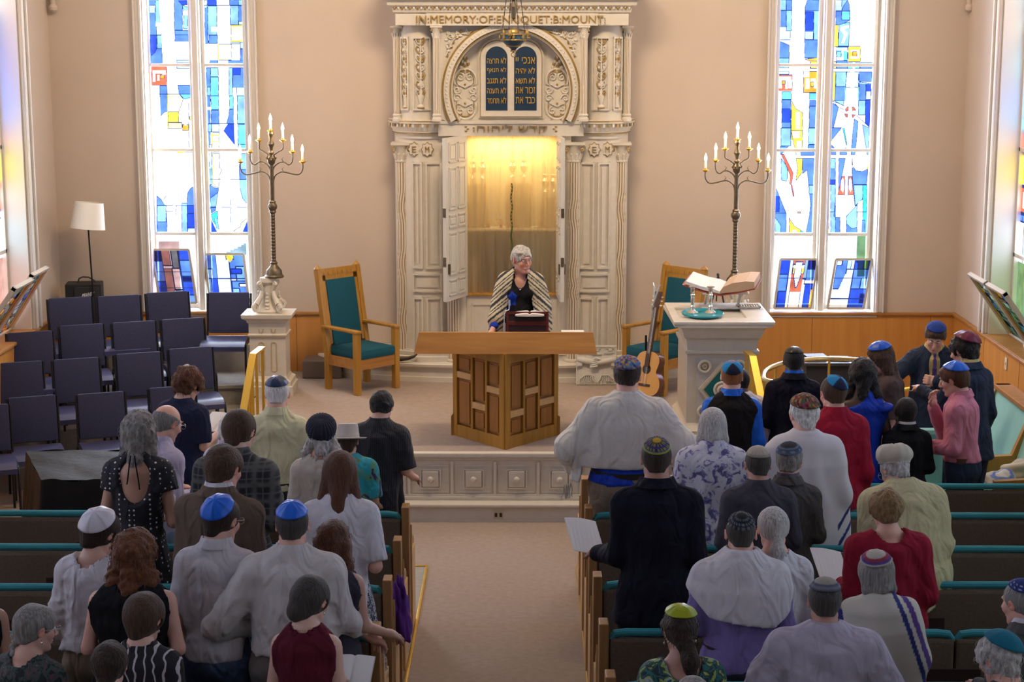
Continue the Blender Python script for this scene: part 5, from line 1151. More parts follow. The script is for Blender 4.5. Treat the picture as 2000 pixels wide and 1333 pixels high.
m = MB(); m.bar((0, 0, 0), (.05, .0, .26), .016, .01); m.bar((.05, 0, .26), (.11, .02, 0), .016, .01); m.bar((.05, .0, .26), (.05, .1, 0), .012, .01); m.ball((.05, 0, .26), .014)
o = m.build('folding_easel', [BLACKP]); o.location = (atY(1390, 580, 15.75).x, 15.72, TZ); tag(o, 'small black folding easel leaning behind the open book on the reading table', 'easel')

# ================================================================== plaque, horn, guitar, step box
STONE = M('plaster_relief', (.58, .56, .50), .8, var=.08, vscale=30)
q = atZ(1165, 752, ZB); pq = empty('relief_plaque', (q.x, 17.10, ZB), 0, 'grey plaster relief plaque with clasped hands leaning on the ark step', 'plaque'); pq.rotation_euler = (math.radians(-9), 0, 0)
m = MB(); m.box(-.205, .205, 0, .03, 0, .40, bev=.004); m.build('slab', [STONE], pq)
m = MB(); 
for z in (.012, .385): m.box(-.2, .2, -.008, 0, z - .006, z + .006)
for x in (-.198, .192): m.box(x, x + .006, -.008, 0, .01, .39)
for x in (-.07, .065): m.box(x, x + .004, -.006, 0, .33, .39)
for s in (-1, 1):
    m.tube([(s * .19, -.008, .26), (s * .12, -.016, .245), (s * .06, -.022, .235), (0, -.026, .225)], [.034, .032, .03, .028], 12)
    m.lathe([(.036, 0), (.042, .02), (.036, .04)], 12, c=(0, 0, 0)) if False else None
    for k in range(4): m.tube([(s * .01, -.045, .255 - k * .020), (s * -.035, -.046, .245 - k * .020), (s * -.062, -.03, .235 - k * .018)] if s > 0 else [(-.06, -.03, .25 - k * .02), (-.03, -.04, .25 - k * .02)], .0095, 8)
    m.tube([(s * .17, -.004, .02 + .0), (s * .17, -.01, .06), (s * .12, -.01, .10), (s * .05, -.01, .10), (s * .015, -.01, .03)], .007, 6)
    for k in range(6): m.tube([(s * (.03 + k * .025), -.006, .045), (s * (.05 + k * .018), -.01, .07), (s * (.03 + k * .022), -.006, .095)], .005, 6)
    m.prism([(s * .145, .225 - .03), (s * .2, .19), (s * .2, .30), (s * .145, .28)] if s > 0 else [(-.2, .19), (-.145, .195), (-.145, .28), (-.2, .30)], -.03, 0)
m.tube([(.03, -.05, .262), (-.005, -.052, .272), (-.03, -.045, .262)], .010, 8)
add_text(m, 'CHARITY', (.125, -.004, .318), .05, height=.016, width=.11, depth=.008); add_text(m, 'HOLY LAND', (-.12, -.004, .318), .05, height=.016, width=.13, depth=.008); add_text(m, 'BENEVOLENCE', (.0, -.004, .305), .05, height=.010, width=.10, depth=.008)
for x, h in ((-.13, '\u05e7\u05d3\u05e6'), (.0, '\u05d5\u05e8\u05d1\u05d7'), (.13, '\u05d9\u05d3\u05e1\u05d7')): add_text(m, h, (x, -.004, .357), .05, height=.03, width=.09, depth=.008)
add_text(m, 'LABOR SOCIETY', (0, -.006, .024), .05, height=.022, width=.34, depth=.008)
m.build('raised_relief', [STONE], pq, smooth=True)
q = atZ(800, 688, .755); m = MB(); a = atY(765, 694, 17.22); pts = [Vector((0, 0, 0)), Vector((.07, 0, -.006)), Vector((.14, 0, .0)), Vector((.2, 0, .018)), Vector((.235, 0, .045))]
m.tube(pts, [.022, .026, .021, .015, .008], 12); o = m.build('horn', [M('horn_dark', (.045, .03, .02), .35, var=.4, vscale=30)], smooth=True); o.location = (a.x + .02, 17.26, .80); tag(o, 'curved dark ram horn lying on the ark step beside the left armchair', 'horn')
m = MB(); m.box(-.2, .2, -.16, .16, 0, .18, bev=.012); o = m.build('step_box', [M('step_box_carpet', (.17, .13, .105), .95, bump=.3)]); o.location = (atZ(632, 735, ZB).x, 17.55, ZB); tag(o, 'brown carpeted step box on the floor behind the left armchair', 'step')
# guitar on a stand, seen three-quarter
gt = empty('guitar', (1.12, 16.35, ZB + .0), 0, 'acoustic guitar standing upright before the right armchair', 'guitar'); gt.scale = (.92, .92, .92)
def guit_outline(n=40):
    P = [(0, 0), (.10, .005), (.165, .05), (.185, .12), (.165, .19), (.125, .245), (.12, .27), (.135, .33), (.14, .38), (.115, .435), (.06, .465), (0, .47)]
    P = [Vector((x, z, 0)) for x, z in P]; Q = []
    for i in range(len(P) - 1):
        p0, p1, p2, p3 = P[max(i - 1, 0)], P[i], P[i + 1], P[min(i + 2, len(P) - 1)]
        for j in range(4): t = j / 4; v = .5 * ((2 * p1) + (p2 - p0) * t + (2 * p0 - 5 * p1 + 4 * p2 - p3) * t * t + (3 * p1 - p0 - 3 * p2 + p3) * t ** 3); Q.append((v.x, v.y))
    Q.append((0, .47)); return Q + [(-x, z) for x, z in Q[::-1][1:-1]]
G = guit_outline(); sub = bpy.data.objects.new('guitar_body', None)
TG = Matrix.Rotation(math.radians(-38), 4, 'Z') @ Matrix.Rotation(math.radians(-14), 4, 'X')
m = MB(); m.T = TG @ Matrix.Translation((0, 0, .06)); m.prism(G, .002, .105, 0); m.build('body', [M('guitar_side', (.09, .025, .012), .25)], gt, smooth=True)
m = MB(); m.T = TG @ Matrix.Translation((0, 0, .06)); m.prism([(x * .99, .47 * .005 + z * .99) for x, z in G], -.003, .003, 0); m.lathe([(0, 0), (.001, 0)], 8) if False else None
m.build('soundboard', [M('guitar_spruce', (.60, .33, .10), .3)], gt)
m = MB(); m.T = TG @ Matrix.Translation((0, 0, .06)); m.prism([(.052 * math.cos(t), .28 + .052 * math.sin(t)) for t in [2 * PI * i / 24 for i in range(24)]], -.0045, -.003); m.build('sound_hole', [BLACKP], gt)
m = MB(); m.T = TG @ Matrix.Translation((0, 0, .06)); m.box(-.026, .026, -.018, .012, .30, .93); m.box(-.07, .07, -.010, -.003, .10, .125); m.build('neck', [M('guitar_neck', (.05, .022, .015), .35)], gt)
m = MB(); m.T = TG @ Matrix.Translation((0, .01, .06)); m.prism([(-.028, .92), (.028, .92), (.04, 1.10), (-.04, 1.10)], -.01, .008)
for s in (-1, 1):
    for k in range(3): m.box(min(s * .035, s * .065), max(s * .035, s * .065), -.006, .004, .95 + k * .045, .965 + k * .045, 1)
m.build('headstock', [M('guitar_head', (.10, .04, .02), .35), SILVER], gt)
m = MB(); m.T = TG @ Matrix.Translation((0, 0, .06))
for i in range(6): m.bar((-.02 + i * .008, -.014, .11), (-.018 + i * .0072, -.022, .93), .0015, .0015)
m.build('strings', [SILVER], gt)
cp = MB(); cp.T = TG @ Matrix.Translation((0, 0, .06)); cp.tube([(-.03, -.03, .9), (.0, -.05, 1.0), (-.02, -.06, 1.14), (-.05, -.05, 1.18)], .008, 8); cp.tube([(.0, -.05, 1.0), (.03, -.05, 1.13), (.045, -.05, 1.17)], .009, 8); o = cp.build('capo', [M('capo_steel', (.55, .62, .66), .25, .6)], gt, smooth=True)
st_ = MB()
for a in (-40, 60, 170): st_.tube([(0, 0, .17), (.17 * math.sin(math.radians(a)), .17 * math.cos(math.radians(a)), .008)], .009, 8)
st_.tube([(0, 0, .15), (0, .02, .62)], .011, 8); st_.tube([(-.06, -.14, .06), (-.07, -.03, .05), (.0, 0, .12), (.07, -.03, .05), (.09, -.12, .06)], .008, 8)
o = st_.build('guitar_stand', [BLACKM], smooth=True); o.location = (1.16, 16.47, ZB); tag(o, 'black tube stand holding up the acoustic guitar', 'stand')

# ================================================================== floor lamp, amplifier, glass panels
q = atY(177, 448, 17.35); lp = empty('floor_lamp', (atY(183, 560, 17.35).x, 17.35, .6), 0, 'black floor lamp with tilted white drum shade in the left corner', 'lamp')
H = atY(177, 446, 17.35).z - .6; m = MB(); m.lathe([(.13, 0), (.13, .015), (.02, .03)], 24); m.build('base', [BLACKM], lp, smooth=True)
m = MB(); m.tube([(0, 0, .02), (-.012, 0, H * .6), (-.03, 0, H + .04)], .0085, 10); m.build('pole', [BLACKM], lp, smooth=True)
m = MB(); m.T = Matrix.Translation((-.035, 0, H - .005)) @ Matrix.Rotation(math.radians(5), 4, 'Y') @ Matrix.Rotation(math.radians(-4), 4, 'X'); m.lathe([(.172, 0), (.14, .265), (.137, .265), (.169, 0)], 40); 
m.build('lamp_shade', [M('lamp_shade_white', (.82, .80, .74), .8)], lp, smooth=True)
m = MB(); m.T = Matrix.Translation((-.035, 0, H + .03)); m.lathe([(.0, .0), (.03, .03), (.03, .07), (.0, .1)], 12); m.tube([(-.14, 0, .2), (.14, 0, .2)], .003, 6); m.build('bulb_and_spider', [M('bulb_off', (.7, .68, .6), .3)], lp, smooth=True)
am = empty('amplifier', (atY(157, 575, 17.35).x, 17.47, .6), math.radians(8), 'black carpet-covered amplifier with handle and slanted logo in the left corner', 'amplifier')
za = atY(157, 556, 17.35).z - .6
am.location.z = .6; m = MB(); m.box(-.17, .19, -.10, .14, 0, za, bev=.015); m.build('cabinet', [M('amp_black', (.015, .015, .016), .7)], am)
m = MB(); m.box(-.08, .17, -.112, -.10, .04, za - .03, bev=.01); m.build('grille_cloth', [M('amp_grille', (.028, .028, .030), .85, bump=.3, bscale=900)], am)
m = MB(); m.tube([(-.05, 0, za), (-.035, 0, za + .045), (.0, 0, za + .06), (.06, 0, za + .055), (.10, 0, za + .03), (.14, 0, za)], .008, 8); m.build('handle', [BLACKP], am, smooth=True)
m = MB(); vs, fs = text_mesh('PEAVEY', .05, .002, shear=.35, bold=.0015); x0 = min(v.x for v in vs); x1 = max(v.x for v in vs); m.add([((v.x - (x0 + x1) / 2) * .13 / (x1 - x0) + .06, -.114 - v.z, v.y * 1.0 + za - .125 + (v.x) * .12) for v in vs], fs); m.build('logo_plate', [M('logo_white', (.75, .75, .75), .4)], am)

def tinted_glass():
    m = GLASS.copy(); m.name = 'loose_stained_glass'; return m
LG = tinted_glass()
def leaning_panel(quad, Yb, Yt, shapes, base, label, res=(60, 80)):
    """quad px: tl, tr, br, bl ; bottom stands at Yb, top rests at Yt"""
    tl, tr, br, bl = atY(*quad[0], Yt), atY(*quad[1], Yt), atY(*quad[2], Yb), atY(*quad[3], Yb)
    br.z = bl.z = (br.z + bl.z) / 2; tl.z = tr.z = (tl.z + tr.z) / 2
    root = empty('stained_glass_panel', ((bl + br) / 2), 0, label, 'panel', 'loose stained glass panels leaning at the windows'); O = Vector(root.location)
    nrm = (tr - tl).cross(bl - tl).normalized(); nrm = nrm if nrm.y < 0 else -nrm; fr = MB(); t = .022
    def P(u, v, o=0): return (tl.lerp(tr, u).lerp(bl.lerp(br, u), v) - O) + nrm * o
    def stick(u0, v0, u1, v1, w):
        a, b = P(u0, v0), P(u1, v1); fr.bar(a, b, w, .035, up=nrm)
    stick(0, 0, 1, 0, t); stick(0, 1, 1, 1, t); stick(0, 0, 0, 1, t); stick(1, 0, 1, 1, t)
    fr.build('frame', [M('old_frame_paint', (.42, .37, .30), .6)], root)
    img = raster(res[0], res[1], shapes, base, lead=.6)
    glass_mesh('glass', img, [P(0, 0), P(1, 0), P(1, 1), P(0, 1)], root, LG)
    return root
def U_(l): return [(c, [(x0, y0), (x1, y0), (x1, y1), (x0, y1)], True) if isinstance(x0, (int, float)) else (c, [x0, y0, x1, y1], True) for c, x0, y0, x1, y1 in l]
q4 = lambda x0, y0, x1, y1, x2, y2, x3, y3: [(x0, y0), (x1, y1), (x2, y2), (x3, y3)]
leaning_panel([(296, 488), (369, 488), (384, 592), (313, 592)], 17.84, 17.93, U_([('D', 0, 0, .22, .25), ('B', 0, .22, .24, .62), ('K', 0, .6, .26, 1), ('U', .24, 0, .46, 1), ('W', .24, .3, .7, .36), ('S', .5, 0, .68, 1), ('W', .48, .35, .68, .75), ('K', .7, 0, 1, .2), ('B', .7, .2, 1, .5), ('D', .7, .5, 1, .6), ('K', .7, .6, 1, 1), ('B', .82, .85, 1, 1)]) + [('N', [(0, .42), (1, .42)], False), ('N', [(0, .72), (1, .72)], False)], 'w', 'crooked leaning glass panel of dark blue and mauve strips at the left window, left pane')
leaning_panel([(401, 497), (476, 497), (486, 592), (410, 592)], 17.84, 17.93, U_([('B', 0, 0, .26, .6), ('L', 0, .3, .14, .9), ('K', .1, .5, .3, 1), ('W', .26, 0, .60, 1), ('B', .60, 0, 1, .5), ('L', .75, .25, 1, .55), ('K', .62, .3, .9, .4), ('B', .62, .55, 1, 1), ('W', .80, .60, 1, .67), ('Y', .53, 0, .72, .10), ('L', .62, .7, .8, 1)]) + [('Y', [(.53, .08), (.72, .08), (.62, .17)], False), ('N', [(0, .5), (1, .5)], False)], 'W', 'leaning glass panel with white centre stripe and small yellow half disc, left window')
leaning_panel([(1524, 507), (1597, 507), (1583, 603), (1512, 603)], 17.84, 17.93, U_([('K', .02, 0, .3, .35), ('B', .02, .3, .26, .7), ('K', .05, .65, .3, 1), ('W', .27, 0, .36, 1), ('R', .36, 0, .68, .25), ('Y', .38, .1, .68, .3), ('O', .36, .35, .66, .64), ('S', .68, 0, .76, .4), ('W', .66, .4, .8, 1), ('D', .76, 0, 1, .3), ('B', .76, .2, 1, .48), ('W', .72, .42, 1, .5), ('K', .76, .5, 1, 1), ('O', .92, .6, 1, 1)]) + [('R', [(.34, .3), (.68, .3), (.66, .66), (.36, .66)], False), ('W', [(.42, .05), (.62, .05), (.60, .35), (.54, .55), (.50, .58), (.42, .35)], True), ('W', [(.36, .12), (.68, .12), (.66, .18), (.38, .18)], False), ('N', [(0, .38), (1, .38)], False), ('O-'[0], [(.3, .97), (.7, .97), (.7, 1), (.3, 1)], False)], 'W', 'leaning glass panel with orange dove medallion, right window left pane')
leaning_panel([(1632, 507), (1703, 507), (1686, 603), (1616, 603)], 17.84, 17.93, U_([('B', .06, .0, .34, .6), ('Y', .06, 0, .2, .04), ('W', .06, .03, .2, .12), ('P', .34, 0, .46, .25), ('W', .36, .2, .6, 1), ('K', .55, 0, 1, .2), ('g', .8, 0, .92, .2), ('B', .55, .2, 1, .6), ('L', .8, .38, 1, .6), ('K', .55, .6, 1, 1), ('D', .84, .7, 1, .9)]) + [('W', [(.34, .3), (.46, .3), (.46, 1), (0, 1), (0, .75), (.22, .6)], False), ('N', [(0, .38), (1, .38)], False), ('N', [(0, .8), (1, .8)], False)], 'W', 'leaning glass panel with sweeping white curve on blue, right window right pane')
# side panels leaning at the side windows: thick sashes seen edge on
def side_sash(side, px0, py0, px1, py1, Yq, wdt, label, tlt):
    X = XL if side < 0 else XR; a = Vector((X + side * .20, Yq, ZS + .01)); H = .74
    root = empty('window_sash', a, 0, label, 'panel', 'loose window sashes leaning in the side recesses'); t = math.radians(tlt)
    fr = MB(); T = Matrix.Rotation(-side * t, 4, 'Y'); fr.T = T
    w = wdt
    for y in (-w / 2, w / 2 - .03): fr.box(-.02, .02, y, y + .03, 0, H)
    for z in (0, H - .03): fr.box(-.02, .02, -w / 2, w / 2, z, z + .03)
    fr.build('frame', [M('old_frame_paint', (.42, .37, .30))], root)
    r2 = random.Random(px0); sh = []
    for k in range(26):
        u, v = r2.random(), r2.random(); sh.append((r2.choice('YOYBRSDPWg'), [(u, v), (u + .3, v), (u + .3, v + .1), (u, v + .1)], True))
    sh += [('Y', [(.8, 0), (.9, 0), (.9, 1), (.8, 1)], True), ('O', [(.9, 0), (1, 0), (1, 1), (.9, 1)], True)]
    tl, tr, br, bl = [T @ Vector(v) for v in ((0, -w / 2 + .03, H - .03), (0, w / 2 - .03, H - .03), (0, w / 2 - .03, .03), (0, -w / 2 + .03, .03))]
    glass_mesh('glass', raster(50, 70, sh, 'S', .6), [tl, tr, br, bl], root, LG)
side_sash(-1, 1, 0, 0, 0, syL - .36, .56, 'loose sash with orange and yellow strips leaning in the left window recess, farther one', 33)
side_sash(-1, 2, 0, 0, 0, syL - 1.02, .60, 'loose sash with red lettered glass leaning in the left window recess, nearer one', 36)
side_sash(1, 3, 0, 0, 0, syR - .40, .62, 'loose grey-green sash leaning in the right window recess, farther one', 36)
side_sash(1, 4, 0, 0, 0, syR - 1.05, .62, 'loose sash with blue strips leaning in the right window recess, nearer one', 36)

# ================================================================== rails
def stair_rail(a, b, c, nb, label):
    """a: far top of the cap, c: where the cap begins to fall, b: near foot of the sloping cap"""
    r = empty('handrail', (b.x, b.y, 0), 0, label, 'handrail', 'brass stair handrails'); O = Vector((b.x, b.y, 0))
    m = MB(); m.bar(c - O, a - O, .06, .02); m.bar(c - O, b - O, .06, .02); m.build('rail', [BRASS], r)
    for k in range(nb):
        t = k / (nb - 1); p = b.lerp(a, t); zt = p.z if t < 1 else a.z; q = (b.lerp(c, t / .75) if t < .75 else c.lerp(a, (t - .75) / .25)); m = MB(); m.bar(Vector((q.x, q.y, .0)) - O, q - O, .022, .022); m.build('baluster', [BRASS], r)
stair_rail(atY(512, 679, 14.62), atY(474, 812, 14.02), atY(494, 693, 14.42), 7, 'brass handrail with flat top beside the left platform steps')
stair_rail(atY(1458, 687, 14.60), atY(1490, 795, 14.02), atY(1470, 697, 14.42), 7, 'brass handrail with flat top beside the reading table')
cr = empty('curved_rail', (3.0, 16.1, .2), 0, 'curved polished brass railing in front of the right wood panelling', 'railing'); O = Vector((3.0, 16.1, .2))
def catm(P, k=6):
    P = [Vector(p) for p in P]; Q = []
    for i in range(len(P) - 1):
        p0, p1, p2, p3 = P[max(i - 1, 0)], P[i], P[i + 1], P[min(i + 2, len(P) - 1)]
        for j in range(k): t = j / k; Q.append(.5 * ((2 * p1) + (p2 - p0) * t + (2 * p0 - 5 * p1 + 4 * p2 - p3) * t * t + (3 * p1 - p0 - 3 * p2 + p3) * t ** 3))
    return Q + [P[-1]]
P = catm([atZ(x, y, 1.08) - O for x, y in ((1530, 749), (1500, 745), (1491, 736), (1500, 722), (1535, 709), (1590, 702), (1650, 702), (1710, 706), (1760, 712), (1800, 722))])
m = MB(); m.tube(P, .022, 10); m.build('rail', [M('chromed_brass', (.72, .56, .26), .22, .9)], cr, smooth=True)
for i in range(3, len(P), 6):
    m = MB(); m.tube([(P[i].x, P[i].y, 0), (P[i].x, P[i].y, P[i].z)], .012, 8); m.build('post', [BRASS], cr, smooth=True)
O = Vector((3.5, 15.0, 0)); cb = empty('lower_rail', O, 0, 'lower curved brass handrail behind the group of boys', 'railing')
P = catm([atZ(x, y, .95) - O for x, y in ((1690, 780), (1725, 768), (1765, 762), (1800, 757), (1850, 752))]); m = MB(); m.tube(P, .02, 10); m.build('rail', [BRASS], cb, smooth=True)
for i in range(0, len(P), 5):
    m = MB(); m.tube([(P[i].x, P[i].y, 0), (P[i].x, P[i].y, P[i].z)], .011, 8); m.build('post', [BRASS], cb, smooth=True)
# side table with books inside the rail
q = atZ(1612, 703, .99); st2 = empty('side_table', (q.x, q.y, .2), 0, 'dark side table inside the curved brass rail', 'table')
m = MB(); m.box(-.22, .25, -.17, .17, .76, .79, bev=.004); m.build('table_top', [M('table_dark', (.05, .045, .05), .4)], st2)
m = MB(); m.box(-.20, .23, -.15, .15, .05, .76); m.build('table_body', [M('table_cloth_black', (.025, .025, .035), .8)], st2)
flat_book('book', (q.x - .10, q.y, .99), .1, .20, .16, .045, COVB, 'thick cream-paged book lying on the table inside the curved rail')
flat_book('book', (q.x + .13, q.y, .99), -.1, .18, .18, .02, COVB, 'thin black binder lying right of the thick book inside the curved rail')

# ================================================================== black draped table
dt = empty('draped_table', (-3.15, 12.95, 0), 0, 'long table under a wrinkled black plastic cover, left front', 'table')
m = MB()
c0, c1, c2, c3 = atZ(62, 858, .80), atZ(245, 845, .80), atZ(300, 880, .80), atZ(100, 900, .80)
def drape():
    # top corners measured on the table plane, skirts flare to the floor
    y0, y1 = 12.45, 13.35; xa0, xa1 = -3.62, -3.55; xb = -2.95; z = .80; v = []; f = []; nx, nr = 60, 10
    per = [];
    def seg(a, b, n): return [(a[0] + (b[0] - a[0]) * i / n, a[1] + (b[1] - a[1]) * i / n) for i in range(n)]
    corners = [(-3.58, y0), (xb, y0), (xb, y1), (-3.95, y1)]
    for a, b in zip(corners, corners[1:] + corners[:1]): per += seg(a, b, 24)
    n = len(per); cx, cy = sum(p[0] for p in per) / n, sum(p[1] for p in per) / n
    r2 = random.Random(3)
    for k in range(nr + 1):
        t = k / nr
        for i, (x, y) in enumerate(per):
            d = Vector((x - cx, y - cy)); d.normalize(); w = .035 * t * math.sin(i * .9 + 1.5 * math.sin(i * .31)) + .10 * t
            v.append((x + d.x * w, y + d.y * w, z * (1 - t) + .01 + .012 * math.sin(i * .5) * (1 - t)))
    for k in range(nr):
        for i in range(n): f.append((k * n + i, k * n + (i + 1) % n, (k + 1) * n + (i + 1) % n, (k + 1) * n + i))
    b = len(v); G_ = 14; g0 = len(v)
    for j in range(G_ + 1):
        for i in range(G_ + 1):
            u, w = i / G_, j / G_; A_ = Vector(corners[0]).lerp(Vector(corners[1]), u); B_ = Vector(corners[3]).lerp(Vector(corners[2]), u); p = A_.lerp(B_, w)
            v.append((p.x, p.y, z + .012 + .008 * math.sin(u * 9 + w * 4) * math.sin(w * 7)))
    for j in range(G_):
        for i in range(G_): q = g0 + j * (G_ + 1) + i; f.append((q, q + 1, q + G_ + 2, q + G_ + 1))
    return v, f
v, f = drape(); v = [(x + 3.15, y - 12.95, z) for x, y, z in v]
mesh_obj('table_cover', v, f, [M('black_plastic_sheet', (.012, .013, .013), .55, bump=.9, bscale=9, spec=.2)], dt)
m = MB()
for x in (-.35, .12):
    for y in (-.4, .3): m.tube([(x, y, 0), (x, y, .78)], .015, 8)
m.build('table_legs', [BLACKM], dt)

# ================================================================== aqua bench, bag, purple cloth
bn = empty('corner_bench', (4.18, 14.35, 0), 0, 'oak bench with pale aqua upholstered back and seat by the right wall', 'bench')
def benchend(x, y0):
    e = MB(); e.prism([(y0, 0), (y0 + .5, 0), (y0 + .5, .60), (y0 + .44, .63), (y0 + .16, .63), (y0 + .10, .95), (y0, .95)], x, x + .05, 0, 'yz'); return e
m = MB(); m.prism([(0, 0), (-.50, 0), (-.50, .60), (-.16, .62), (-.02, .98), (.08, .98), (.06, .5)], -.35, -.29, 0, 'xz'); m.T = Matrix.Identity(4); m.build('bench_end', [OAK], bn)
m = MB(); m.prism([(0, 0), (-.50, 0), (-.50, .60), (-.16, .62), (-.02, .98), (.08, .98), (.06, .5)], -1.1, -1.04, 0, 'xz'); m.build('bench_end', [OAK], bn)
m = MB(); m.prism([(0, 0), (-.50, 0), (-.50, .60), (-.16, .62), (-.02, 1.0), (.1, 1.0), (.06, .5)], .7, .76, 0, 'xz'); m.build('bench_end', [OAK], bn)
m = MB(); m.prism([(-.16, .46), (-.02, .95), (.04, .95), (.02, .46)], -1.0, .70, 0, 'xz'); m.build('backrest', [AQUA], bn)
m = MB(); m.box(-.48, .0, -1.03, .70, .20, .46, bev=.03); m.build('seat', [AQUA], bn)
m = MB(); m.box(-.04, .12, -1.1, .76, .96, 1.0, bev=.006); m.build('top_rail', [OAKX], bn)
b2 = empty('aqua_bench', (3.20, 13.75, 0), 0, 'aqua upholstered bench end seen between the boy in black and the boy in pink', 'bench')
m = MB(); m.box(-.2, .2, 0, .10, .0, .90, bev=.04); m.build('backrest', [AQUA], b2); m = MB(); m.box(-.2, .2, -.3, .05, .0, .45, bev=.03); m.build('seat', [AQUA], b2)
def lumpy(name, loc, r, seed, mats, cols, amp=.12, label=None, cat=None, group=None):
    n = 40; v = []; f = []; cl = []; r2 = np.random.RandomState(seed); ks = r2.normal(size=(10, 3)) * 7; ph = r2.rand(10) * 6
    for i in range(n + 1):
        t = PI * i / n
        for j in range(n):
            a = 2 * PI * j / n; p = np.array([math.sin(t) * math.cos(a), math.sin(t) * math.sin(a), math.cos(t)]); s_ = 1 + amp * float(np.sin(ks @ p * .6 + ph).sum()) / 3
            v.append((p[0] * r[0] * s_, p[1] * r[1] * s_, max(p[2] * r[2] * s_, -r[2] * .5) + r[2] * .5)); k = int((math.sin(p @ ks[0] * .5) + 1) * len(cols) / 2) % len(cols); cl.append(cols[k])
    for i in range(n):
        for j in range(n): f.append((i * n + j, (i + 1) * n + j, (i + 1) * n + (j + 1) % n, i * n + (j + 1) % n))
    o = mesh_obj(name, v, f, mats, None, True, None, cl); o.location = loc; tag(o, label, cat, group); return o
CLOTHV = M('cloth_vertex', (1, 1, 1), .85, attr='Col', bump=.12, bscale=300)
lumpy('folded_shawl', (3.83, 13.62, .46), (.13, .12, .09), 4, [CLOTHV], [(.45, .43, .38), (.10, .17, .45), (.55, .54, .52)], label='crumpled white and blue shawl on the bench seat by the pew', cat='shawl')
lumpy('cloth_bag', (4.02, 13.75, .46), (.13, .12, .13), 9, [CLOTHV], [(.50, .44, .33), (.46, .40, .30)], label='cream cloth bag heaped on the bench seat at the right edge', cat='bag')
o = lumpy('hanging_cloth', (-.745, 9.95, .50), (.055, .13, .26), 12, [CLOTHV], [(.09, .012, .20)], .2, label='purple cloth hanging from the aisle end of a left pew', cat='cloth')
o = lumpy('green_folder', (.60, 10.58, .88), (.10, .05, .03), 5, [CLOTHV], [(.02, .25, .05)], .05, label='green cloth lying on top of a right pew back behind the suited man', cat='cloth')
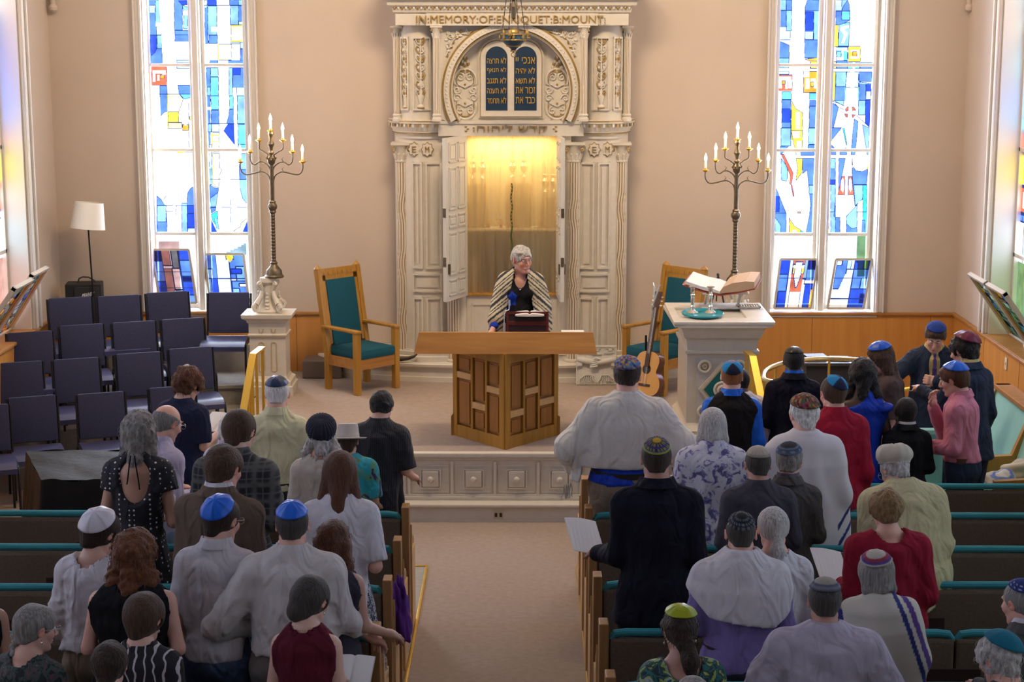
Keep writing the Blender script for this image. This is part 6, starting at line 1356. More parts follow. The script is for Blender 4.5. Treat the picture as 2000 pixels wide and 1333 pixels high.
# ================================================================== people: smooth bodies meshed from blended limbs
def gaxis(lo, hi, H, fine=(), h=.006):
    x = lo; out = [lo]
    while x < hi:
        st = H
        for a, b in fine:
            if a <= x + 1e-9 < b: st = h; break
            if x < a < x + H: st = min(st, max(h, a - x))
        x += st; out.append(x)
    return np.array(out, np.float32)
class Field:
    def __init__(s, X, Y, Z):
        s.X, s.Y, s.Z = X, Y, Z; s.d = np.full((len(X), len(Y), len(Z)), .15, np.float32)
    def region(s, lo, hi):
        sl = []
        for A, a, b in zip((s.X, s.Y, s.Z), lo, hi):
            i0 = max(0, np.searchsorted(A, a) - 1); i1 = min(len(A), np.searchsorted(A, b) + 1)
            if i1 <= i0: return None
            sl.append(slice(int(i0), int(i1)))
        return tuple(sl)
    def pts(s, sl):
        x, y, z = np.meshgrid(s.X[sl[0]], s.Y[sl[1]], s.Z[sl[2]], indexing='ij'); return x, y, z
    def _mix(s, sl, v, k, sub=False):
        d = s.d[sl]
        if sub:
            v = -v; h = np.clip(.5 - .5 * (v - d) / k, 0, 1) if False else np.clip(.5 + .5 * (v - d) / k, 0, 1); s.d[sl] = d * (1 - h) + v * h + k * h * (1 - h)
        else:
            h = np.clip(.5 + .5 * (d - v) / k, 0, 1); s.d[sl] = d * (1 - h) + v * h - k * h * (1 - h)
    def cap(s, a, b, ra, rb=None, k=.02, sub=False, fl=None):
        rb = ra if rb is None else rb; a = np.array(a, np.float32); b = np.array(b, np.float32); R = max(ra, rb) + .06
        sl = s.region(np.minimum(a, b) - R, np.maximum(a, b) + R)
        if sl is None: return
        x, y, z = s.pts(sl); d = b - a; L = float(d @ d) + 1e-9
        t = np.clip(((x - a[0]) * d[0] + (y - a[1]) * d[1] + (z - a[2]) * d[2]) / L, 0, 1)
        dx, dy, dz = x - a[0] - t * d[0], y - a[1] - t * d[1], z - a[2] - t * d[2]
        if fl is not None: dx = dx / fl[0]; dy = dy / fl[1]; dz = dz / fl[2]
        s._mix(sl, np.sqrt(dx * dx + dy * dy + dz * dz) - (ra + (rb - ra) * t), k, sub)
    def ell(s, c, r, k=.02, R=None, sub=False):
        c = np.array(c, np.float32); r = np.array(r, np.float32); m = float(r.max()) + .06
        e = (np.abs(np.array(R, np.float32)) @ r if R is not None else r) + .06
        sl = s.region(c - e, c + e)
        if sl is None: return
        x, y, z = s.pts(sl); x = x - c[0]; y = y - c[1]; z = z - c[2]
        if R is not None:
            M_ = np.array(R, np.float32).T; x, y, z = M_[0, 0] * x + M_[0, 1] * y + M_[0, 2] * z, M_[1, 0] * x + M_[1, 1] * y + M_[1, 2] * z, M_[2, 0] * x + M_[2, 1] * y + M_[2, 2] * z
        k0 = np.sqrt((x / r[0]) ** 2 + (y / r[1]) ** 2 + (z / r[2]) ** 2); k1 = np.sqrt((x / r[0] ** 2) ** 2 + (y / r[1] ** 2) ** 2 + (z / r[2] ** 2) ** 2) + 1e-6
        s._mix(sl, k0 * (k0 - 1) / k1, k, sub)
    def sleeve(s, prof, k=.02):
        """stack of ellipses: prof = [(z, cx, cy, a, b)...] from top to bottom"""
        P = np.array(sorted(prof), np.float32); zz = s.Z; a = np.interp(zz, P[:, 0], P[:, 3]); b = np.interp(zz, P[:, 0], P[:, 4]); cx = np.interp(zz, P[:, 0], P[:, 1]); cy = np.interp(zz, P[:, 0], P[:, 2])
        x = s.X[:, None, None]; y = s.Y[None, :, None]; q = np.sqrt(((x - cx) / a) ** 2 + ((y - cy) / b) ** 2) + 1e-6
        v = (q - 1) * np.sqrt(((x - cx)) ** 2 + ((y - cy)) ** 2 + 1e-6) / q
        zt, zb = P[-1, 0], P[0, 0]; v = np.maximum(v, np.maximum(zz - zt, zb - zz)); s._mix((slice(None),) * 3, v.astype(np.float32), k)
    def clip(s, fn):
        x, y, z = s.X[:, None, None], s.Y[None, :, None], s.Z[None, None, :]; s.d = np.maximum(s.d, fn(x, y, z).astype(np.float32))
    def disp(s, fn):
        m = np.abs(s.d) < .06; i = np.nonzero(m); s.d[m] += fn(s.X[i[0]], s.Y[i[1]], s.Z[i[2]]).astype(np.float32)
    def mesh(s, smooth=1):
        d = s.d; d[0] = d[-1] = np.maximum(d[0], .01); d[0] = .05; d[-1] = .05; d[:, 0] = .05; d[:, -1] = .05; d[:, :, 0] = .05; d[:, :, -1] = .05
        neg = d < 0; c = neg[:-1, :-1, :-1].astype(np.int8); n = c.copy()
        for i in (0, 1):
            for j in (0, 1):
                for k in (0, 1):
                    if i or j or k: n += neg[i:neg.shape[0] - 1 + i, j:neg.shape[1] - 1 + j, k:neg.shape[2] - 1 + k]
        act = (n > 0) & (n < 8); I = np.argwhere(act); idx = np.full(act.shape, -1, np.int64); idx[act] = np.arange(len(I))
        acc = np.zeros((len(I), 3), np.float64); cnt = np.zeros(len(I)); cor = [(i, j, k) for i in (0, 1) for j in (0, 1) for k in (0, 1)]
        V = {q: d[I[:, 0] + q[0], I[:, 1] + q[1], I[:, 2] + q[2]] for q in cor}
        for q in cor:
            for ax in range(3):
                if q[ax] == 0:
                    q2 = list(q); q2[ax] = 1; q2 = tuple(q2); a, b = V[q], V[q2]; m = (a < 0) != (b < 0); t = np.where(m, a / np.where(m, a - b, 1), 0)
                    p = np.tile(np.array(q, float), (len(I), 1)); p[:, ax] += t; acc[m] += p[m]; cnt[m] += 1
        P = I + acc / cnt[:, None]; out = np.empty_like(P)
        for ax, A in enumerate((s.X, s.Y, s.Z)): out[:, ax] = np.interp(P[:, ax], np.arange(len(A)), A)
        F_ = []
        for ax in range(3):
            sl0 = [slice(None)] * 3; sl1 = [slice(None)] * 3; sl0[ax] = slice(0, -1); sl1[ax] = slice(1, None)
            a, b = neg[tuple(sl0)], neg[tuple(sl1)]; E_ = np.argwhere(a != b); o1, o2 = [q for q in range(3) if q != ax]
            E_ = E_[(E_[:, o1] > 0) & (E_[:, o2] > 0) & (E_[:, o1] < act.shape[o1]) & (E_[:, o2] < act.shape[o2])]
            fl = a[E_[:, 0], E_[:, 1], E_[:, 2]]; q = []
            for da, db in ((0, 0), (-1, 0), (-1, -1), (0, -1)):
                c_ = E_.copy(); c_[:, o1] += da; c_[:, o2] += db; q.append(idx[c_[:, 0], c_[:, 1], c_[:, 2]])
            q = np.stack(q, 1); q = q[(q >= 0).all(1)] if not (q >= 0).all() else q
            if len(q) == len(fl):
                flip = fl if ax != 1 else ~fl; q[~flip] = q[~flip][:, ::-1]
            F_.append(q)
        Fc = np.concatenate(F_)
        for _ in range(smooth):
            s_ = np.zeros_like(out); c_ = np.zeros(len(out))
            for a, b in ((0, 1), (1, 2), (2, 3), (3, 0)):
                np.add.at(s_, Fc[:, a], out[Fc[:, b]]); np.add.at(c_, Fc[:, a], 1); np.add.at(s_, Fc[:, b], out[Fc[:, a]]); np.add.at(c_, Fc[:, b], 1)
            out = out * .5 + .5 * s_ / np.maximum(c_, 1)[:, None]
        return out, Fc
def wob(seed, n=7, f=(14, 14, 7)):
    r = np.random.RandomState(seed); K = r.normal(size=(n, 3)) * f; ph = r.rand(n) * 6.28
    def fn(x, y, z): return sum(np.sin(K[i, 0] * x + K[i, 1] * y + K[i, 2] * z + ph[i]) for i in range(n)) / n * 1.6
    return fn
def Rx(a): c, s = math.cos(a), math.sin(a); return np.array([[1, 0, 0], [0, c, -s], [0, s, c]])
def Rz_(a): c, s = math.cos(a), math.sin(a); return np.array([[c, -s, 0], [s, c, 0], [0, 0, 1]])
def Ry(a): c, s = math.cos(a), math.sin(a); return np.array([[c, 0, s], [0, 1, 0], [-s, 0, c]])
SKINS = {}
def skin(c):
    k = 'skin_%02d%02d%02d' % tuple(int(v * 99) for v in c)
    if k not in MATS:
        m = M(k, c, .5, attr='Col', bump=.05, bscale=120); m.node_tree.nodes['Principled BSDF'].inputs['Subsurface Weight'].default_value = .0
    return MATS[k]
def hairmat(c, curly):
    k = 'hair_%02d%02d%02d%d' % (int(c[0] * 99), int(c[1] * 99), int(c[2] * 99), curly)
    if k not in MATS:
        M(k, c, .62, bump=1.0 if curly else .7, bscale=95 if curly else 160, var=.5, vscale=60 if curly else 110, stretch=(1, 1, .5) if curly else (1, 1, .07), spec=.22, sheen=.15)
    return MATS[k]
FAIR = (.64, .38, .29); PINKF = (.66, .36, .27); TAN = (.48, .27, .19); DARKS = (.060, .030, .020)

def hand_prims(fd, w, d, n, side, curl=.5, s=1.0, k=.006, spread=.0):
    """w wrist, d unit direction of the forearm, n unit normal out of the back of the hand; side -1 left +1 right: thumb side"""
    w, d, n = np.array(w, float), np.array(d, float), np.array(n, float); d /= np.linalg.norm(d); n -= d * (n @ d); n /= np.linalg.norm(n); t = np.cross(n, d) * -side   # t points to the thumb
    P = lambda a, b, c: w + (d * a + t * b + n * c) * s
    fd.cap(P(0, 0, 0), P(.03, 0, 0), .026 * s, .03 * s, .015, fl=None)
    fd.cap(P(.045, -.022, 0), P(.045, .022, 0), .019 * s, .021 * s, .012); fd.cap(P(.075, -.028, 0), P(.08, .026, 0), .0145 * s, .015 * s, .012)
    for i, (b, L) in enumerate(((.031, .070), (.011, .080), (-.010, .074), (-.030, .058))):
        sp = spread * (i - 1.5) * -.01; a0 = P(.088, b, .0); a1 = P(.088 + L * .45 * math.cos(curl * .7), b * 1.05 + sp, -L * .45 * math.sin(curl * .7)); a2 = P(.088 + L * (.45 * math.cos(curl * .7) + .32 * math.cos(curl * 1.7)), b * 1.05 + 1.5 * sp, -L * (.45 * math.sin(curl * .7) + .32 * math.sin(curl * 1.7)))
        a3 = a2 + (d * math.cos(curl * 2.5) - n * math.sin(curl * 2.5)) * L * .25 * s
        fd.cap(a0, a1, .0098 * s, .0090 * s, k); fd.cap(a1, a2, .0088 * s, .0080 * s, k * .6); fd.cap(a2, a3, .0078 * s, .0066 * s, k * .6)
    b0, b1, b2 = P(.025, .026, -.006), P(.055, .052, -.016), P(.082, .058, -.026 - .012 * curl)
    fd.cap(b0, b1, .014 * s, .0105 * s, .01); fd.cap(b1, b2, .0102 * s, .0085 * s, k)

NP_ = 0
def person(label, px, yt, Y, fz=0, rz=0, skinc=FAIR, pitch=18, yaw=0, tilt=0, lean=5, w=1.0, belly=0, hs=.96, arms=None, hands='', top=None, bottom=None, hair=None, hat=None,
           sleeve='long', topm=None, hem=.90, neck=.066, extra=None, face=False, female=False, collar=None, loose=0.0, glasses=False, bfull=1.0, name='person', scoop=None, collarm=None, belt=None, seed=None, smile=False, x_off=0, earring=False, wr=.006, hscale=None):
    global NP_; NP_ += 1; seed = seed or NP_ * 17
    al, be = math.radians(lean), math.radians(-pitch)
    RU = Rx(-al)                                       # upper body bends forward about the waist
    WP = np.array([0, .0, 1.0])
    def U(p): p = np.array(p, float); q = p - WP; q = RU @ q; return q + WP
    RH = RU @ Rz_(math.radians(yaw)) @ Ry(math.radians(tilt)) @ Rx(be); NK = U((0, .005, 1.50))
    HC = NK + RH @ (np.array([0, .02, .075]) * hs)
    def Hd(p): return HC + RH @ (np.array(p, float) * hs)
    hat_h = {None: 0, 'kippah': .012, 'beret': .03, 'turban': .05, 'straw': .06}.get(hat[0] if hat else None, 0) + (hair.get('top', .012) if hair else 0)
    # crown height for this pose in unit scale
    ups = [Hd((0, y, z))[2] for y, z in ((0, .118 + hat_h), (-.06, .095 + hat_h), (-.09, .06 + hat_h * .8))]; ztop = max(ups)
    wp = atY(px, yt, Y); S_ = hscale or (wp.z - fz) / ztop
    sx = .137 * w; SH = {-1: U((-sx, 0, 1.365)), 1: U((sx, 0, 1.365))}
    A = {}
    dflt = {-1: ((-.260 * w, -.01, 1.12), (-.11, .22, 1.12)), 1: ((.260 * w, -.01, 1.12), (.11, .22, 1.12))}
    for sd in (-1, 1):
        e, wr_ = (arms or {}).get(sd, dflt[sd]); e = (e[0] * (.70 if abs(e[0]) < .335 else .9), e[1], e[2]); A[sd] = (U(e), U(wr_))
    ellU = lambda fd, c, r, k=.03, sub=False: fd.ell(U(c), r, k, RU, sub)
    f = .92 if female else 1.0
    def torso(fd, e):                                  # e = cloth offset
        ellU(fd, (0, -.005, 1.26), (.138 * w + e, .108 * bfull + e, .20 + e), .04)
        fd.cap(U((-.08 * w, -.018, 1.362)), U((.08 * w, -.018, 1.362)), .060 * (.5 + .5 * bfull) + e, None, .05)
        fd.cap(U((-sx, -.005, 1.350)), U((-sx * .9, 0, 1.28)), .050 + e, None, .04); fd.cap(U((sx, -.005, 1.350)), U((sx * .9, 0, 1.28)), .050 + e, None, .04)
        for q in (-1, 1): fd.cap(U((q * .02, -.022, 1.45)), U((q * sx * .8, -.012, 1.375)), .046 + e * .7, .040 + e, .03)
        fd.cap(U((0, -.015, 1.435)), U((0, -.01, 1.38)), .056 + e * .6, .10 + e, .05)
        ellU(fd, (0, .012 + belly * .35, 1.09), ((.130 * w + belly * .5) * (.93 if female else 1) + e, .108 * bfull + belly + e, .17 + e), .05)
        fd.ell((0, -.01 + belly * .2, .93), (.150 * w * (1.06 if female else 1) + belly * .4 + e, .125 * bfull + belly * .5 + e, .14 + e), .06)
        if female: 
            for q in (-1, 1): ellU(fd, (q * .075, .085, 1.27), (.065 + e * .5, .06 + e * .5, .06 + e * .5), .04)
    def armp(fd, e0, e1, both=True, upto=1.0, cuffs=0):
        for sd in (-1, 1):
            el, wr_ = A[sd]; fd.cap(SH[sd], el, .046 * (.6 + .4 * w) + e0, .038 + e1 * 1.1, .035)
            if upto > .5:
                t = (upto - .5) * 2; m = el + (wr_ - el) * t; fd.cap(el, m, .040 + e1, .028 + e1 + cuffs, .02)
    # ---------------- skin body
    fine_x = [(HC[0] - .115, HC[0] + .115)]; fine_y = [(HC[1] - .14, HC[1] + .16)]; fine_z = [(HC[2] - .15, HC[2] + .16)]
    hh = .0058 if face else .0068
    for sd, ch in ((-1, 'L'), (1, 'R')):
        if ch in hands: q = A[sd][1]; fine_x.append((q[0] - .11, q[0] + .11)); fine_y.append((q[1] - .11, q[1] + .13)); fine_z.append((q[2] - .11, q[2] + .13))
    xs = [SH[-1][0], SH[1][0], A[-1][0][0], A[1][0][0], A[-1][1][0], A[1][1][0]]; ys = [A[-1][0][1], A[1][0][1], A[-1][1][1], A[1][1][1], HC[1]]
    zs2 = [A[-1][1][2], A[1][1][2]]
    X0, X1, Y0, Y1 = min(xs) - .16, max(xs) + .16, min(ys + [-.2]) - .12 - belly, max(ys + [.16]) + .14 + belly
    fd = Field(gaxis(X0, X1, .017, fine_x, hh), gaxis(Y0, Y1, .017, fine_y, hh), gaxis(-.02, max([HC[2] + .17] + [z + .14 for z in zs2]), .02, fine_z, hh))
    torso(fd, -.008)
    for sd in (-1, 1):
        el, wr_ = A[sd]; fd.cap(SH[sd], el, .046 * f, .037 * f, .03); fd.cap(el, wr_, .038 * f, .025 * f, .02)
        q = np.array([sd * .085, 0, .88]); kn = np.array([sd * .09, .02, .49]); an = np.array([sd * .09, -.02, .08])
        fd.cap(q, kn, .075, .05, .05); fd.cap(kn, an, .05, .033, .03); fd.cap(an, (sd * .1, .14, .035), .035, .028, .02)
        dr = wr_ - el; nrm = np.array(((0, 0, 1) if abs(dr[2]) < abs(dr[1]) + abs(dr[0]) else (0, -1, .2)), float)
        ov = (hand_ov := (extra or {}).get('hand%+d' % sd)); 
        if ov: nrm = np.array(ov[0], float); hand_prims(fd, wr_, ov[1] if len(ov) > 1 and ov[1] is not None else dr, nrm, sd, ov[2] if len(ov) > 2 else .5)
        else: hand_prims(fd, wr_, dr, nrm, sd, .55)
    hE = lambda c, r, k=.012, sub=False, R=None: fd.ell(Hd(c), np.array(r) * hs, k, RH if R is None else RH @ R, sub)
    hC = lambda a, b, ra, rb=None, k=.012, sub=False: fd.cap(Hd(a), Hd(b), ra * hs, (ra if rb is None else rb) * hs, k, sub)
    fd.cap(Hd((0, -.03, -.05)), NK + RU @ np.array([0, -.02, -.05]), .054 * (.9 if female else 1.02) * (.9 + .1 * w), .062 * (.9 if female else 1), .03)
    hE((0, -.015, .03), (.075, .095, .088)); hE((0, .028, -.035), (.058, .060, .078), .03)
    for q in (-1, 1): hC((q * .048, .0, -.055), (q * .022, .062, -.092), .018, .016, .02); hE((q * .040, .060, -.018), (.022, .024, .026), .015)
    hE((0, .076, -.094), (.022, .018, .018), .012)
    hC((0, .084, .026), (0, .112, -.020), .0085, .0125, .009)
    for q in (-1, 1): hE((q * .011, .100, -.027), (.009, .010, .008), .006); hC((q * .006, .088, .034), (q * .036, .078, .034), .010, .009, .012); hE((q * .031, .097, .014), (.017, .012, .011), .010, True)
    if face:
        if smile: hE((0, .089, -.060), (.027, .012, .010), .006); hE((0, .104, -.059), (.021, .012, .0065), .004, True)
        else: hE((0, .089, -.054), (.022, .011, .0055), .005); hE((0, .088, -.066), (.019, .011, .0065), .005); hE((0, .103, -.060), (.022, .006, .0015), .003, True)
    else: hE((0, .088, -.060), (.022, .011, .010), .008)
    for q in (-1, 1):
        Re = Rz_(q * -.42) @ Rx(-.15); hE((q * .080, -.006, .004), (.0075, .019, .031), .006, False, Re); hE((q * .088, -.002, .006), (.006, .010, .019), .004, True, Re)
    v, fc = fd.mesh(1)
    # colouring: skin tone, warmer ears / cheeks / lips
    loc = ((v - HC) @ RH) / hs; col = np.tile(np.array(skinc), (len(v), 1)); isd = skinc[0] < .1
    rd = np.array([1.12, .86, .84]) if not isd else np.array([1.2, 1, 1])
    m = (np.abs(loc[:, 0]) > .074) & (np.abs(loc[:, 2]) < .04) & (np.abs(loc[:, 1]) < .035); col[m] *= rd
    lp = np.exp(-((loc[:, 0] / .024) ** 2 + ((loc[:, 2] + .06) / .009) ** 2)) * (loc[:, 1] > .08); col = col * (1 - lp[:, None] * .55) + lp[:, None] * .55 * np.array((.42, .12, .11) if not isd else (.12, .04, .04))
    for q in (-1, 1): ck = np.exp(-(((loc[:, 0] - q * .042) / .02) ** 2 + ((loc[:, 2] + .02) / .02) ** 2)) * (loc[:, 1] > .03); col *= 1 + ck[:, None] * np.array([.06, -.14, -.14])
    if smile: mm = (np.abs(loc[:, 0]) < .013) & (np.abs(loc[:, 2] + .0575) < .0042) & (loc[:, 1] > .08); col[mm] = (.55, .48, .44)
    o = mesh_obj(name, v * S_, fc, [skin(skinc)], None, True, None, col); body = o
    tag(body, label, 'person')
    hxy = HC * S_; r = math.radians(rz); hx, hy = hxy[0] * math.cos(r) - hxy[1] * math.sin(r), hxy[0] * math.sin(r) + hxy[1] * math.cos(r)
    body.location = (wp.x - hx + x_off, wp.y - hy, fz); body.rotation_euler = (0, 0, r)
    def child(nm, v, fcs, mat, col=None): return mesh_obj(nm, np.asarray(v) * S_, fcs, [mat] if not isinstance(mat, (list, tuple)) else mat, body, True, None, col)
    def childmb(mb, nm, mats, smooth=True):
        mb.v = [tuple(np.array(p) * S_) for p in mb.v]; return mb.build(nm, mats, body, smooth=smooth)
    W1, W2 = wob(seed, 8, (22, 22, 9)), wob(seed + 1, 6, (9, 9, 16))
    # ---------------- trousers / skirt
    if bottom:
        kind, bm = bottom[:2]; g = Field(gaxis(-.34 - belly, .34 + belly, .016), gaxis(-.3 - belly, .3 + belly, .016), gaxis(.0, 1.10, .018))
        if kind == 'trousers':
            fdW = 1.02 * .985; g.ell((0, -.01 + belly * .2, .93), (.154 * w + belly * .4 + .004, .129 * bfull + belly * .5 + .004, .155), .05)
            ellc = (.133 * w + belly * .5 + .006); g.sleeve([(1.03, 0, .005 + belly * .3, ellc, .116 * bfull + belly * .9), (.90, 0, -.005, ellc * 1.08, .125 * bfull + belly * .6)], .03)
            for sd in (-1, 1): g.cap((sd * .092 * w, -.005, .88), (sd * .095, .015, .49), .092 * (.5 + .5 * w), .062, .03); g.cap((sd * .095, .015, .49), (sd * .095, -.01, .05), .064, .058, .03)
            g.disp(lambda x, y, z: .004 * W1(x, y, z))
        else:
            ln = bottom[2] if len(bottom) > 2 else .45; fl_ = bottom[3] if len(bottom) > 3 else .25
            g.sleeve([(1.06, 0, .005 + belly * .3, .138 * w + belly * .5, .115 * bfull + belly * .9), (.93, 0, -.01, .172 * w + belly * .4, .14 * bfull + belly * .5), (ln, 0, 0, fl_, fl_ * .75)], .02)
            g.disp(lambda x, y, z: .014 * np.sin(11 * np.arctan2(y, x) + 2 * W2(x, y, z)) * np.clip((1.0 - z) * 1.6, 0, 1))
        v, fc = g.mesh(1); child('trousers' if kind == 'trousers' else 'skirt', v, fc, bm)
        if belt:
            b = MB(); e1_, e2_ = .133 * w + belly * .5 + .012, .116 * bfull + belly * .9 + .008; n = 36
            for z0_, z1_ in ((.985, 1.022),):
                vs = [((e1_ + o_) * math.cos(2 * PI * i / n), .005 + belly * .3 + (e2_ + o_) * math.sin(2 * PI * i / n), z) for z, o_ in ((z0_, 0), (z0_, .007), (z1_, .007), (z1_, 0)) for i in range(n)]
                b.add(vs, [(k * n + i, k * n + (i + 1) % n, (k + 1) % 4 * n + (i + 1) % n, (k + 1) % 4 * n + i) for k in range(4) for i in range(n)])
            childmb(b, 'belt', [belt])
    # shoes
    b = MB()
    for sd in (-1, 1):
        b.ball((sd * .1, .05, .045), (.048, .135, .05), 0, 14)
    childmb(b, 'shoes', [BLACKP])
    # ---------------- upper garments
    def upper(nm, mat, e, slv, hm, nk=.066, scp=None, wrk=wr, cuffs=0, colf=None, res=.0115, hang=0):
        g = Field(gaxis(X0, X1, res), gaxis(Y0, Y1, res), gaxis(hm - .03, max([1.60 * 1.0] + [z + .08 for z in zs2]), res))
        torso(g, e)
        if hm < .9: g.sleeve([(1.0, 0, 0, .138 * w + belly * .5 + e, .118 * bfull + belly * .7 + e), (.9, 0, -.005, .160 * w + belly * .4 + e, .138 * bfull + belly * .5 + e), (hm, 0, -.005, .168 * w + belly * .4 + e + hang, .148 * bfull + belly * .5 + e + hang)], .03)
        if slv: armp(g, e + (.004 if slv > .5 else .012), e + (.002 if slv > .5 else .014), upto=max(.5, slv), cuffs=cuffs)
        fr = RU.T
        if slv and slv < .5:                            # short sleeves: cut below mid upper arm
            for sd in (-1, 1):
                a, b_ = SH[sd], A[sd][0]; dd = (b_ - a) / np.linalg.norm(b_ - a); L = np.linalg.norm(b_ - a); cut = L * slv * 2
                g.clip(lambda x, y, z, a=a, dd=dd, cut=cut, sd=sd: np.where((sd * x > sx * 1.12) | (((x - a[0]) * dd[0] + (y - a[1]) * dd[1] + (z - a[2]) * dd[2] > cut) & (sd * x > .135 * w + e)), ((x - a[0]) * dd[0] + (y - a[1]) * dd[1] + (z - a[2]) * dd[2]) - cut, -1))
        elif slv == 0:                                  # sleeveless: open armholes
            for sd in (-1, 1): g.cap(U((sd * (sx + .040), -.005, 1.47)), U((sd * (sx + .050), .0, 1.25)), .060, .045, .01, sub=True)
        g.clip(lambda x, y, z: hm - z)
        W3 = wob(seed + 9, 5, (30, 16, 26)); g.disp(lambda x, y, z: wrk * W1(x, y, z) + wrk * .8 * W2(x, y, z) - wrk * .9 * (1 - np.abs(W3(x, y, z))) ** 3 if z.ndim != 1 else (wrk * W1(x, y, z) + wrk * .8 * W2(x, y, z) - wrk * .9 * (1 - np.abs(W3(x, y, z))) ** 3) * np.clip((NK[2] - .10 - z) * 9, .12, 1))
        b0 = NK + RU @ np.array([0, -.03, -.10]); g.cap(b0, NK + RU @ np.array([0, -.005, .10]), nk - .012, nk + .01, .008, sub=True)
        if scp: ellU(g, scp[0], scp[1], .01, sub=True)
        v, fc = g.mesh(1); return child(nm, v, fc, mat, colf(v) if colf else None)
    def ring(nm, mat, r0, r1, z0, z1, thick=.005, open_front=0, drop=.0):
        b = MB(); n = 30; c = NK + RU @ np.array([0, -.014, -.022]); vs = []
        for z, rr in ((z0, r0), (z1, r1), (z1, r1 + thick), (z0, r0 + thick * 1.6)):
            for i in range(n):
                t = 2 * PI * i / n; p = np.array([rr * math.cos(t), rr * 1.05 * math.sin(t), z - (drop * max(0, math.sin(t)))]); vs.append(c + RU @ p)
        b.add(vs, [(k * n + i, k * n + (i + 1) % n, (k + 1) % 4 * n + (i + 1) % n, (k + 1) % 4 * n + i) for k in range(4) for i in range(n)]); return childmb(b, nm, [mat])
    SLV = {'long': 1.0, 'short': .42, 'elbow': .49, 'roll': .72, 'none': 0, 'cap': .2}[sleeve] if isinstance(sleeve, str) else sleeve
    if top == 'shirt' or top == 'dress' or top == 'sweater':
        o = upper({'shirt': 'shirt', 'dress': 'dress', 'sweater': 'sweater'}[top], topm, .013 + loose, SLV, hem, neck, scoop, wr)
        if collar: ring('collar', collarm or topm, .080, .067, -.024, .024, .007, drop=.03)
    if top == 'jacket':
        upper('jacket', topm, .014 + loose, 1.0, hem if hem < .9 else .78, .074, None, wr, hang=.01)
        ring('jacket_collar', topm, .092, .073, -.026, .020, .009, drop=.03)
        if collarm: ring('shirt_collar', collarm, .070, .064, .0, .040, .005, drop=.02)
    if top == 'vest':
        upper('shirt', topm[1], .008, 1.0, .95, .066, None, wr); upper('vest', topm[0], .017, 0, .86, .072, None, .004)
        ring('collar', topm[1], .080, .067, -.024, .024, .007, drop=.03)
    # ---------------- hair
    if hair:
        g = Field(*[gaxis(HC[i] - q0, HC[i] + q1, hair.get('res', .0072)) for i, (q0, q1) in enumerate((hair.get('bx', (.16, .16)), hair.get('by', (.19, .15)), hair.get('bz', (.16, .17))))])
        E2 = lambda c, r_, k=.015, sub=False: g.ell(Hd(c), np.array(r_) * hs, k, RH, sub); C2 = lambda a, b, ra, rb=None, k=.02, sub=False: g.cap(Hd(a), Hd(b), ra * hs, (ra if rb is None else rb) * hs, k, sub)
        st = hair['style']; th = hair.get('top', .012)
        toL = lambda x, y, z: [(RH[0, i] * (x - HC[0]) + RH[1, i] * (y - HC[1]) + RH[2, i] * (z - HC[2])) / hs for i in range(3)]
        E2((0, -.017, .030), (.076 + th, .096 + th, .089 + th))
        C2((0, -.055, .0), (0, -.062, -.055), .055 + th * .5, .043 + th * .4)
        fcut = dict(c=(0, .095, -.045), r=(.088, .062, .098))
        if st in ('short', 'ring', 'afro'):
            E2(fcut['c'], fcut['r'], .008, True)
            for q in (-1, 1): E2((q * .085, .0, -.015), (.02, .022, .04), .006, True)
            nz = hair.get('nape', -.062)
            def cl(x, y, z):
                a, b, c = toL(x, y, z); return (nz + np.maximum(0, b + .055) * .75) - c
            g.clip(cl)
            if st == 'ring': E2((0, .0, .10), (.085, .12, .085), .01, True)
        elif st == 'bob':
            L = hair.get('len', .13); wd = hair.get('wd', .0)
            for q in (-1, 1): C2((q * .055, -.02, .0), (q * (.062 + wd), -.03, -L + .03), .04, .034 + wd * .4)
            C2((0, -.07, .0), (0, -.075, -L + .02), .052, .045); E2((0, .095, -.06), (.060, .060, .12), .008, True)
            def cl(x, y, z):
                a, b, c = toL(x, y, z); return (-L + .01 * np.sin(60 * a)) - c
            g.clip(cl)
        elif st == 'long':
            L = hair.get('len', .3); wd = hair.get('wd', .09); dn = RH.T @ np.array([0, 0, -1.0])
            base = np.array([0, -.075, -.02]); e = base + (dn * .5 + np.array([0, -.18, -.6]) * .5) * L * 1.15 
            for q in (-1, -.33, .33, 1): C2((q * .06, -.045 - .01 * (1 - abs(q)), .0), (q * wd, e[1] + .045, e[2] + .02 * abs(q)), .045, hair.get('tip', .04))
            C2((0, -.06, .0), tuple(e), .06, .05)
            for q in (-1, 1): C2((q * .06, .01, .03), (q * (wd + .01), -.03, -.12), .035, .035)
            E2((0, .10, -.05), (.064, .065, .13), .008, True)
        elif st == 'pony':
            E2(fcut['c'], fcut['r'], .008, True)
            for q in (-1, 1): E2((q * .085, .0, -.015), (.02, .022, .04), .006, True)
            a0 = hair.get('at', (0, -.108, -.015)); L = hair.get('len', .2); dn = RH.T @ np.array([0, -.12, -1.0]); a1 = np.array(a0) + dn * L * .5 + np.array([0, -.02, 0]); a2 = np.array(a0) + dn * L
            C2(a0, a1, .024, .04); C2(a1, a2, .042, .02)
            def cl(x, y, z):
                a, b, c = toL(x, y, z); return np.where(b > -.085, (-.06 + np.maximum(0, b + .055) * .75) - c, -1)
            g.clip(cl)
        if hair.get('bun'): b0, br = hair['bun']; E2(b0, (br, br, br), .012)
        for bl in hair.get('blobs', ()): E2(bl[0], bl[1], .02)
        if hair.get('braid'):
            p0 = np.array([-.02, -.10, -.02]); dn = RH.T @ np.array([0, 0, -1.0])
            for i in range(7): E2(tuple(p0 + dn * .027 * i + np.array([.012 * (-1) ** i, -.004 * i, 0])), (.030 - .001 * i, .026, .022), .006)
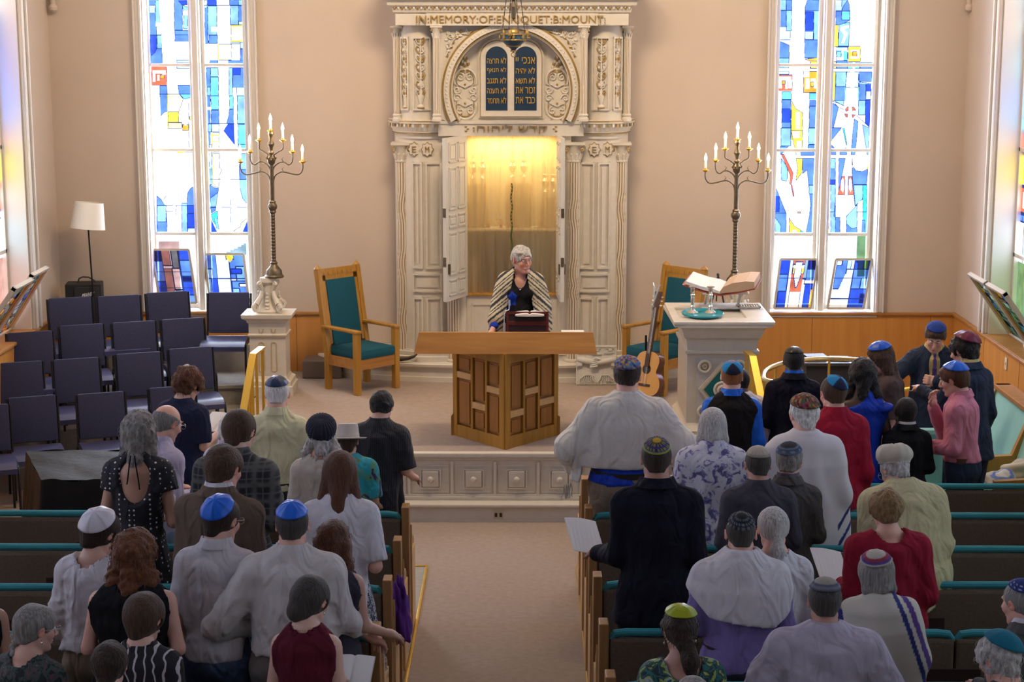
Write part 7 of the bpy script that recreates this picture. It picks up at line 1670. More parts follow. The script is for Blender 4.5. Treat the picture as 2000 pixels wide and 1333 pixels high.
        amp = hair.get('amp', .003); fr = hair.get('freq', 60); WH = wob(seed + 5, 10, (fr, fr, fr * (.9 if amp > .004 else .12))); WL = wob(seed + 6, 5, (20, 20, 14))
        g.disp(lambda x, y, z: amp * WH(x, y, z) + hair.get('lump', amp * .8) * WL(x, y, z))
        v, fc = g.mesh(0 if amp > .006 else 1); hm_ = child('hair', v, fc, hairmat(hair['c'], amp > .004))
        fly = 0 if st in ('short', 'ring') and amp < .009 else hair.get('fly', 0)
        if fly:                                         # loose locks standing off the outline
            rr = random.Random(seed); b = MB(); nv = len(v)
            for _ in range(fly):
                p = v[rr.randrange(nv)]; lp = RH.T @ (p - HC) / hs
                if lp[1] > .05 and lp[2] < .05: continue
                d0 = p - (HC + RH @ np.array([0, -.02, .01])); d0[2] *= .4; d0 /= np.linalg.norm(d0) + 1e-6; L = rr.uniform(.015, .038) * hair.get('flen', 1); sg = rr.uniform(-1, 1); sd_ = np.array([-d0[1], d0[0], 0]) * sg; dn = np.array([0, 0, -1.0])
                q = [p - d0 * .006, p + d0 * L * .22 + sd_ * L * .2 + dn * L * .05, p + d0 * L * .33 + sd_ * L * .45 + dn * L * .4, p + d0 * L * .28 + sd_ * L * .35 + dn * L * .85, p + d0 * L * .12 + sd_ * L * .1 + dn * L * 1.2]
                b.tube([tuple(k) for k in q], [.0019, .0017, .0015, .0011, .0005], 4)
            childmb(b, 'loose_locks', [hairmat(hair['c'], amp > .004)])['kind'] = 'stuff'
    # ---------------- hats
    if hat:
        kd = hat[0]; th = (hair.get('top', .012) if hair else 0)
        def dome(nm, fn_rad, colf, ctilt, half, nphi=14, npsi=48, thick=.003, mat=None, off=.003, flat=1.0, roll=0.0):
            RT = Ry(roll) @ Rx(ctilt); c0 = np.array([0, -.017, .030]); rad = np.array([.076 + th + off, .096 + th + off, (.089 + th + off) * flat]); vs = []; cs = []; fs = []
            for i in range(nphi + 1):
                ph = half * i / nphi
                for j in range(npsi):
                    ps = 2 * PI * j / npsi; u = RT @ np.array([math.sin(ph) * math.cos(ps), math.sin(ph) * math.sin(ps), math.cos(ph)])
                    k = 1 / math.sqrt(((u / rad) ** 2).sum()); vs.append(c0 + u * (k + fn_rad(ph / half, ps))); cs.append(colf(ph / half, ps))
            m = len(vs)
            for i in range(nphi + 1):
                for j in range(npsi):
                    vs.append(c0 + (vs[i * npsi + j] - c0) * (1 - thick / .1)); cs.append(cs[i * npsi + j])
            for i in range(nphi):
                for j in range(npsi):
                    a, b = i * npsi + j, i * npsi + (j + 1) % npsi; fs.append((a, b, b + npsi, a + npsi)); fs.append((m + a, m + a + npsi, m + b + npsi, m + b))
            for j in range(npsi): a, b = nphi * npsi + j, nphi * npsi + (j + 1) % npsi; fs.append((a, b, m + b, m + a))
            return child(nm, [Hd(p) for p in vs], fs, mat or CLOTHV, cs)
        if kd == 'kippah':
            colf = hat[1]; o_ = hat[2] if len(hat) > 2 else {}
            crease = o_.get('crease', .0); n_ = o_.get('n', 6); pk = o_.get('peak', 0.0)
            dome('kippah', lambda p, ps: (crease * (abs(math.cos(ps * n_ / 2)) ** 6 - .3) * math.sin(p * PI) if crease else 0) + pk * (1 - p) ** 1.5 + .0015 * math.sin(9 * ps) * p, colf, math.radians(o_.get('tilt', 38)), math.radians(o_.get('half', 50)), mat=M(o_.get('mat', 'satin'), (1, 1, 1), .35 if o_.get('mat', 'satin') == 'satin' else .85, attr='Col', bump=0 if o_.get('mat', 'satin') == 'satin' else .5, bscale=260, spec=.35), off=.004 + (hair or {}).get('amp', 0) * 1.4, roll=math.radians(o_.get('roll', 0)))
        elif kd == 'beret':
            c = hat[1]; dome('beret', lambda p, ps: .046 * max(0, math.sin(min(1, p * 1.1) * PI)) ** .6 + .006 * math.sin(5 * ps + 7 * p) * p + .003 * math.sin(11 * ps + 3), lambda p, ps: c, math.radians(28), math.radians(82), 20, 60, off=.006)
        elif kd == 'turban':
            c = hat[1]; dome('turban', lambda p, ps: .030 * math.sin(min(1, p * 1.0 + .1) * PI) ** .6 + .005 * (abs(math.sin(ps * 13 + 2.5 * p)) - .5) * min(1, p * 2.5), lambda p, ps: c, math.radians(40), math.radians(84), 24, 156, off=.008)
        elif kd == 'straw':
            c = hat[1]; b = MB(); pr = [(0, .10), (.05, .102), (.078, .095), (.085, .07), (.092, .0), (.095, -.012), (.135, -.022), (.152, -.016), (.152, -.020), (.135, -.028), (.09, -.02)]
            n = 40; vs = [Hd((r_ * math.cos(2 * PI * i / n), -.017 + r_ * 1.12 * math.sin(2 * PI * i / n), z + .055)) for r_, z in pr for i in range(n)]
            b.add(vs, [(k * n + i, k * n + (i + 1) % n, (k + 1) * n + (i + 1) % n, (k + 1) * n + i) for k in range(len(pr) - 1) for i in range(n)] + [tuple(range(n))]); childmb(b, 'straw_hat', [M('straw', c, .8, bump=.4, bscale=300)])
            b = MB(); vs = [Hd((r_ * math.cos(2 * PI * i / n), -.017 + r_ * 1.12 * math.sin(2 * PI * i / n), z + .055)) for r_, z in ((.0935, .004), (.0885, .028)) for i in range(n)]
            b.add(vs, [(i, (i + 1) % n, n + (i + 1) % n, n + i) for i in range(n)]); childmb(b, 'hat_band', [M('hat_band', (.55, .50, .42), .7)])
    if glasses:
        b = MB()
        for q in (-1, 1):
            b.tube([Hd((q * .033 + .024 * math.cos(t), .112 - .006 * abs(math.cos(t)), .012 + .017 * math.sin(t))) for t in [2 * PI * i / 18 for i in range(18)]], .0016, 6, 0, True)
            b.tube([Hd((q * .057, .105, .018)), Hd((q * .078, .06, .016)), Hd((q * .083, -.005, .012)), Hd((q * .080, -.02, -.005))], .0015, 6)
        b.tube([Hd((-.010, .112, .014)), Hd((0, .118, .018)), Hd((.010, .112, .014))], .0015, 6); childmb(b, 'glasses', [M('glasses_wire', (.30, .27, .24), .3, .7)])
    if face:
        for q in (-1, 1):
            b = MB(); c = Hd((q * .031, .0775, .014)); b.ball(tuple(c), .0125 * hs, 0, 16); fwd = RH @ np.array([q * .02, 1, -.06]); fwd /= np.linalg.norm(fwd)
            b.ball(tuple(c + fwd * .0082 * hs), .0050 * hs, 1, 12); childmb(b, 'eye', [M('eye_white', (.72, .70, .67), .2), M('eye_iris', (.05, .035, .025), .2)])
            b = MB(); b.tube([Hd((q * .017, .094, .036)), Hd((q * .03, .093, .042)), Hd((q * .046, .083, .037))], [.003, .0034, .0015], 6); childmb(b, 'eyebrow', [hairmat(hair['c'], False)])
    if earring:
        for q in (-1, 1):
            b = MB(); c = Hd((q * .086, -.002, -.032)); b.tube([tuple(c), tuple(c - np.array([0, 0, .012]))], .0012, 5); b.ball(tuple(c - np.array([0, 0, .018])), (.005, .005, .008), 0, 10); childmb(b, 'earring', [SILVER])
    body['_s'] = S_
    return body, dict(U=U, Hd=Hd, NK=NK, HC=HC, RU=RU, RH=RH, S=S_, A=A, SH=SH, child=child, childmb=childmb, w=w, sx=sx, ring=ring, upper=upper, seed=seed)

def shawl(P, prof, zb, mat=None, colf=None, fold=.006, nf=9, arms=.0, neckr=.062, hemf=None, openf=None, nm='prayer_shawl', res=.0115, top=1.53, armr=.07, upto=1.0, cut=None, sideext=0, disp=None):
    """draped cloth over shoulders and arms: prof = [(z, half width, half depth, y)...]"""
    U, RU = P['U'], P['RU']; xs = max(p[1] for p in prof) + .10
    A, SH = P['A'], P['SH']; xm = max(xs, max(abs(A[s][i][0]) for s in (-1, 1) for i in (0, 1)) + .12); ym = max([.30] + [A[s][i][1] + .14 for s in (-1, 1) for i in (0, 1)]); zhi = max([top + .06] + [A[s][1][2] + .12 for s in (-1, 1)] if arms else [top + .06])
    g = Field(gaxis(-xm, xm, res), gaxis(-.38, ym, res), gaxis(zb - .03, zhi, res))
    g.sleeve([(z, 0, y + math.tan(math.acos(min(1, RU[1, 1]))) * max(0, z - 1.0) * .9, a, b) for z, a, b, y in prof], .02)
    for sd in (-1, 1): g.cap(SH[sd], SH[sd] * .8 + A[sd][0] * .2, .086, .080, .05)
    if arms:
        for sd in (-1, 1):
            a, e, w_ = SH[sd], A[sd][0], A[sd][1]; g.cap(a, e, .07, armr + .012, .05)
            if upto > .5: m = e + (w_ - e) * (upto - .5) * 2; g.cap(e, m, armr + .01, armr, .04); g.cap(m, m - np.array([0, 0, .10]), armr * .8, armr * .7, .04)
    W1 = wob(P['seed'] + 3, 6, (10, 10, 7)); W2 = wob(P['seed'] + 4, 7, (26, 26, 8))
    g.disp(disp or (lambda x, y, z: fold * np.sin(nf * np.arctan2(y, x) + 2.2 * W1(x, y, z)) * np.clip((1.45 - z) * 3, 0, 1) + fold * .45 * W2(x, y, z) + fold * .5 * np.sin(34 * z - 9 * np.abs(x) + 2 * W1(x, y, z)) * np.exp(-((z - 1.42) / .08) ** 2)))
    hf = hemf or (lambda x, y: zb + 0 * x); g.clip(lambda x, y, z: hf(x, y) - z)
    b0 = P['NK'] + RU @ np.array([0, .0, -.10]); g.cap(b0 , P['NK'] + RU @ np.array([0, .0, .12]), neckr - .012, neckr + .006, .01, sub=True)
    if openf: g.clip(openf)
    if cut: cut(g)
    v, fc = g.mesh(1); return P['child'](nm, v, fc, mat or CLOTHV, colf(v) if colf else None)
def fringe(P, pts, mat, L=.07, nm='fringe', n=4):
    b = MB(); rr = random.Random(P['seed'])
    for p in pts:
        for k in range(n):
            q = [np.array(p)]; 
            for i in range(4): q.append(q[-1] + np.array([rr.uniform(-.010, .010), rr.uniform(-.010, .010), -L / 4]))
            b.tube([tuple(t) for t in q], [.0028, .0026, .0024, .0022, .0012], 5)
    o = P['childmb'](b, nm, [mat]); o['kind'] = 'stuff'; return o
# ================================================================== the congregation
def cloth(n, c, **k):
    k.setdefault('rough', .85); k.setdefault('bump', .18); k.setdefault('bscale', 420); k.setdefault('var', .05); k.setdefault('vscale', 30); k.setdefault('fold', .7); k.setdefault('spec', .15); return M('cloth_' + n, c, **k)
WSH = cloth('white_shirt', (.60, .58, .62)); LAV = cloth('lavender_shirt', (.50, .44, .56)); CREAMY = cloth('cream', (.56, .50, .42)); YEL = cloth('pale_yellow', (.64, .61, .38))
NAVYT = cloth('navy_tee', (.018, .022, .055)); BLKC = cloth('black', (.010, .010, .012)); CHAR = cloth('charcoal', (.035, .035, .042)); JEAN = cloth('jeans', (.10, .15, .26), var=.2); JEANL = cloth('pale_jeans', (.22, .30, .38), var=.15)
KHAKI = cloth('khaki', (.24, .19, .14)); STONEP = cloth('stone_trousers', (.17, .14, .13)); BRWN = cloth('brown_jacket', (.115, .080, .062)); SUIT = cloth('dark_suit', (.008, .008, .015)); SUITN = cloth('navy_suit', (.025, .035, .065)); GREYJ = cloth('grey_jacket', (.085, .082, .080)); GREYS = cloth('slate_shirt', (.060, .056, .072))
BURG = cloth('burgundy_knit', (.10, .010, .022)); RED = cloth('crimson_shirt', (.33, .012, .035)); REDK = cloth('red_sweater', (.26, .012, .030)); BLUED = cloth('royal_blue', (.010, .045, .42), rough=.5); BLUES = cloth('bright_blue', (.015, .13, .62), rough=.5); PINK = cloth('pink_shirt', (.62, .22, .30)); TALW = cloth('tallit_wool', (.62, .59, .54)); TALG = cloth('tallit_white', (.60, .57, .60)); MOSS = cloth('cream_knit', (.50, .45, .27)); BRND = cloth('brown_dress', (.085, .055, .050)); PURP = cloth('purple_shirt', (.20, .15, .36))
BELT = M('belt_leather', (.02, .015, .012), .4)
DOTS = ramp_mat('polka_dots', 'dots', [(0, (.62, .60, .60)), (.22, (.010, .010, .016))], 33, .8, randomness=0)
FLOR = ramp_mat('lilac_floral', 'noise', [(0, (.10, .09, .22)), (.40, (.24, .22, .42)), (.46, (.56, .55, .62)), (.60, (.60, .60, .66)), (.66, (.30, .26, .50)), (.70, (.55, .54, .60))], 17, .85, detail=7, distortion=.9)
TEALF = ramp_mat('turquoise_floral', 'noise', [(0, (.03, .02, .10)), (.40, (.08, .22, .10)), (.46, (.01, .25, .32)), (.58, (.02, .34, .40)), (.66, (.20, .20, .03)), (.72, (.02, .30, .36))], 7, .8, detail=3, distortion=1.2)
GRNF = ramp_mat('green_floral', 'noise', [(0, (.01, .02, .03)), (.42, (.01, .12, .12)), (.48, (.02, .03, .04)), (.54, (.22, .32, .06)), (.60, (.30, .36, .38)), (.66, (.01, .08, .11)), (.74, (.01, .015, .02))], 16, .8, detail=6, distortion=1.0)
DGRF = ramp_mat('dark_green_floral', 'noise', [(0, (.01, .02, .02)), (.45, (.03, .07, .06)), (.52, (.10, .05, .06)), (.58, (.02, .05, .045)), (.66, (.09, .12, .10))], 30, .85, detail=6, distortion=.8)
SKRT = ramp_mat('leaf_print_skirt', 'noise', [(0, (.01, .02, .05)), (.44, (.45, .48, .50)), (.50, (.01, .03, .08)), (.57, (.50, .52, .54)), (.62, (.02, .10, .12)), (.72, (.40, .45, .08))], 20, .85, detail=5, distortion=1.5)
BWP = ramp_mat('black_white_print', 'x', [(0, (.50, .46, .48)), (.10, (.012, .010, .014))], 7, .85, detail=2, distortion=9)
PINS = ramp_mat('black_pinstripe', 'x', [(0, (.030, .030, .040)), (.12, (.008, .008, .012))], 22, .8, detail=0)
def plaid_mat():
    m = M('dark_plaid', (1, 1, 1), .85); nt = m.node_tree; b = nt.nodes['Principled BSDF']; tc = nt.nodes.new('ShaderNodeTexCoord'); acc = None
    for d, sc in (('X', 7), ('Z', 7), ('X', 3.1), ('Z', 3.1)):
        w = nt.nodes.new('ShaderNodeTexWave'); w.bands_direction = d; w.inputs['Scale'].default_value = sc; nt.links.new(tc.outputs['Object'], w.inputs['Vector'])
        r = nt.nodes.new('ShaderNodeMath'); r.operation = 'POWER'; nt.links.new(w.outputs['Fac'], r.inputs[0]); r.inputs[1].default_value = 14 if sc > 5 else 5
        if acc is None: acc = r
        else: a = nt.nodes.new('ShaderNodeMath'); a.operation = 'ADD'; nt.links.new(acc.outputs[0], a.inputs[0]); nt.links.new(r.outputs[0], a.inputs[1]); acc = a
    c = nt.nodes.new('ShaderNodeMixRGB'); c.inputs[1].default_value = (.010, .011, .018, 1); c.inputs[2].default_value = (.085, .085, .080, 1); nt.links.new(acc.outputs[0], c.inputs[0]); nt.links.new(c.outputs[0], b.inputs['Base Color']); return m
PLAID = plaid_mat()
PLSK = ramp_mat('plaid_skirt', 'x', [(0, (.10, .16, .22)), (.3, (.16, .30, .32)), (.6, (.30, .36, .16)), (.8, (.12, .18, .28))], 8, .85, detail=0)
# hair colours
H_ = dict(black=(.010, .008, .007), dkbr=(.030, .017, .010), brown=(.060, .030, .015), ltbr=(.16, .085, .04), auburn=(.125, .042, .014), grey=(.21, .195, .18), silver=(.42, .40, .38), white=(.62, .60, .57), blond=(.22, .13, .055), ging=(.24, .085, .025), saltp=(.046, .038, .032), chest=(.085, .030, .012))
def hr(style, c, **k): return dict(style=style, c=H_[c], **k)
def satin(c, dark=.0): return lambda p, ps: tuple(v * (1 - dark * (abs(math.cos(ps * 3)) > .985)) for v in c)
SAT = dict(crease=.0035, peak=.004, half=56)
def rings(spec):
    def f(p, ps):
        for lim, c in spec:
            if p <= lim: return c(ps) if callable(c) else c
        return spec[-1][1] if not callable(spec[-1][1]) else spec[-1][1](ps)
    return f
ziz = lambda a, b, n: (lambda ps: a if math.sin(n * ps) > 0 else b)
def mosaic(cs, n, seed):
    rr = random.Random(seed); T_ = [[rr.choice(cs) for _ in range(40)] for _ in range(12)]
    return lambda p, ps: T_[min(11, int(p * 8))][int((ps / (2 * PI) * (n + 6 * int(p * 8))) % 40)]
KN = dict(mat='knit')
def world(b, p, S_):
    r = b.rotation_euler[2]; p = np.array(p) * S_; return Vector((b.location.x + p[0] * math.cos(r) - p[1] * math.sin(r), b.location.y + p[0] * math.sin(r) + p[1] * math.cos(r), b.location.z + p[2]))
def hold_book(b, I, label, side=0, cover=COVR, w=.15, h=.018, tilt=-30, dx=0, dz=0, dy=0, sheet=False, yaw=0):
    A = I['A']; q = (A[-1][1] + A[1][1]) / 2 if side == 0 else A[side][1]
    p = world(b, (q[0] + dx - (side * .06), q[1] + .14 + dy, q[2] + .03 + dz), I['S'])
    if sheet:
        m = MB(); n = 8; m.add([(x, y, .012 * math.sin(3 * (x + y) / .2) + k * .0015) for k in (0, 1) for y in (-.13, .13) for x in [-.10 + .2 * i / n for i in range(n + 1)]], [tuple(k * 2 * (n + 1) + v for v in (i, i + 1, i + n + 2, i + n + 1)) for k in (0, 1) for i in range(n)]); o = m.build('paper_sheet', [PAPER]); tag(o, label, 'paper', 'papers and books in hands')
        o.location = p; o.rotation_euler = (math.radians(-tilt), math.radians(10), b.rotation_euler[2] + math.radians(yaw))
    else:
        o = flat_book('prayer_book', p, 0, w, .22, h, cover, label, openb=True, group='papers and books in hands'); o.rotation_euler = (math.radians(-tilt), 0, b.rotation_euler[2] + math.radians(yaw))
    return o

# ---- left of the aisle
b, I = person('person with curly brown hair in a navy t-shirt beside the choir chairs', 367, 719, 12.55, rz=-28, skinc=FAIR, pitch=24, yaw=-6, w=1.12, belly=.03, top='shirt', topm=NAVYT, sleeve=.42, hem=.74, bottom=('trousers', BLKC), female=True, glasses=True, face=True,
    hair=hr('afro', 'chest', top=.042, amp=.014, freq=80, nape=-.085, fly=120), arms={1: ((.27, .02, 1.12), (.17, .27, 1.22)), -1: ((-.26, .05, 1.12), (-.08, .28, 1.15))}, hands='R')
hold_book(b, I, 'small prayer book held by the curly haired woman in navy', cover=COVR)
person('person with navy kippah and white hair in a pale yellow shirt by the left handrail', 541, 736, 11.65, pitch=14, w=1.06, belly=.05, top='shirt', topm=YEL, hem=.97, bottom=('trousers', CHAR), belt=BELT, collar=True, collarm=YEL, hair=hr('ring', 'white', amp=.003, top=.010), hat=('kippah', satin((.012, .028, .085)), dict(crease=.003, half=54, tilt=30)), skinc=PINKF, wr=.009)
person('person with white hair in a pale shirt, mostly hidden behind the plaid shirt', 449, 812, 11.62, pitch=14, rz=-10, w=.95, top='shirt', topm=LAV, hem=.8, bottom=('trousers', KHAKI), hair=hr('bob', 'white', len=.09, amp=.005), collar=True)
person('bald person with grey fringe and glasses in a pale lavender shirt', 325, 794, 10.85, rz=-42, pitch=18, w=1.0, top='shirt', topm=LAV, hem=.8, bottom=('trousers', JEANL), collar=True, hair=hr('ring', 'grey', top=.006, amp=.003), glasses=True, face=True, skinc=PINKF)
b, I = person('person with long curly grey hair in a black polka dot dress with a scooped back', 270, 806, 10.25, pitch=14, w=.92, female=True, top='dress', topm=DOTS, sleeve='cap', hem=.86, bottom=('skirt', DOTS, .40, .27), scoop=((0, -.14, 1.35), (.105, .09, .165)), skinc=TAN,
    hair=hr('long', 'grey', len=.17, wd=.06, amp=.011, freq=70, top=.020, tip=.035, fly=220, bz=(.40, .18), by=(.25, .14)), arms={-1: ((-.27, -.03, 1.10), (-.14, .2, 1.05)), 1: ((.28, -.02, 1.08), (.12, .22, 1.06))})
mb = MB()
for x, L in ((-.012, .16), (.010, .19)): mb.tube([tuple(I['U']((x + .004 * i * (1 if x > 0 else -1), -.125 - .004 * math.sin(i), 1.47 - L * i / 6))) for i in range(7)], .004, 6)
I['childmb'](mb, 'neck_tie_strings', [BLKC]); hold_book(b, I, 'open prayer book in front of the polka dot dress', cover=COVW)
person('person with thinning dark brown hair in a dark plaid shirt', 467, 802, 10.1, rz=-12, pitch=14, yaw=-8, w=1.24, top='shirt', topm=PLAID, hem=.78, bottom=('trousers', BLKC), collar=True, collarm=PLAID, hair=hr('short', 'brown', top=.017, amp=.004, nape=-.085, fly=30), wr=.010)
b, I = person('person with wavy brown hair in a brown tweed jacket holding a white page', 437, 872, 9.35, rz=-16, pitch=12, yaw=-12, w=1.26, top='jacket', topm=BRWN, collarm=WSH, bottom=('trousers', CHAR), hair=hr('short', 'brown', top=.018, amp=.006, freq=50, nape=-.07, fly=40), skinc=PINKF, wr=.009, arms={1: ((.27, .04, 1.10), (.22, .28, 1.08)), -1: ((-.27, 0, 1.1), (-.1, .25, 1.1))})
hold_book(b, I, 'white page held out at the right of the brown tweed jacket', side=1, sheet=True, dx=.10, dz=.02, dy=-.05)
person('person with a crumpled bright blue kippah and white shirt over jeans, fifth row', 432, 968, 8.55, rz=-8, pitch=12, yaw=-22, w=1.02, top='shirt', topm=WSH, sleeve=.47, hem=.92, bottom=('trousers', JEAN), collar=True, hair=hr('short', 'dkbr', top=.012, amp=.004, nape=-.085), hat=('kippah', satin((.008, .12, .62), .3), dict(SAT, tilt=48, roll=12)), glasses=True, arms={-1: ((-.25, -.04, 1.10), (-.2, .16, .96)), 1: ((.25, 0, 1.1), (.12, .25, 1.1))})
person('person with a dark ribbed turban and frizzy grey hair in a cream blouse', 628, 806, 10.85, pitch=8, w=.98, female=True, top='shirt', topm=CREAMY, hem=.76, bottom=('skirt', CHAR), neck=.074, skinc=PINKF, hair=hr('bob', 'silver', len=.13, wd=.03, amp=.010, freq=60, fly=160), hat=('turban', (.012, .012, .030)))
person('person with a pale straw hat in a turquoise floral short sleeved shirt', 679, 822, 11.42, rz=4, pitch=8, w=1.08, belly=.04, top='shirt', topm=TEALF, sleeve=.47, hem=.76, bottom=('trousers', KHAKI), skinc=TAN, hair=hr('short', 'dkbr', top=.008, nape=-.1), hat=('straw', (.52, .47, .43)), loose=.012, arms={1: ((.28, -.02, 1.12), (.22, .22, 1.03)), -1: ((-.26, 0, 1.1), (-.1, .25, 1.1))})
person('person with short black hair in a black pinstriped short sleeved shirt near the aisle', 745, 766, 11.85, rz=-8, pitch=24, w=1.0, belly=.03, top='shirt', topm=PINS, sleeve=.48, hem=.72, bottom=('trousers', BLKC), collar=True, collarm=PINS, hair=hr('short', 'black', top=.015, amp=.005, freq=80), skinc=PINKF, loose=.012, arms={1: ((.27, -.0, 1.12), (.2, .2, 1.04)), -1: ((-.26, 0, 1.1), (-.1, .25, 1.1))})
person('person with long smooth auburn hair in white knit top and leaf print skirt', 663, 882, 9.35, rz=2, pitch=12, w=.98, female=True, top='shirt', topm=WSH, sleeve=.46, hem=.84, bottom=('skirt', SKRT, .50, .24), hair=hr('bob', 'chest', len=.245, wd=.028, amp=.003, freq=120, top=.016, bz=(.34, .17), by=(.22, .14)), skinc=PINKF, arms={1: ((.26, -.04, 1.10), (.1, .22, 1.1)), -1: ((-.26, 0, 1.1), (-.1, .25, 1.1))})
b, I = person('tall person with a shiny bright blue kippah, white shirt and belt, sixth row', 570, 979, 8.45, rz=3, pitch=10, w=1.26, belly=.02, top='shirt', topm=CREAMY if False else cloth('ivory_shirt', (.56, .52, .50)), hem=.99, bottom=('trousers', STONEP), belt=BELT, collar=True, hair=hr('short', 'saltp', top=.008, amp=.003), hat=('kippah', satin((.008, .12, .62), .3), dict(SAT, tilt=30)), skinc=PINKF, loose=.012, wr=.009,
    arms={-1: ((-.40, -.02, 1.10), (-.16, .18, 1.06)), 1: ((.33, .05, 1.12), (.36, .34, .94))}, hands='R')
mb = MB(); mb.box(-.016, .016, -.006, .0, 1.18, 1.37); mb.v = [tuple(I['U']((p[0], p[1] - .128, p[2]))) for p in mb.v]; I['childmb'](mb, 'back_pleat', [cloth('ivory_shirt', (.56, .52, .50))], False)
b, I = person('person with very long wavy brown hair resting a bare arm on the pew end', 650, 1018, 8.62, rz=-4, pitch=12, w=.92, female=True, top='dress', topm=ramp_mat('dark_print', 'noise', [(0, (.02, .015, .03)), (.6, (.012, .01, .016)), (.66, (.16, .06, .12))], 20), sleeve='none', hem=.86, bottom=('skirt', BLKC, .5, .22), skinc=TAN, hair=hr('long', 'chest', len=.36, wd=.085, amp=.008, freq=34, top=.018, tip=.05, fly=140, bz=(.56, .18), by=(.30, .14), bx=(.2, .2)), hands='R',
    arms={1: ((.24, .0, 1.13), (.265, .235, 1.03)), -1: ((-.25, 0, 1.1), (-.1, .25, 1.1))}, extra={'hand+1': ((0, 0, 1), None, .45)})
o = flat_book('prayer_book', (-1.02, 8.93, .905), .2, .13, .2, .02, COVB, 'open prayer book lying on the pew ledge by the bare forearm', openb=True, group='papers and books in hands')
b, I = person('person with short dark hair clipped back in a sleeveless burgundy top', 607, 1128, 7.75, rz=-6, pitch=14, yaw=-24, w=.93, female=True, top='shirt', topm=BURG, sleeve='none', hem=.8, bottom=('trousers', BLKC), skinc=FAIR, neck=.076, hair=hr('short', 'saltp', top=.020, amp=.004, nape=-.10, fly=50, blobs=(((-.02, -.09, -.05), (.05, .04, .055)),)), earring=True, wr=.002)
mb = MB(); n = 40; c = I['NK'] + I['RU'] @ np.array([0, -.012, -.06]); 
for i in range(n): t = 2 * PI * i / n; mb.ball(tuple(c + I['RU'] @ np.array([.070 * math.cos(t), .072 * math.sin(t), -.012 * math.sin(t)])), .0045, 0, 8)
I['childmb'](mb, 'bead_necklace', [M('beads_dark', (.03, .02, .015), .3)]); mb = MB(); c = I['Hd']((-.02, -.085, .085)); mb.ball(tuple(c), (.03, .012, .012), 0, 12); I['childmb'](mb, 'hair_clip', [M('hair_clip', (.012, .01, .012), .3)])
hold_book(b, I, 'open book held low at the right of the burgundy top', side=1, cover=COVW, dx=.10, dz=-.05, w=.10)
person('person with a white satin kippah on dark hair in a white sweater', 196, 995, 8.6, rz=-14, pitch=16, yaw=-26, w=1.0, female=True, top='sweater', topm=WSH, hem=1.0, bottom=('trousers', KHAKI), neck=.095, loose=.016, wr=.009, skinc=FAIR, glasses=True, hair=hr('short', 'dkbr', top=.020, amp=.004, nape=-.085), hat=('kippah', satin((.62, .60, .66), .25), dict(SAT, tilt=44, roll=18, half=60)), arms={-1: ((-.29, -.02, 1.08), (-.2, .2, 1.0)), 1: ((.25, 0, 1.1), (.12, .25, 1.1))})
person('person with long frizzy auburn hair in a sleeveless black top', 259, 1036, 8.2, pitch=10, w=1.22, female=True, top='shirt', topm=BLKC, sleeve='none', hem=.8, bottom=('trousers', BLKC), skinc=PINKF, neck=.085, hair=hr('long', 'auburn', len=.20, wd=.085, amp=.013, freq=62, top=.030, tip=.06, fly=260, bz=(.44, .2), by=(.28, .15), bx=(.21, .21)))
person('person with a short smooth brown bob in a black and white patterned top', 281, 1160, 7.6, rz=-6, pitch=10, yaw=-14, w=1.02, female=True, top='shirt', topm=BWP, sleeve='long', hem=.8, bottom=('trousers', BLKC), neck=.072, skinc=FAIR, hair=hr('short', 'brown', top=.028, amp=.003, nape=-.10), earring=True)
person('person with short dark brown hair at the bottom left, only the head in view', 213, 1254, 7.2, pitch=8, w=1.0, top='shirt', topm=CHAR, bottom=('trousers', BLKC), hair=hr('short', 'dkbr', top=.020, amp=.005, freq=70, fly=60, nape=-.08), hscale=None)
person('person with grey braided hair and glasses in a dark green print top', 68, 1182, 7.5, rz=-24, pitch=8, yaw=-28, w=1.02, female=True, top='shirt', topm=DGRF, hem=.8, bottom=('trousers', BLKC), neck=.085, skinc=FAIR, glasses=True, face=True, hair=dict(style='short', c=H_['grey'], top=.018, amp=.004, nape=-.07, braid=True, fly=40, bz=(.30, .16)), earring=True)
person('person mostly outside the left edge with a bare arm showing', -52, 1085, 8.15, pitch=10, w=.95, female=True, top='shirt', topm=BLKC, sleeve='none', hem=.8, bottom=('trousers', BLKC), skinc=TAN, hair=hr('bob', 'brown'), arms={1: ((.27, -.0, 1.08), (.2, .2, 1.0)), -1: ((-.25, 0, 1.1), (-.1, .25, 1.1))})

# ---- right of the aisle
def tal_prof(w=1.0, a0=.10, hemw=.36): return [(1.50, .075, .075, -.02), (1.45, .13 * w, .11, -.01), (1.40, .21 * w, .135, 0), (1.30, .255 * w, .155, 0), (1.10, .30 * w, .165, .01), (.95, hemw * w, .17, .01), (.40, hemw * w * .95, .17, .01)]
b, I = person('person in a cream wool prayer shawl and khaki trousers standing at the aisle', 1226, 697, 11.6, rz=-2, pitch=14, yaw=-6, w=1.3, belly=.04, top='shirt', topm=BLUED, hem=.95, bottom=('trousers', KHAKI), belt=BELT, hair=hr('short', 'dkbr', top=.012, amp=.005, freq=70), hat=('kippah', mosaic([(.02, .10, .30), (.30, .03, .03), (.03, .18, .40), (.45, .28, .05), (.20, .22, .26), (.01, .04, .18)], 14, 5), dict(KN, tilt=36, half=54)), skinc=PINKF,
    arms={-1: ((-.36, .02, 1.14), (-.30, .24, 1.02)), 1: ((.36, .02, 1.16), (.28, .26, 1.10))})
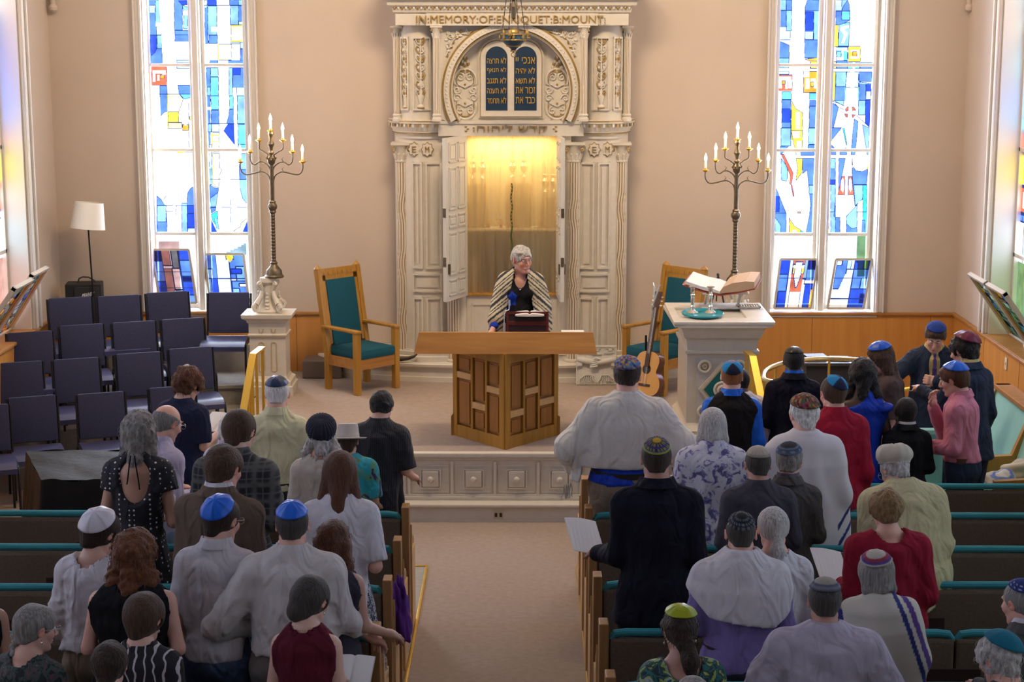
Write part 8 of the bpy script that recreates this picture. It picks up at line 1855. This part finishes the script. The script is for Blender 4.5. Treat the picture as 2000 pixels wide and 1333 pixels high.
shawl(I, tal_prof(1.0, hemw=.335), .97, TALW, fold=.006, nf=5, arms=1, armr=.09, upto=.8, hemf=lambda x, y: np.where(np.abs(x) > .27, .97 - np.clip((np.abs(x) - .27) * 2.2, 0, .16) * (x < 0), 1.045) + 0 * y)
fringe(I, [(-.37 + .012 * i, -.02 + .015 * i, .92) for i in range(4)], TALW, .09)
person('person with red hair in a black vest over a bright blue shirt', 1430, 706, 12.5, pitch=14, rz=-3, w=1.08, top='vest', topm=[cloth('black_vest', (.014, .012, .012)), BLUES], bottom=('trousers', BLKC), hair=hr('short', 'ging', top=.009, amp=.003), hat=('kippah', lambda p, ps: (.01, .22, .52) if (math.cos(2 * (ps + .0)) > 0 and p > .0) else ((.20, .17, .28) if math.sin(ps) > 0 else (.008, .010, .03)), dict(KN, tilt=50, half=52)), skinc=PINKF)
b, I = person('person in a white prayer shawl standing close behind the red haired boy', 1446, 722, 13.25, pitch=14, rz=8, w=1.1, top='shirt', topm=WSH, bottom=('trousers', BLKC), hair=hr('short', 'black', top=.01), skinc=(.16, .075, .05), glasses=True, arms={-1: ((-.30, -.06, 1.18), (-.30, -.28, 1.30)), 1: ((.26, 0, 1.12), (.15, .2, 1.1))}, hands='L', extra={'hand-1': ((0, 0, 1), (.1, -1, .2), .4)})
shawl(I, tal_prof(1.0, hemw=.30), .90, TALG, fold=.006, arms=1, armr=.07, upto=.7)
person('person with close cropped black hair in a dark suit with a blue collar', 1551, 677, 13.2, rz=-4, pitch=10, w=1.08, top='jacket', topm=SUIT, collarm=BLUES, bottom=('trousers', SUIT), skinc=DARKS, hair=hr('short', 'black', top=.008, amp=.0015, nape=-.06), hat=('kippah', satin((.010, .014, .012)), dict(tilt=20, half=50)))
person('person with a blue kippah in a crimson shirt and pale jeans', 1628, 733, 11.6, rz=2, pitch=10, yaw=14, w=1.04, top='shirt', topm=RED, hem=.86, bottom=('trousers', JEANL), collar=True, collarm=RED, hair=hr('short', 'brown', top=.010, amp=.003), hat=('kippah', lambda p, ps: (.01, .24, .52) if math.cos(2 * ps) > -.1 else (.008, .012, .05), dict(KN, tilt=42, half=50, roll=14)), skinc=PINKF, loose=.01, arms={1: ((.26, -.03, 1.08), (.20, .10, .93)), -1: ((-.24, 0, 1.1), (-.1, .22, 1.1))})
b, I = person('person with thick black hair in a one shouldered royal blue dress', 1686, 702, 12.45, rz=6, pitch=12, yaw=-16, w=.98, female=True, top='dress', topm=BLUED, sleeve='none', hem=.84, bottom=('skirt', BLUED, .50, .21), skinc=DARKS, hair=hr('bob', 'black', len=.16, wd=.04, amp=.008, freq=60, top=.03, fly=60, bz=(.28, .18), bx=(.2, .2)), scoop=((-.16, -.02, 1.46), (.17, .16, .10)), arms={1: ((.27, -.04, 1.10), (.22, .1, .9)), -1: ((-.25, 0, 1.1), (-.1, .25, 1.1))})
g = Field(gaxis(-.35, .35, .012), gaxis(-.3, .3, .012), gaxis(1.1, 1.6, .012)); g.cap(I['U']((-.09, -.115, 1.28)), I['U']((.13, -.085, 1.36)), .03, .048, .02, fl=(1, .5, 1)); g.cap(I['U']((.13, -.085, 1.36)), I['U']((.185, .0, 1.36)), .055, .045, .02, fl=(1, 1, .6)); W_ = wob(77, 6, (20, 20, 20)); g.disp(lambda x, y, z: .006 * W_(x, y, z)); v_, f_ = g.mesh(); I['child']('shoulder_ruffle', v_, f_, BLUED)
person('person with long brown hair and blue kippah in a brown dress, side on', 1720, 670, 13.3, rz=84, pitch=16, w=.88, female=True, top='dress', topm=BRND, sleeve=.45, hem=.84, bottom=('skirt', BRND, .55, .22), skinc=PINKF, face=True, hair=hr('long', 'brown', len=.19, wd=.065, amp=.005, freq=45, top=.014, tip=.045, bz=(.44, .18), by=(.26, .14)), hat=('kippah', satin((.01, .09, .50), .2), dict(SAT, tilt=10)), arms={-1: ((-.22, .0, 1.10), (-.2, .12, .90)), 1: ((.2, 0, 1.1), (.1, .2, 1.1))})
b, I = person('person facing the hall in navy suit, yellow shirt and purple tie', 1828, 630, 14.35, rz=172, pitch=22, yaw=-6, tilt=-4, w=1.14, belly=.03, top='shirt', topm=cloth('yellow_shirt', (.52, .43, .18)), hem=.9, collar=True, bottom=('trousers', SUITN), skinc=PINKF, face=True, smile=False, hair=hr('short', 'brown', top=.022, amp=.004, nape=-.05, blobs=(((.0, .058, .085), (.06, .032, .025)),)), hat=('kippah', satin((.012, .045, .26)), dict(tilt=4, half=50, mat='knit')), hands='LR',
    arms={1: ((.36, .12, 1.25), (.58, .22, 1.16)), -1: ((-.24, .03, 1.15), (-.02, .24, 1.24))}, extra={'hand-1': ((0, 1, .1), (1, .1, .15), 1.25), 'hand+1': ((0, .3, 1), None, .5)})
I['upper']('jacket', SUITN, .022, 1.0, .76, .082, ((0, .15, 1.36), (.050, .085, .17)), .006)
mb = MB(); mb.v = []; pts = [(0, .088, 1.425), (.0, .118, 1.39), (.0, .136, 1.32), (.0, .142, 1.22), (0, .138, 1.10)]
for (a, b_), w_ in zip(zip(pts, pts[1:]), (.010, .014, .019, .021)): mb.bar(I['U'](a), I['U'](b_), w_ * 2, .008, up=(0, 1, 0))
mb.ball(tuple(I['U']((0, .100, 1.428))), (.014, .010, .014), 0, 10); I['childmb'](mb, 'necktie', [cloth('purple_tie', (.10, .05, .22), rough=.45)], False)
b, I = person('person with dark curly hair and a maroon kippah in a navy suit, back turned', 1884, 650, 13.25, rz=28, pitch=12, yaw=16, w=1.02, top='jacket', topm=SUITN, collarm=cloth('yellow_shirt', (.52, .43, .18)), bottom=('trousers', SUITN), skinc=PINKF, face=True, hair=hr('short', 'black', top=.026, amp=.010, freq=80, nape=-.075, fly=60), hat=('kippah', satin((.13, .012, .035), .3), dict(SAT, tilt=30, roll=8)), arms={-1: ((-.26, .10, 1.18), (-.16, .32, 1.26)), 1: ((.25, -.02, 1.1), (.22, .12, .9))})
person('person in a pink shirt and navy trousers with a blue kippah, side on, gesturing', 1864, 708, 12.45, rz=62, pitch=12, w=.98, top='shirt', topm=PINK, hem=.985, bottom=('trousers', SUITN), belt=M('belt_brown', (.10, .04, .02), .4), collar=True, collarm=PINK, skinc=PINKF, face=True, hair=hr('short', 'chest', top=.016, amp=.004, blobs=(((0, .055, .08), (.06, .035, .03)),)), hat=('kippah', satin((.008, .12, .62), .3), dict(SAT, tilt=22)), hands='LR',
    arms={-1: ((-.25, .02, 1.10), (-.16, .28, 1.12)), 1: ((.20, .16, 1.12), (.02, .20, 1.36))}, extra={'hand-1': ((-.6, 0, .8), (0, 1, .15), .5), 'hand+1': ((.3, .8, 0), (-.1, .1, 1), .6)})
person('small person with close cropped black hair in a black suit with a white collar', 1770, 778, 12.35, rz=6, pitch=8, w=1.02, top='jacket', topm=BLKC, collarm=WSH, bottom=('trousers', BLKC), skinc=DARKS, hair=hr('short', 'black', top=.010, amp=.003, freq=120, nape=-.06), hs=1.06)
b, I = person('person with straight silver bob in a lilac floral blouse', 1392, 800, 10.85, rz=-3, pitch=20, w=1.06, belly=.02, female=True, top='shirt', topm=FLOR, sleeve=.72, hem=.80, bottom=('trousers', BLKC), collar=True, collarm=FLOR, hair=hr('bob', 'silver', len=.115, wd=.008, amp=.0025, freq=130, top=.016), skinc=PINKF, arms={-1: ((-.29, -.0, 1.10), (-.16, .22, 1.08)), 1: ((.29, .0, 1.10), (.14, .22, 1.06))}, loose=.014, wr=.009)
hold_book(b, I, 'open prayer book at the left side of the lilac floral blouse', side=-1, cover=COVW, dx=.0)
# full length shawl with navy stripes
b, I = person('person with white hair, embroidered cap and a long white shawl striped navy', 1571, 772, 10.85, rz=-2, pitch=14, yaw=10, w=1.06, belly=.03, top='shirt', topm=WSH, bottom=('trousers', KHAKI), hair=hr('short', 'white', top=.016, amp=.007, freq=60, nape=-.09, fly=40), hat=('kippah', mosaic([(.20, .03, .03), (.04, .08, .03), (.45, .24, .04), (.01, .01, .015), (.30, .05, .12), (.05, .12, .06)], 22, 11), dict(KN, tilt=30, half=60)), skinc=PINKF)
def c12(v):
    c = np.tile(np.array((.60, .57, .60)), (len(v), 1)); s_ = (v[:, 2] - 1.6 * v[:, 0]); m = (v[:, 0] > .19) & (v[:, 2] < 1.10)
    for k in (.62, .50, .38, .30, .25, .20, .08): m2 = m & (np.abs(s_ - k) < (.018 if k not in (.30, .25, .20) else .011)); c[m2] = (.02, .03, .15)
    return c
shawl(I, [(1.50, .075, .075, -.02), (1.45, .13, .11, -.01), (1.40, .21, .135, 0), (1.30, .245, .155, 0), (1.10, .26, .165, .01), (.9, .275, .17, .01), (.40, .285, .16, .01)], .52, None, c12, res=.0085, fold=.010, nf=7, arms=1, armr=.07, upto=.7)
b, I = person('tall person in a dark suit with a yellow and purple crocheted kippah beside the aisle', 1283, 853, 9.35, rz=3, pitch=8, yaw=-6, w=1.16, hs=.92, top='jacket', topm=SUIT, bottom=('trousers', SUIT), hair=hr('short', 'dkbr', top=.007, amp=.002), hat=('kippah', rings([(.22, (.50, .30, .02)), (.32, (.08, .05, .02)), (.55, ziz((.20, .24, .03), (.035, .02, .09), 16)), (.66, (.06, .03, .16)), (.80, ziz((.22, .26, .03), (.02, .015, .05), 20)), (.92, (.07, .04, .18)), (1, (.30, .32, .05))]), dict(KN, tilt=38, half=50)), skinc=(.40, .19, .13), wr=.005, arms={-1: ((-.27, .02, 1.10), (-.26, .26, 1.06)), 1: ((.27, -.02, 1.1), (.14, .2, 1.04))})
hold_book(b, I, 'white open booklet held out over the aisle pew end by the suited man', side=-1, sheet=True, dx=-.12, dz=.02, yaw=15, dy=.0)
person('person with an ivory knit kippah in a slate grey shirt', 1481, 872, 10.1, rz=2, pitch=12, w=1.10, top='shirt', topm=GREYS, hem=.8, bottom=('trousers', CHAR), collar=True, collarm=GREYS, hair=hr('short', 'saltp', top=.007, amp=.002), hat=('kippah', rings([(.85, ziz((.40, .36, .30), (.34, .31, .26), 30)), (1, (.28, .25, .20))]), dict(KN, tilt=26, half=56)), skinc=(.44, .22, .16), loose=.01)
person('person with a blue-rimmed grey kippah and grey tweed jacket', 1543, 867, 10.32, rz=-6, pitch=16, yaw=-14, w=1.06, top='jacket', topm=GREYJ, collarm=cloth('patterned_scarf', (.12, .10, .14)), bottom=('trousers', GREYJ), hair=hr('short', 'grey', top=.014, amp=.006, freq=80), hat=('kippah', rings([(.55, (.020, .020, .026)), (.68, (.10, .13, .18)), (.78, (.03, .04, .08)), (.9, ziz((.16, .20, .26), (.06, .08, .14), 40)), (1, (.10, .13, .2))]), dict(KN, tilt=34, half=54)), skinc=PINKF)
person('person with a cream beret in a pale cream cardigan, bending forward', 1749, 878, 10.15, rz=14, pitch=26, yaw=10, lean=16, w=1.34, belly=.05, female=True, top='sweater', topm=MOSS, sleeve=.9, hem=.76, bottom=('skirt', PLSK, .5, .25), loose=.03, wr=.012, hair=hr('short', 'silver', top=.010, amp=.006, nape=-.09), hat=('beret', (.46, .42, .35)), glasses=True, skinc=PINKF, collar=False, arms={-1: ((-.30, .02, 1.10), (-.20, .28, 1.0)), 1: ((.30, -.02, 1.1), (.2, .2, 1.0))}, hands='L')
b, I = person('person with short curly blond hair in a crimson wide necked sweater', 1731, 958, 9.35, rz=4, pitch=16, yaw=6, w=1.28, female=True, belly=.02, top='sweater', topm=REDK, sleeve=1.0, hem=.80, bottom=('skirt', cloth('magenta_skirt', (.24, .02, .08)), .5, .22), neck=.098, skinc=PINKF, hair=hr('short', 'blond', top=.026, amp=.008, freq=60, nape=-.075, fly=60), earring=True, arms={-1: ((-.29, 0, 1.10), (-.2, .25, 1.08)), 1: ((.33, -.04, 1.08), (.16, .18, 1.04))}, loose=.01)
hold_book(b, I, 'pale pink printed page held to the left of the crimson sweater', side=-1, sheet=True, dx=-.10, dz=.04, yaw=10)
# shawl worn as a wide cowl
b, I = person('bald person with a black crocheted kippah, white shawl and purple shirt', 1448, 1001, 8.55, rz=-3, pitch=12, w=1.25, top='shirt', topm=PURP, hem=.90, bottom=('trousers', CHAR), belt=BELT, hair=hr('ring', 'saltp', top=.003, amp=.001), hat=('kippah', rings([(.35, (.008, .008, .012)), (.48, ziz((.10, .12, .14), (.01, .01, .016), 20)), (.6, (.008, .008, .012)), (.72, ziz((.12, .14, .17), (.01, .01, .016), 26)), (.85, (.008, .008, .012)), (1, ziz((.10, .12, .15), (.01, .01, .016), 30))]), dict(KN, tilt=42, half=52)), skinc=PINKF)
shawl(I, [(1.52, .085, .085, -.02), (1.47, .13, .12, -.01), (1.40, .215, .145, 0), (1.32, .255, .165, 0), (1.10, .27, .17, 0)], 1.10, TALG, fold=.007, nf=3, neckr=.070, disp=None, hemf=lambda x, y: np.where(y < .05, 1.165 + .15 * np.clip(-x, -.3, .3) + .9 * np.clip(np.abs(x) - .16, 0, .2), 1.15) + 0 * x)
person('person with a silver-blond ponytail in a white top beside the purple shirt', 1511, 993, 8.72, rz=2, pitch=14, w=.98, female=True, top='shirt', topm=WSH, hem=.8, bottom=('trousers', CHAR), hair=hr('pony', 'silver', top=.012, amp=.003, freq=110, at=(0, -.105, -.045), len=.15, bz=(.34, .16), by=(.24, .14)), neck=.075, skinc=PINKF)
mb = MB()
person('person with a glossy lime kippah and dark curly ponytail in a green floral top', 1328, 1186, 7.55, rz=4, pitch=14, yaw=10, w=1.04, female=True, top='shirt', topm=GRNF, sleeve=.45, hem=.8, bottom=('trousers', BLKC), skinc=(.42, .22, .16), neck=.105, earring=True, scoop=((0, -.12, 1.46), (.11, .07, .10)), hair=hr('pony', 'dkbr', top=.018, amp=.009, freq=60, at=(.02, -.115, -.055), len=.19, fly=120, bz=(.36, .17), by=(.24, .14)), hat=('kippah', satin((.28, .33, .005)), dict(tilt=24, half=46, crease=.002)))
person('broad person with a grey banded kippah in a pale lavender dress shirt', 1612, 1130, 7.72, rz=-2, pitch=12, w=1.42, belly=.05, top='shirt', topm=cloth('lilac_dress_shirt', (.42, .38, .46)), hem=.96, bottom=('trousers', CHAR), collar=True, hair=hr('short', 'saltp', top=.010, amp=.003), hat=('kippah', rings([(.6, (.26, .24, .21)), (.72, (.07, .08, .14)), (.9, (.14, .14, .17)), (1, (.07, .08, .12))]), dict(KN, tilt=20, half=54)), skinc=(.44, .22, .16), loose=.018, wr=.011)
b, I = person('person with grey bob and cream shawl with blue, purple and red stripes', 1712, 1078, 8.35, rz=6, pitch=20, yaw=8, w=1.02, female=True, top='shirt', topm=NAVYT, bottom=('trousers', BLKC), hair=hr('bob', 'grey', len=.105, wd=.004, amp=.0025, freq=130, top=.022), hat=('kippah', rings([(.56, (.42, .39, .34)), (.72, (.24, .03, .05)), (.88, (.06, .04, .22)), (1, (.40, .37, .32))]), dict(KN, tilt=36, half=50, roll=-12)), skinc=PINKF, hs=1.0)
def c22(v):
    c = np.tile(np.array((.52, .49, .43)), (len(v), 1)); q = v[:, 0] + .22 * (1.3 - v[:, 2]) * 0 + .0; x = v[:, 0] - .35 * (1.25 - v[:, 2])
    for a, b_, k in ((.135, .165, (.010, .018, .15)), (.19, .225, (.075, .03, .20))): c[(x > a) & (x < b_)] = k
    z = v[:, 2] - .9 * (v[:, 0] - .2); c[(v[:, 0] > .245) & (x > .04) & (z < 1.02) & (z > .94)] = (.26, .015, .04); c[(v[:, 0] > .2) & (z < .80) & (z > .72)] = (.26, .015, .04)
    c[(v[:, 0] < -.215) & (v[:, 0] > -.25)] = (.010, .018, .15); return c
shawl(I, tal_prof(.92, hemw=.30), .70, None, c22, res=.0085, fold=.009, nf=4, arms=1, armr=.075, upto=.7)
person('person with a navy kippah and grey jacket cut by the right edge', 1996, 1131, 7.75, rz=22, pitch=8, yaw=14, w=1.06, top='jacket', topm=GREYJ, collarm=WSH, bottom=('trousers', GREYJ), hair=hr('short', 'grey', top=.007, amp=.002), hat=('kippah', rings([(.6, (.010, .03, .16)), (.7, ziz((.40, .42, .5), (.01, .03, .16), 24)), (.8, (.01, .03, .16)), (.88, ziz((.40, .42, .5), (.01, .03, .16), 24)), (1, (.010, .03, .16))]), dict(KN, tilt=20, half=54)), skinc=PINKF)
person('person with frizzy white hair and a large teal kippah at the bottom right corner', 1952, 1238, 7.25, rz=22, pitch=16, yaw=16, w=1.05, top='shirt', topm=GREYJ, bottom=('trousers', CHAR), hair=hr('short', 'silver', top=.022, amp=.010, freq=70, nape=-.10, fly=110), hat=('kippah', satin((.0, .13, .20)), dict(KN, tilt=34, half=58, roll=14)), skinc=PINKF, glasses=True, face=True)
person('person at the bottom edge with only the crown of grey hair showing', 1354, 1324, 6.9, pitch=6, w=1.0, top='shirt', topm=CHAR, bottom=('trousers', CHAR), hair=hr('short', 'grey', top=.018, amp=.005))
# small hair ties for the two ponytails are part of the hair styles' owners
# ---- prayer leader at the lectern
b, I = person('smiling grey haired person with glasses at the lectern in a striped shawl', 1019, 480, 15.45, fz=ZB, rz=178, skinc=(.62, .32, .24), pitch=2, yaw=34, tilt=2, lean=4, w=1.0, female=True, belly=.02, hs=1.06, top='shirt', topm=BLUED, sleeve=.86, hem=.85, bottom=('skirt', BLKC, .25, .26), face=True, smile=True, glasses=True, neck=.085,
    hair=hr('short', 'silver', top=.014, amp=.007, freq=55, nape=-.075, fly=70, blobs=(((0, -.10, -.03), (.045, .03, .04)), ((.05, .05, .085), (.03, .03, .02)))), arms={1: ((.27, .05, 1.13), (.265, .27, .93)), -1: ((-.27, .06, 1.12), (-.20, .28, .96))}, hands='LR', scoop=((0, .12, 1.42), (.075, .09, .11)), extra={'hand+1': ((0, .5, 1), (.0, 1, -.35), .5)})
I['upper']('black_top', BLKC, .016, 0, .86, .088, ((0, .13, 1.44), (.075, .10, .125)), .004)
def crab(v):
    c = np.tile(np.array((.52, .47, .33)), (len(v), 1)); s_ = v[:, 2] + .85 * np.abs(v[:, 0]) - .25 * v[:, 1]
    for k, w_ in ((1.56, .030), (1.50, .010), (1.47, .008), (1.425, .014), (1.39, .008), (1.34, .032), (1.29, .009), (1.26, .009), (1.21, .022), (1.15, .010), (1.10, .028), (1.05, .010), (.98, .02), (.90, .03), (.80, .02), (.7, .03)): c[np.abs(s_ - k) < w_ / 2 + .002] = (.020, .020, .030)
    return c
shawl(I, [(1.50, .082, .085, -.02), (1.45, .13, .115, -.01), (1.40, .20, .13, 0), (1.30, .245, .15, 0), (1.10, .28, .16, .01), (.90, .30, .16, .01), (.5, .30, .16, 0)], .60, None, crab, res=.0085, fold=.010, nf=8, arms=1, armr=.078, upto=.74, neckr=.072, top=1.53, openf=lambda x, y, z: np.where((y > -.01), (.055 + .09 * np.clip((1.48 - z) * 2.2, 0, 1)) - np.abs(x), -1))
fringe(I, [(-.30 + .02 * i, -.05 + .03 * i, .60) for i in range(7)] + [(.30 - .02 * i, -.05 + .03 * i, .60) for i in range(7)], cloth('shawl_fringe', (.5, .46, .34)), .10)
mb = MB(); c = I['NK']; pts = [tuple(I['U']((.075 * math.sin(t), .10 + .03 * (1 - abs(math.sin(t))) - .07 * (1 - math.cos(t)) * 0, 1.40 - .085 * math.cos(t) ** 2 + .05 * abs(math.sin(t))))) for t in [-PI / 2 + PI * i / 16 for i in range(17)]]
mb.tube(pts, .0015, 5); mb.ball(pts[8], .009, 0, 10); I['childmb'](mb, 'pendant_necklace', [SILVER])
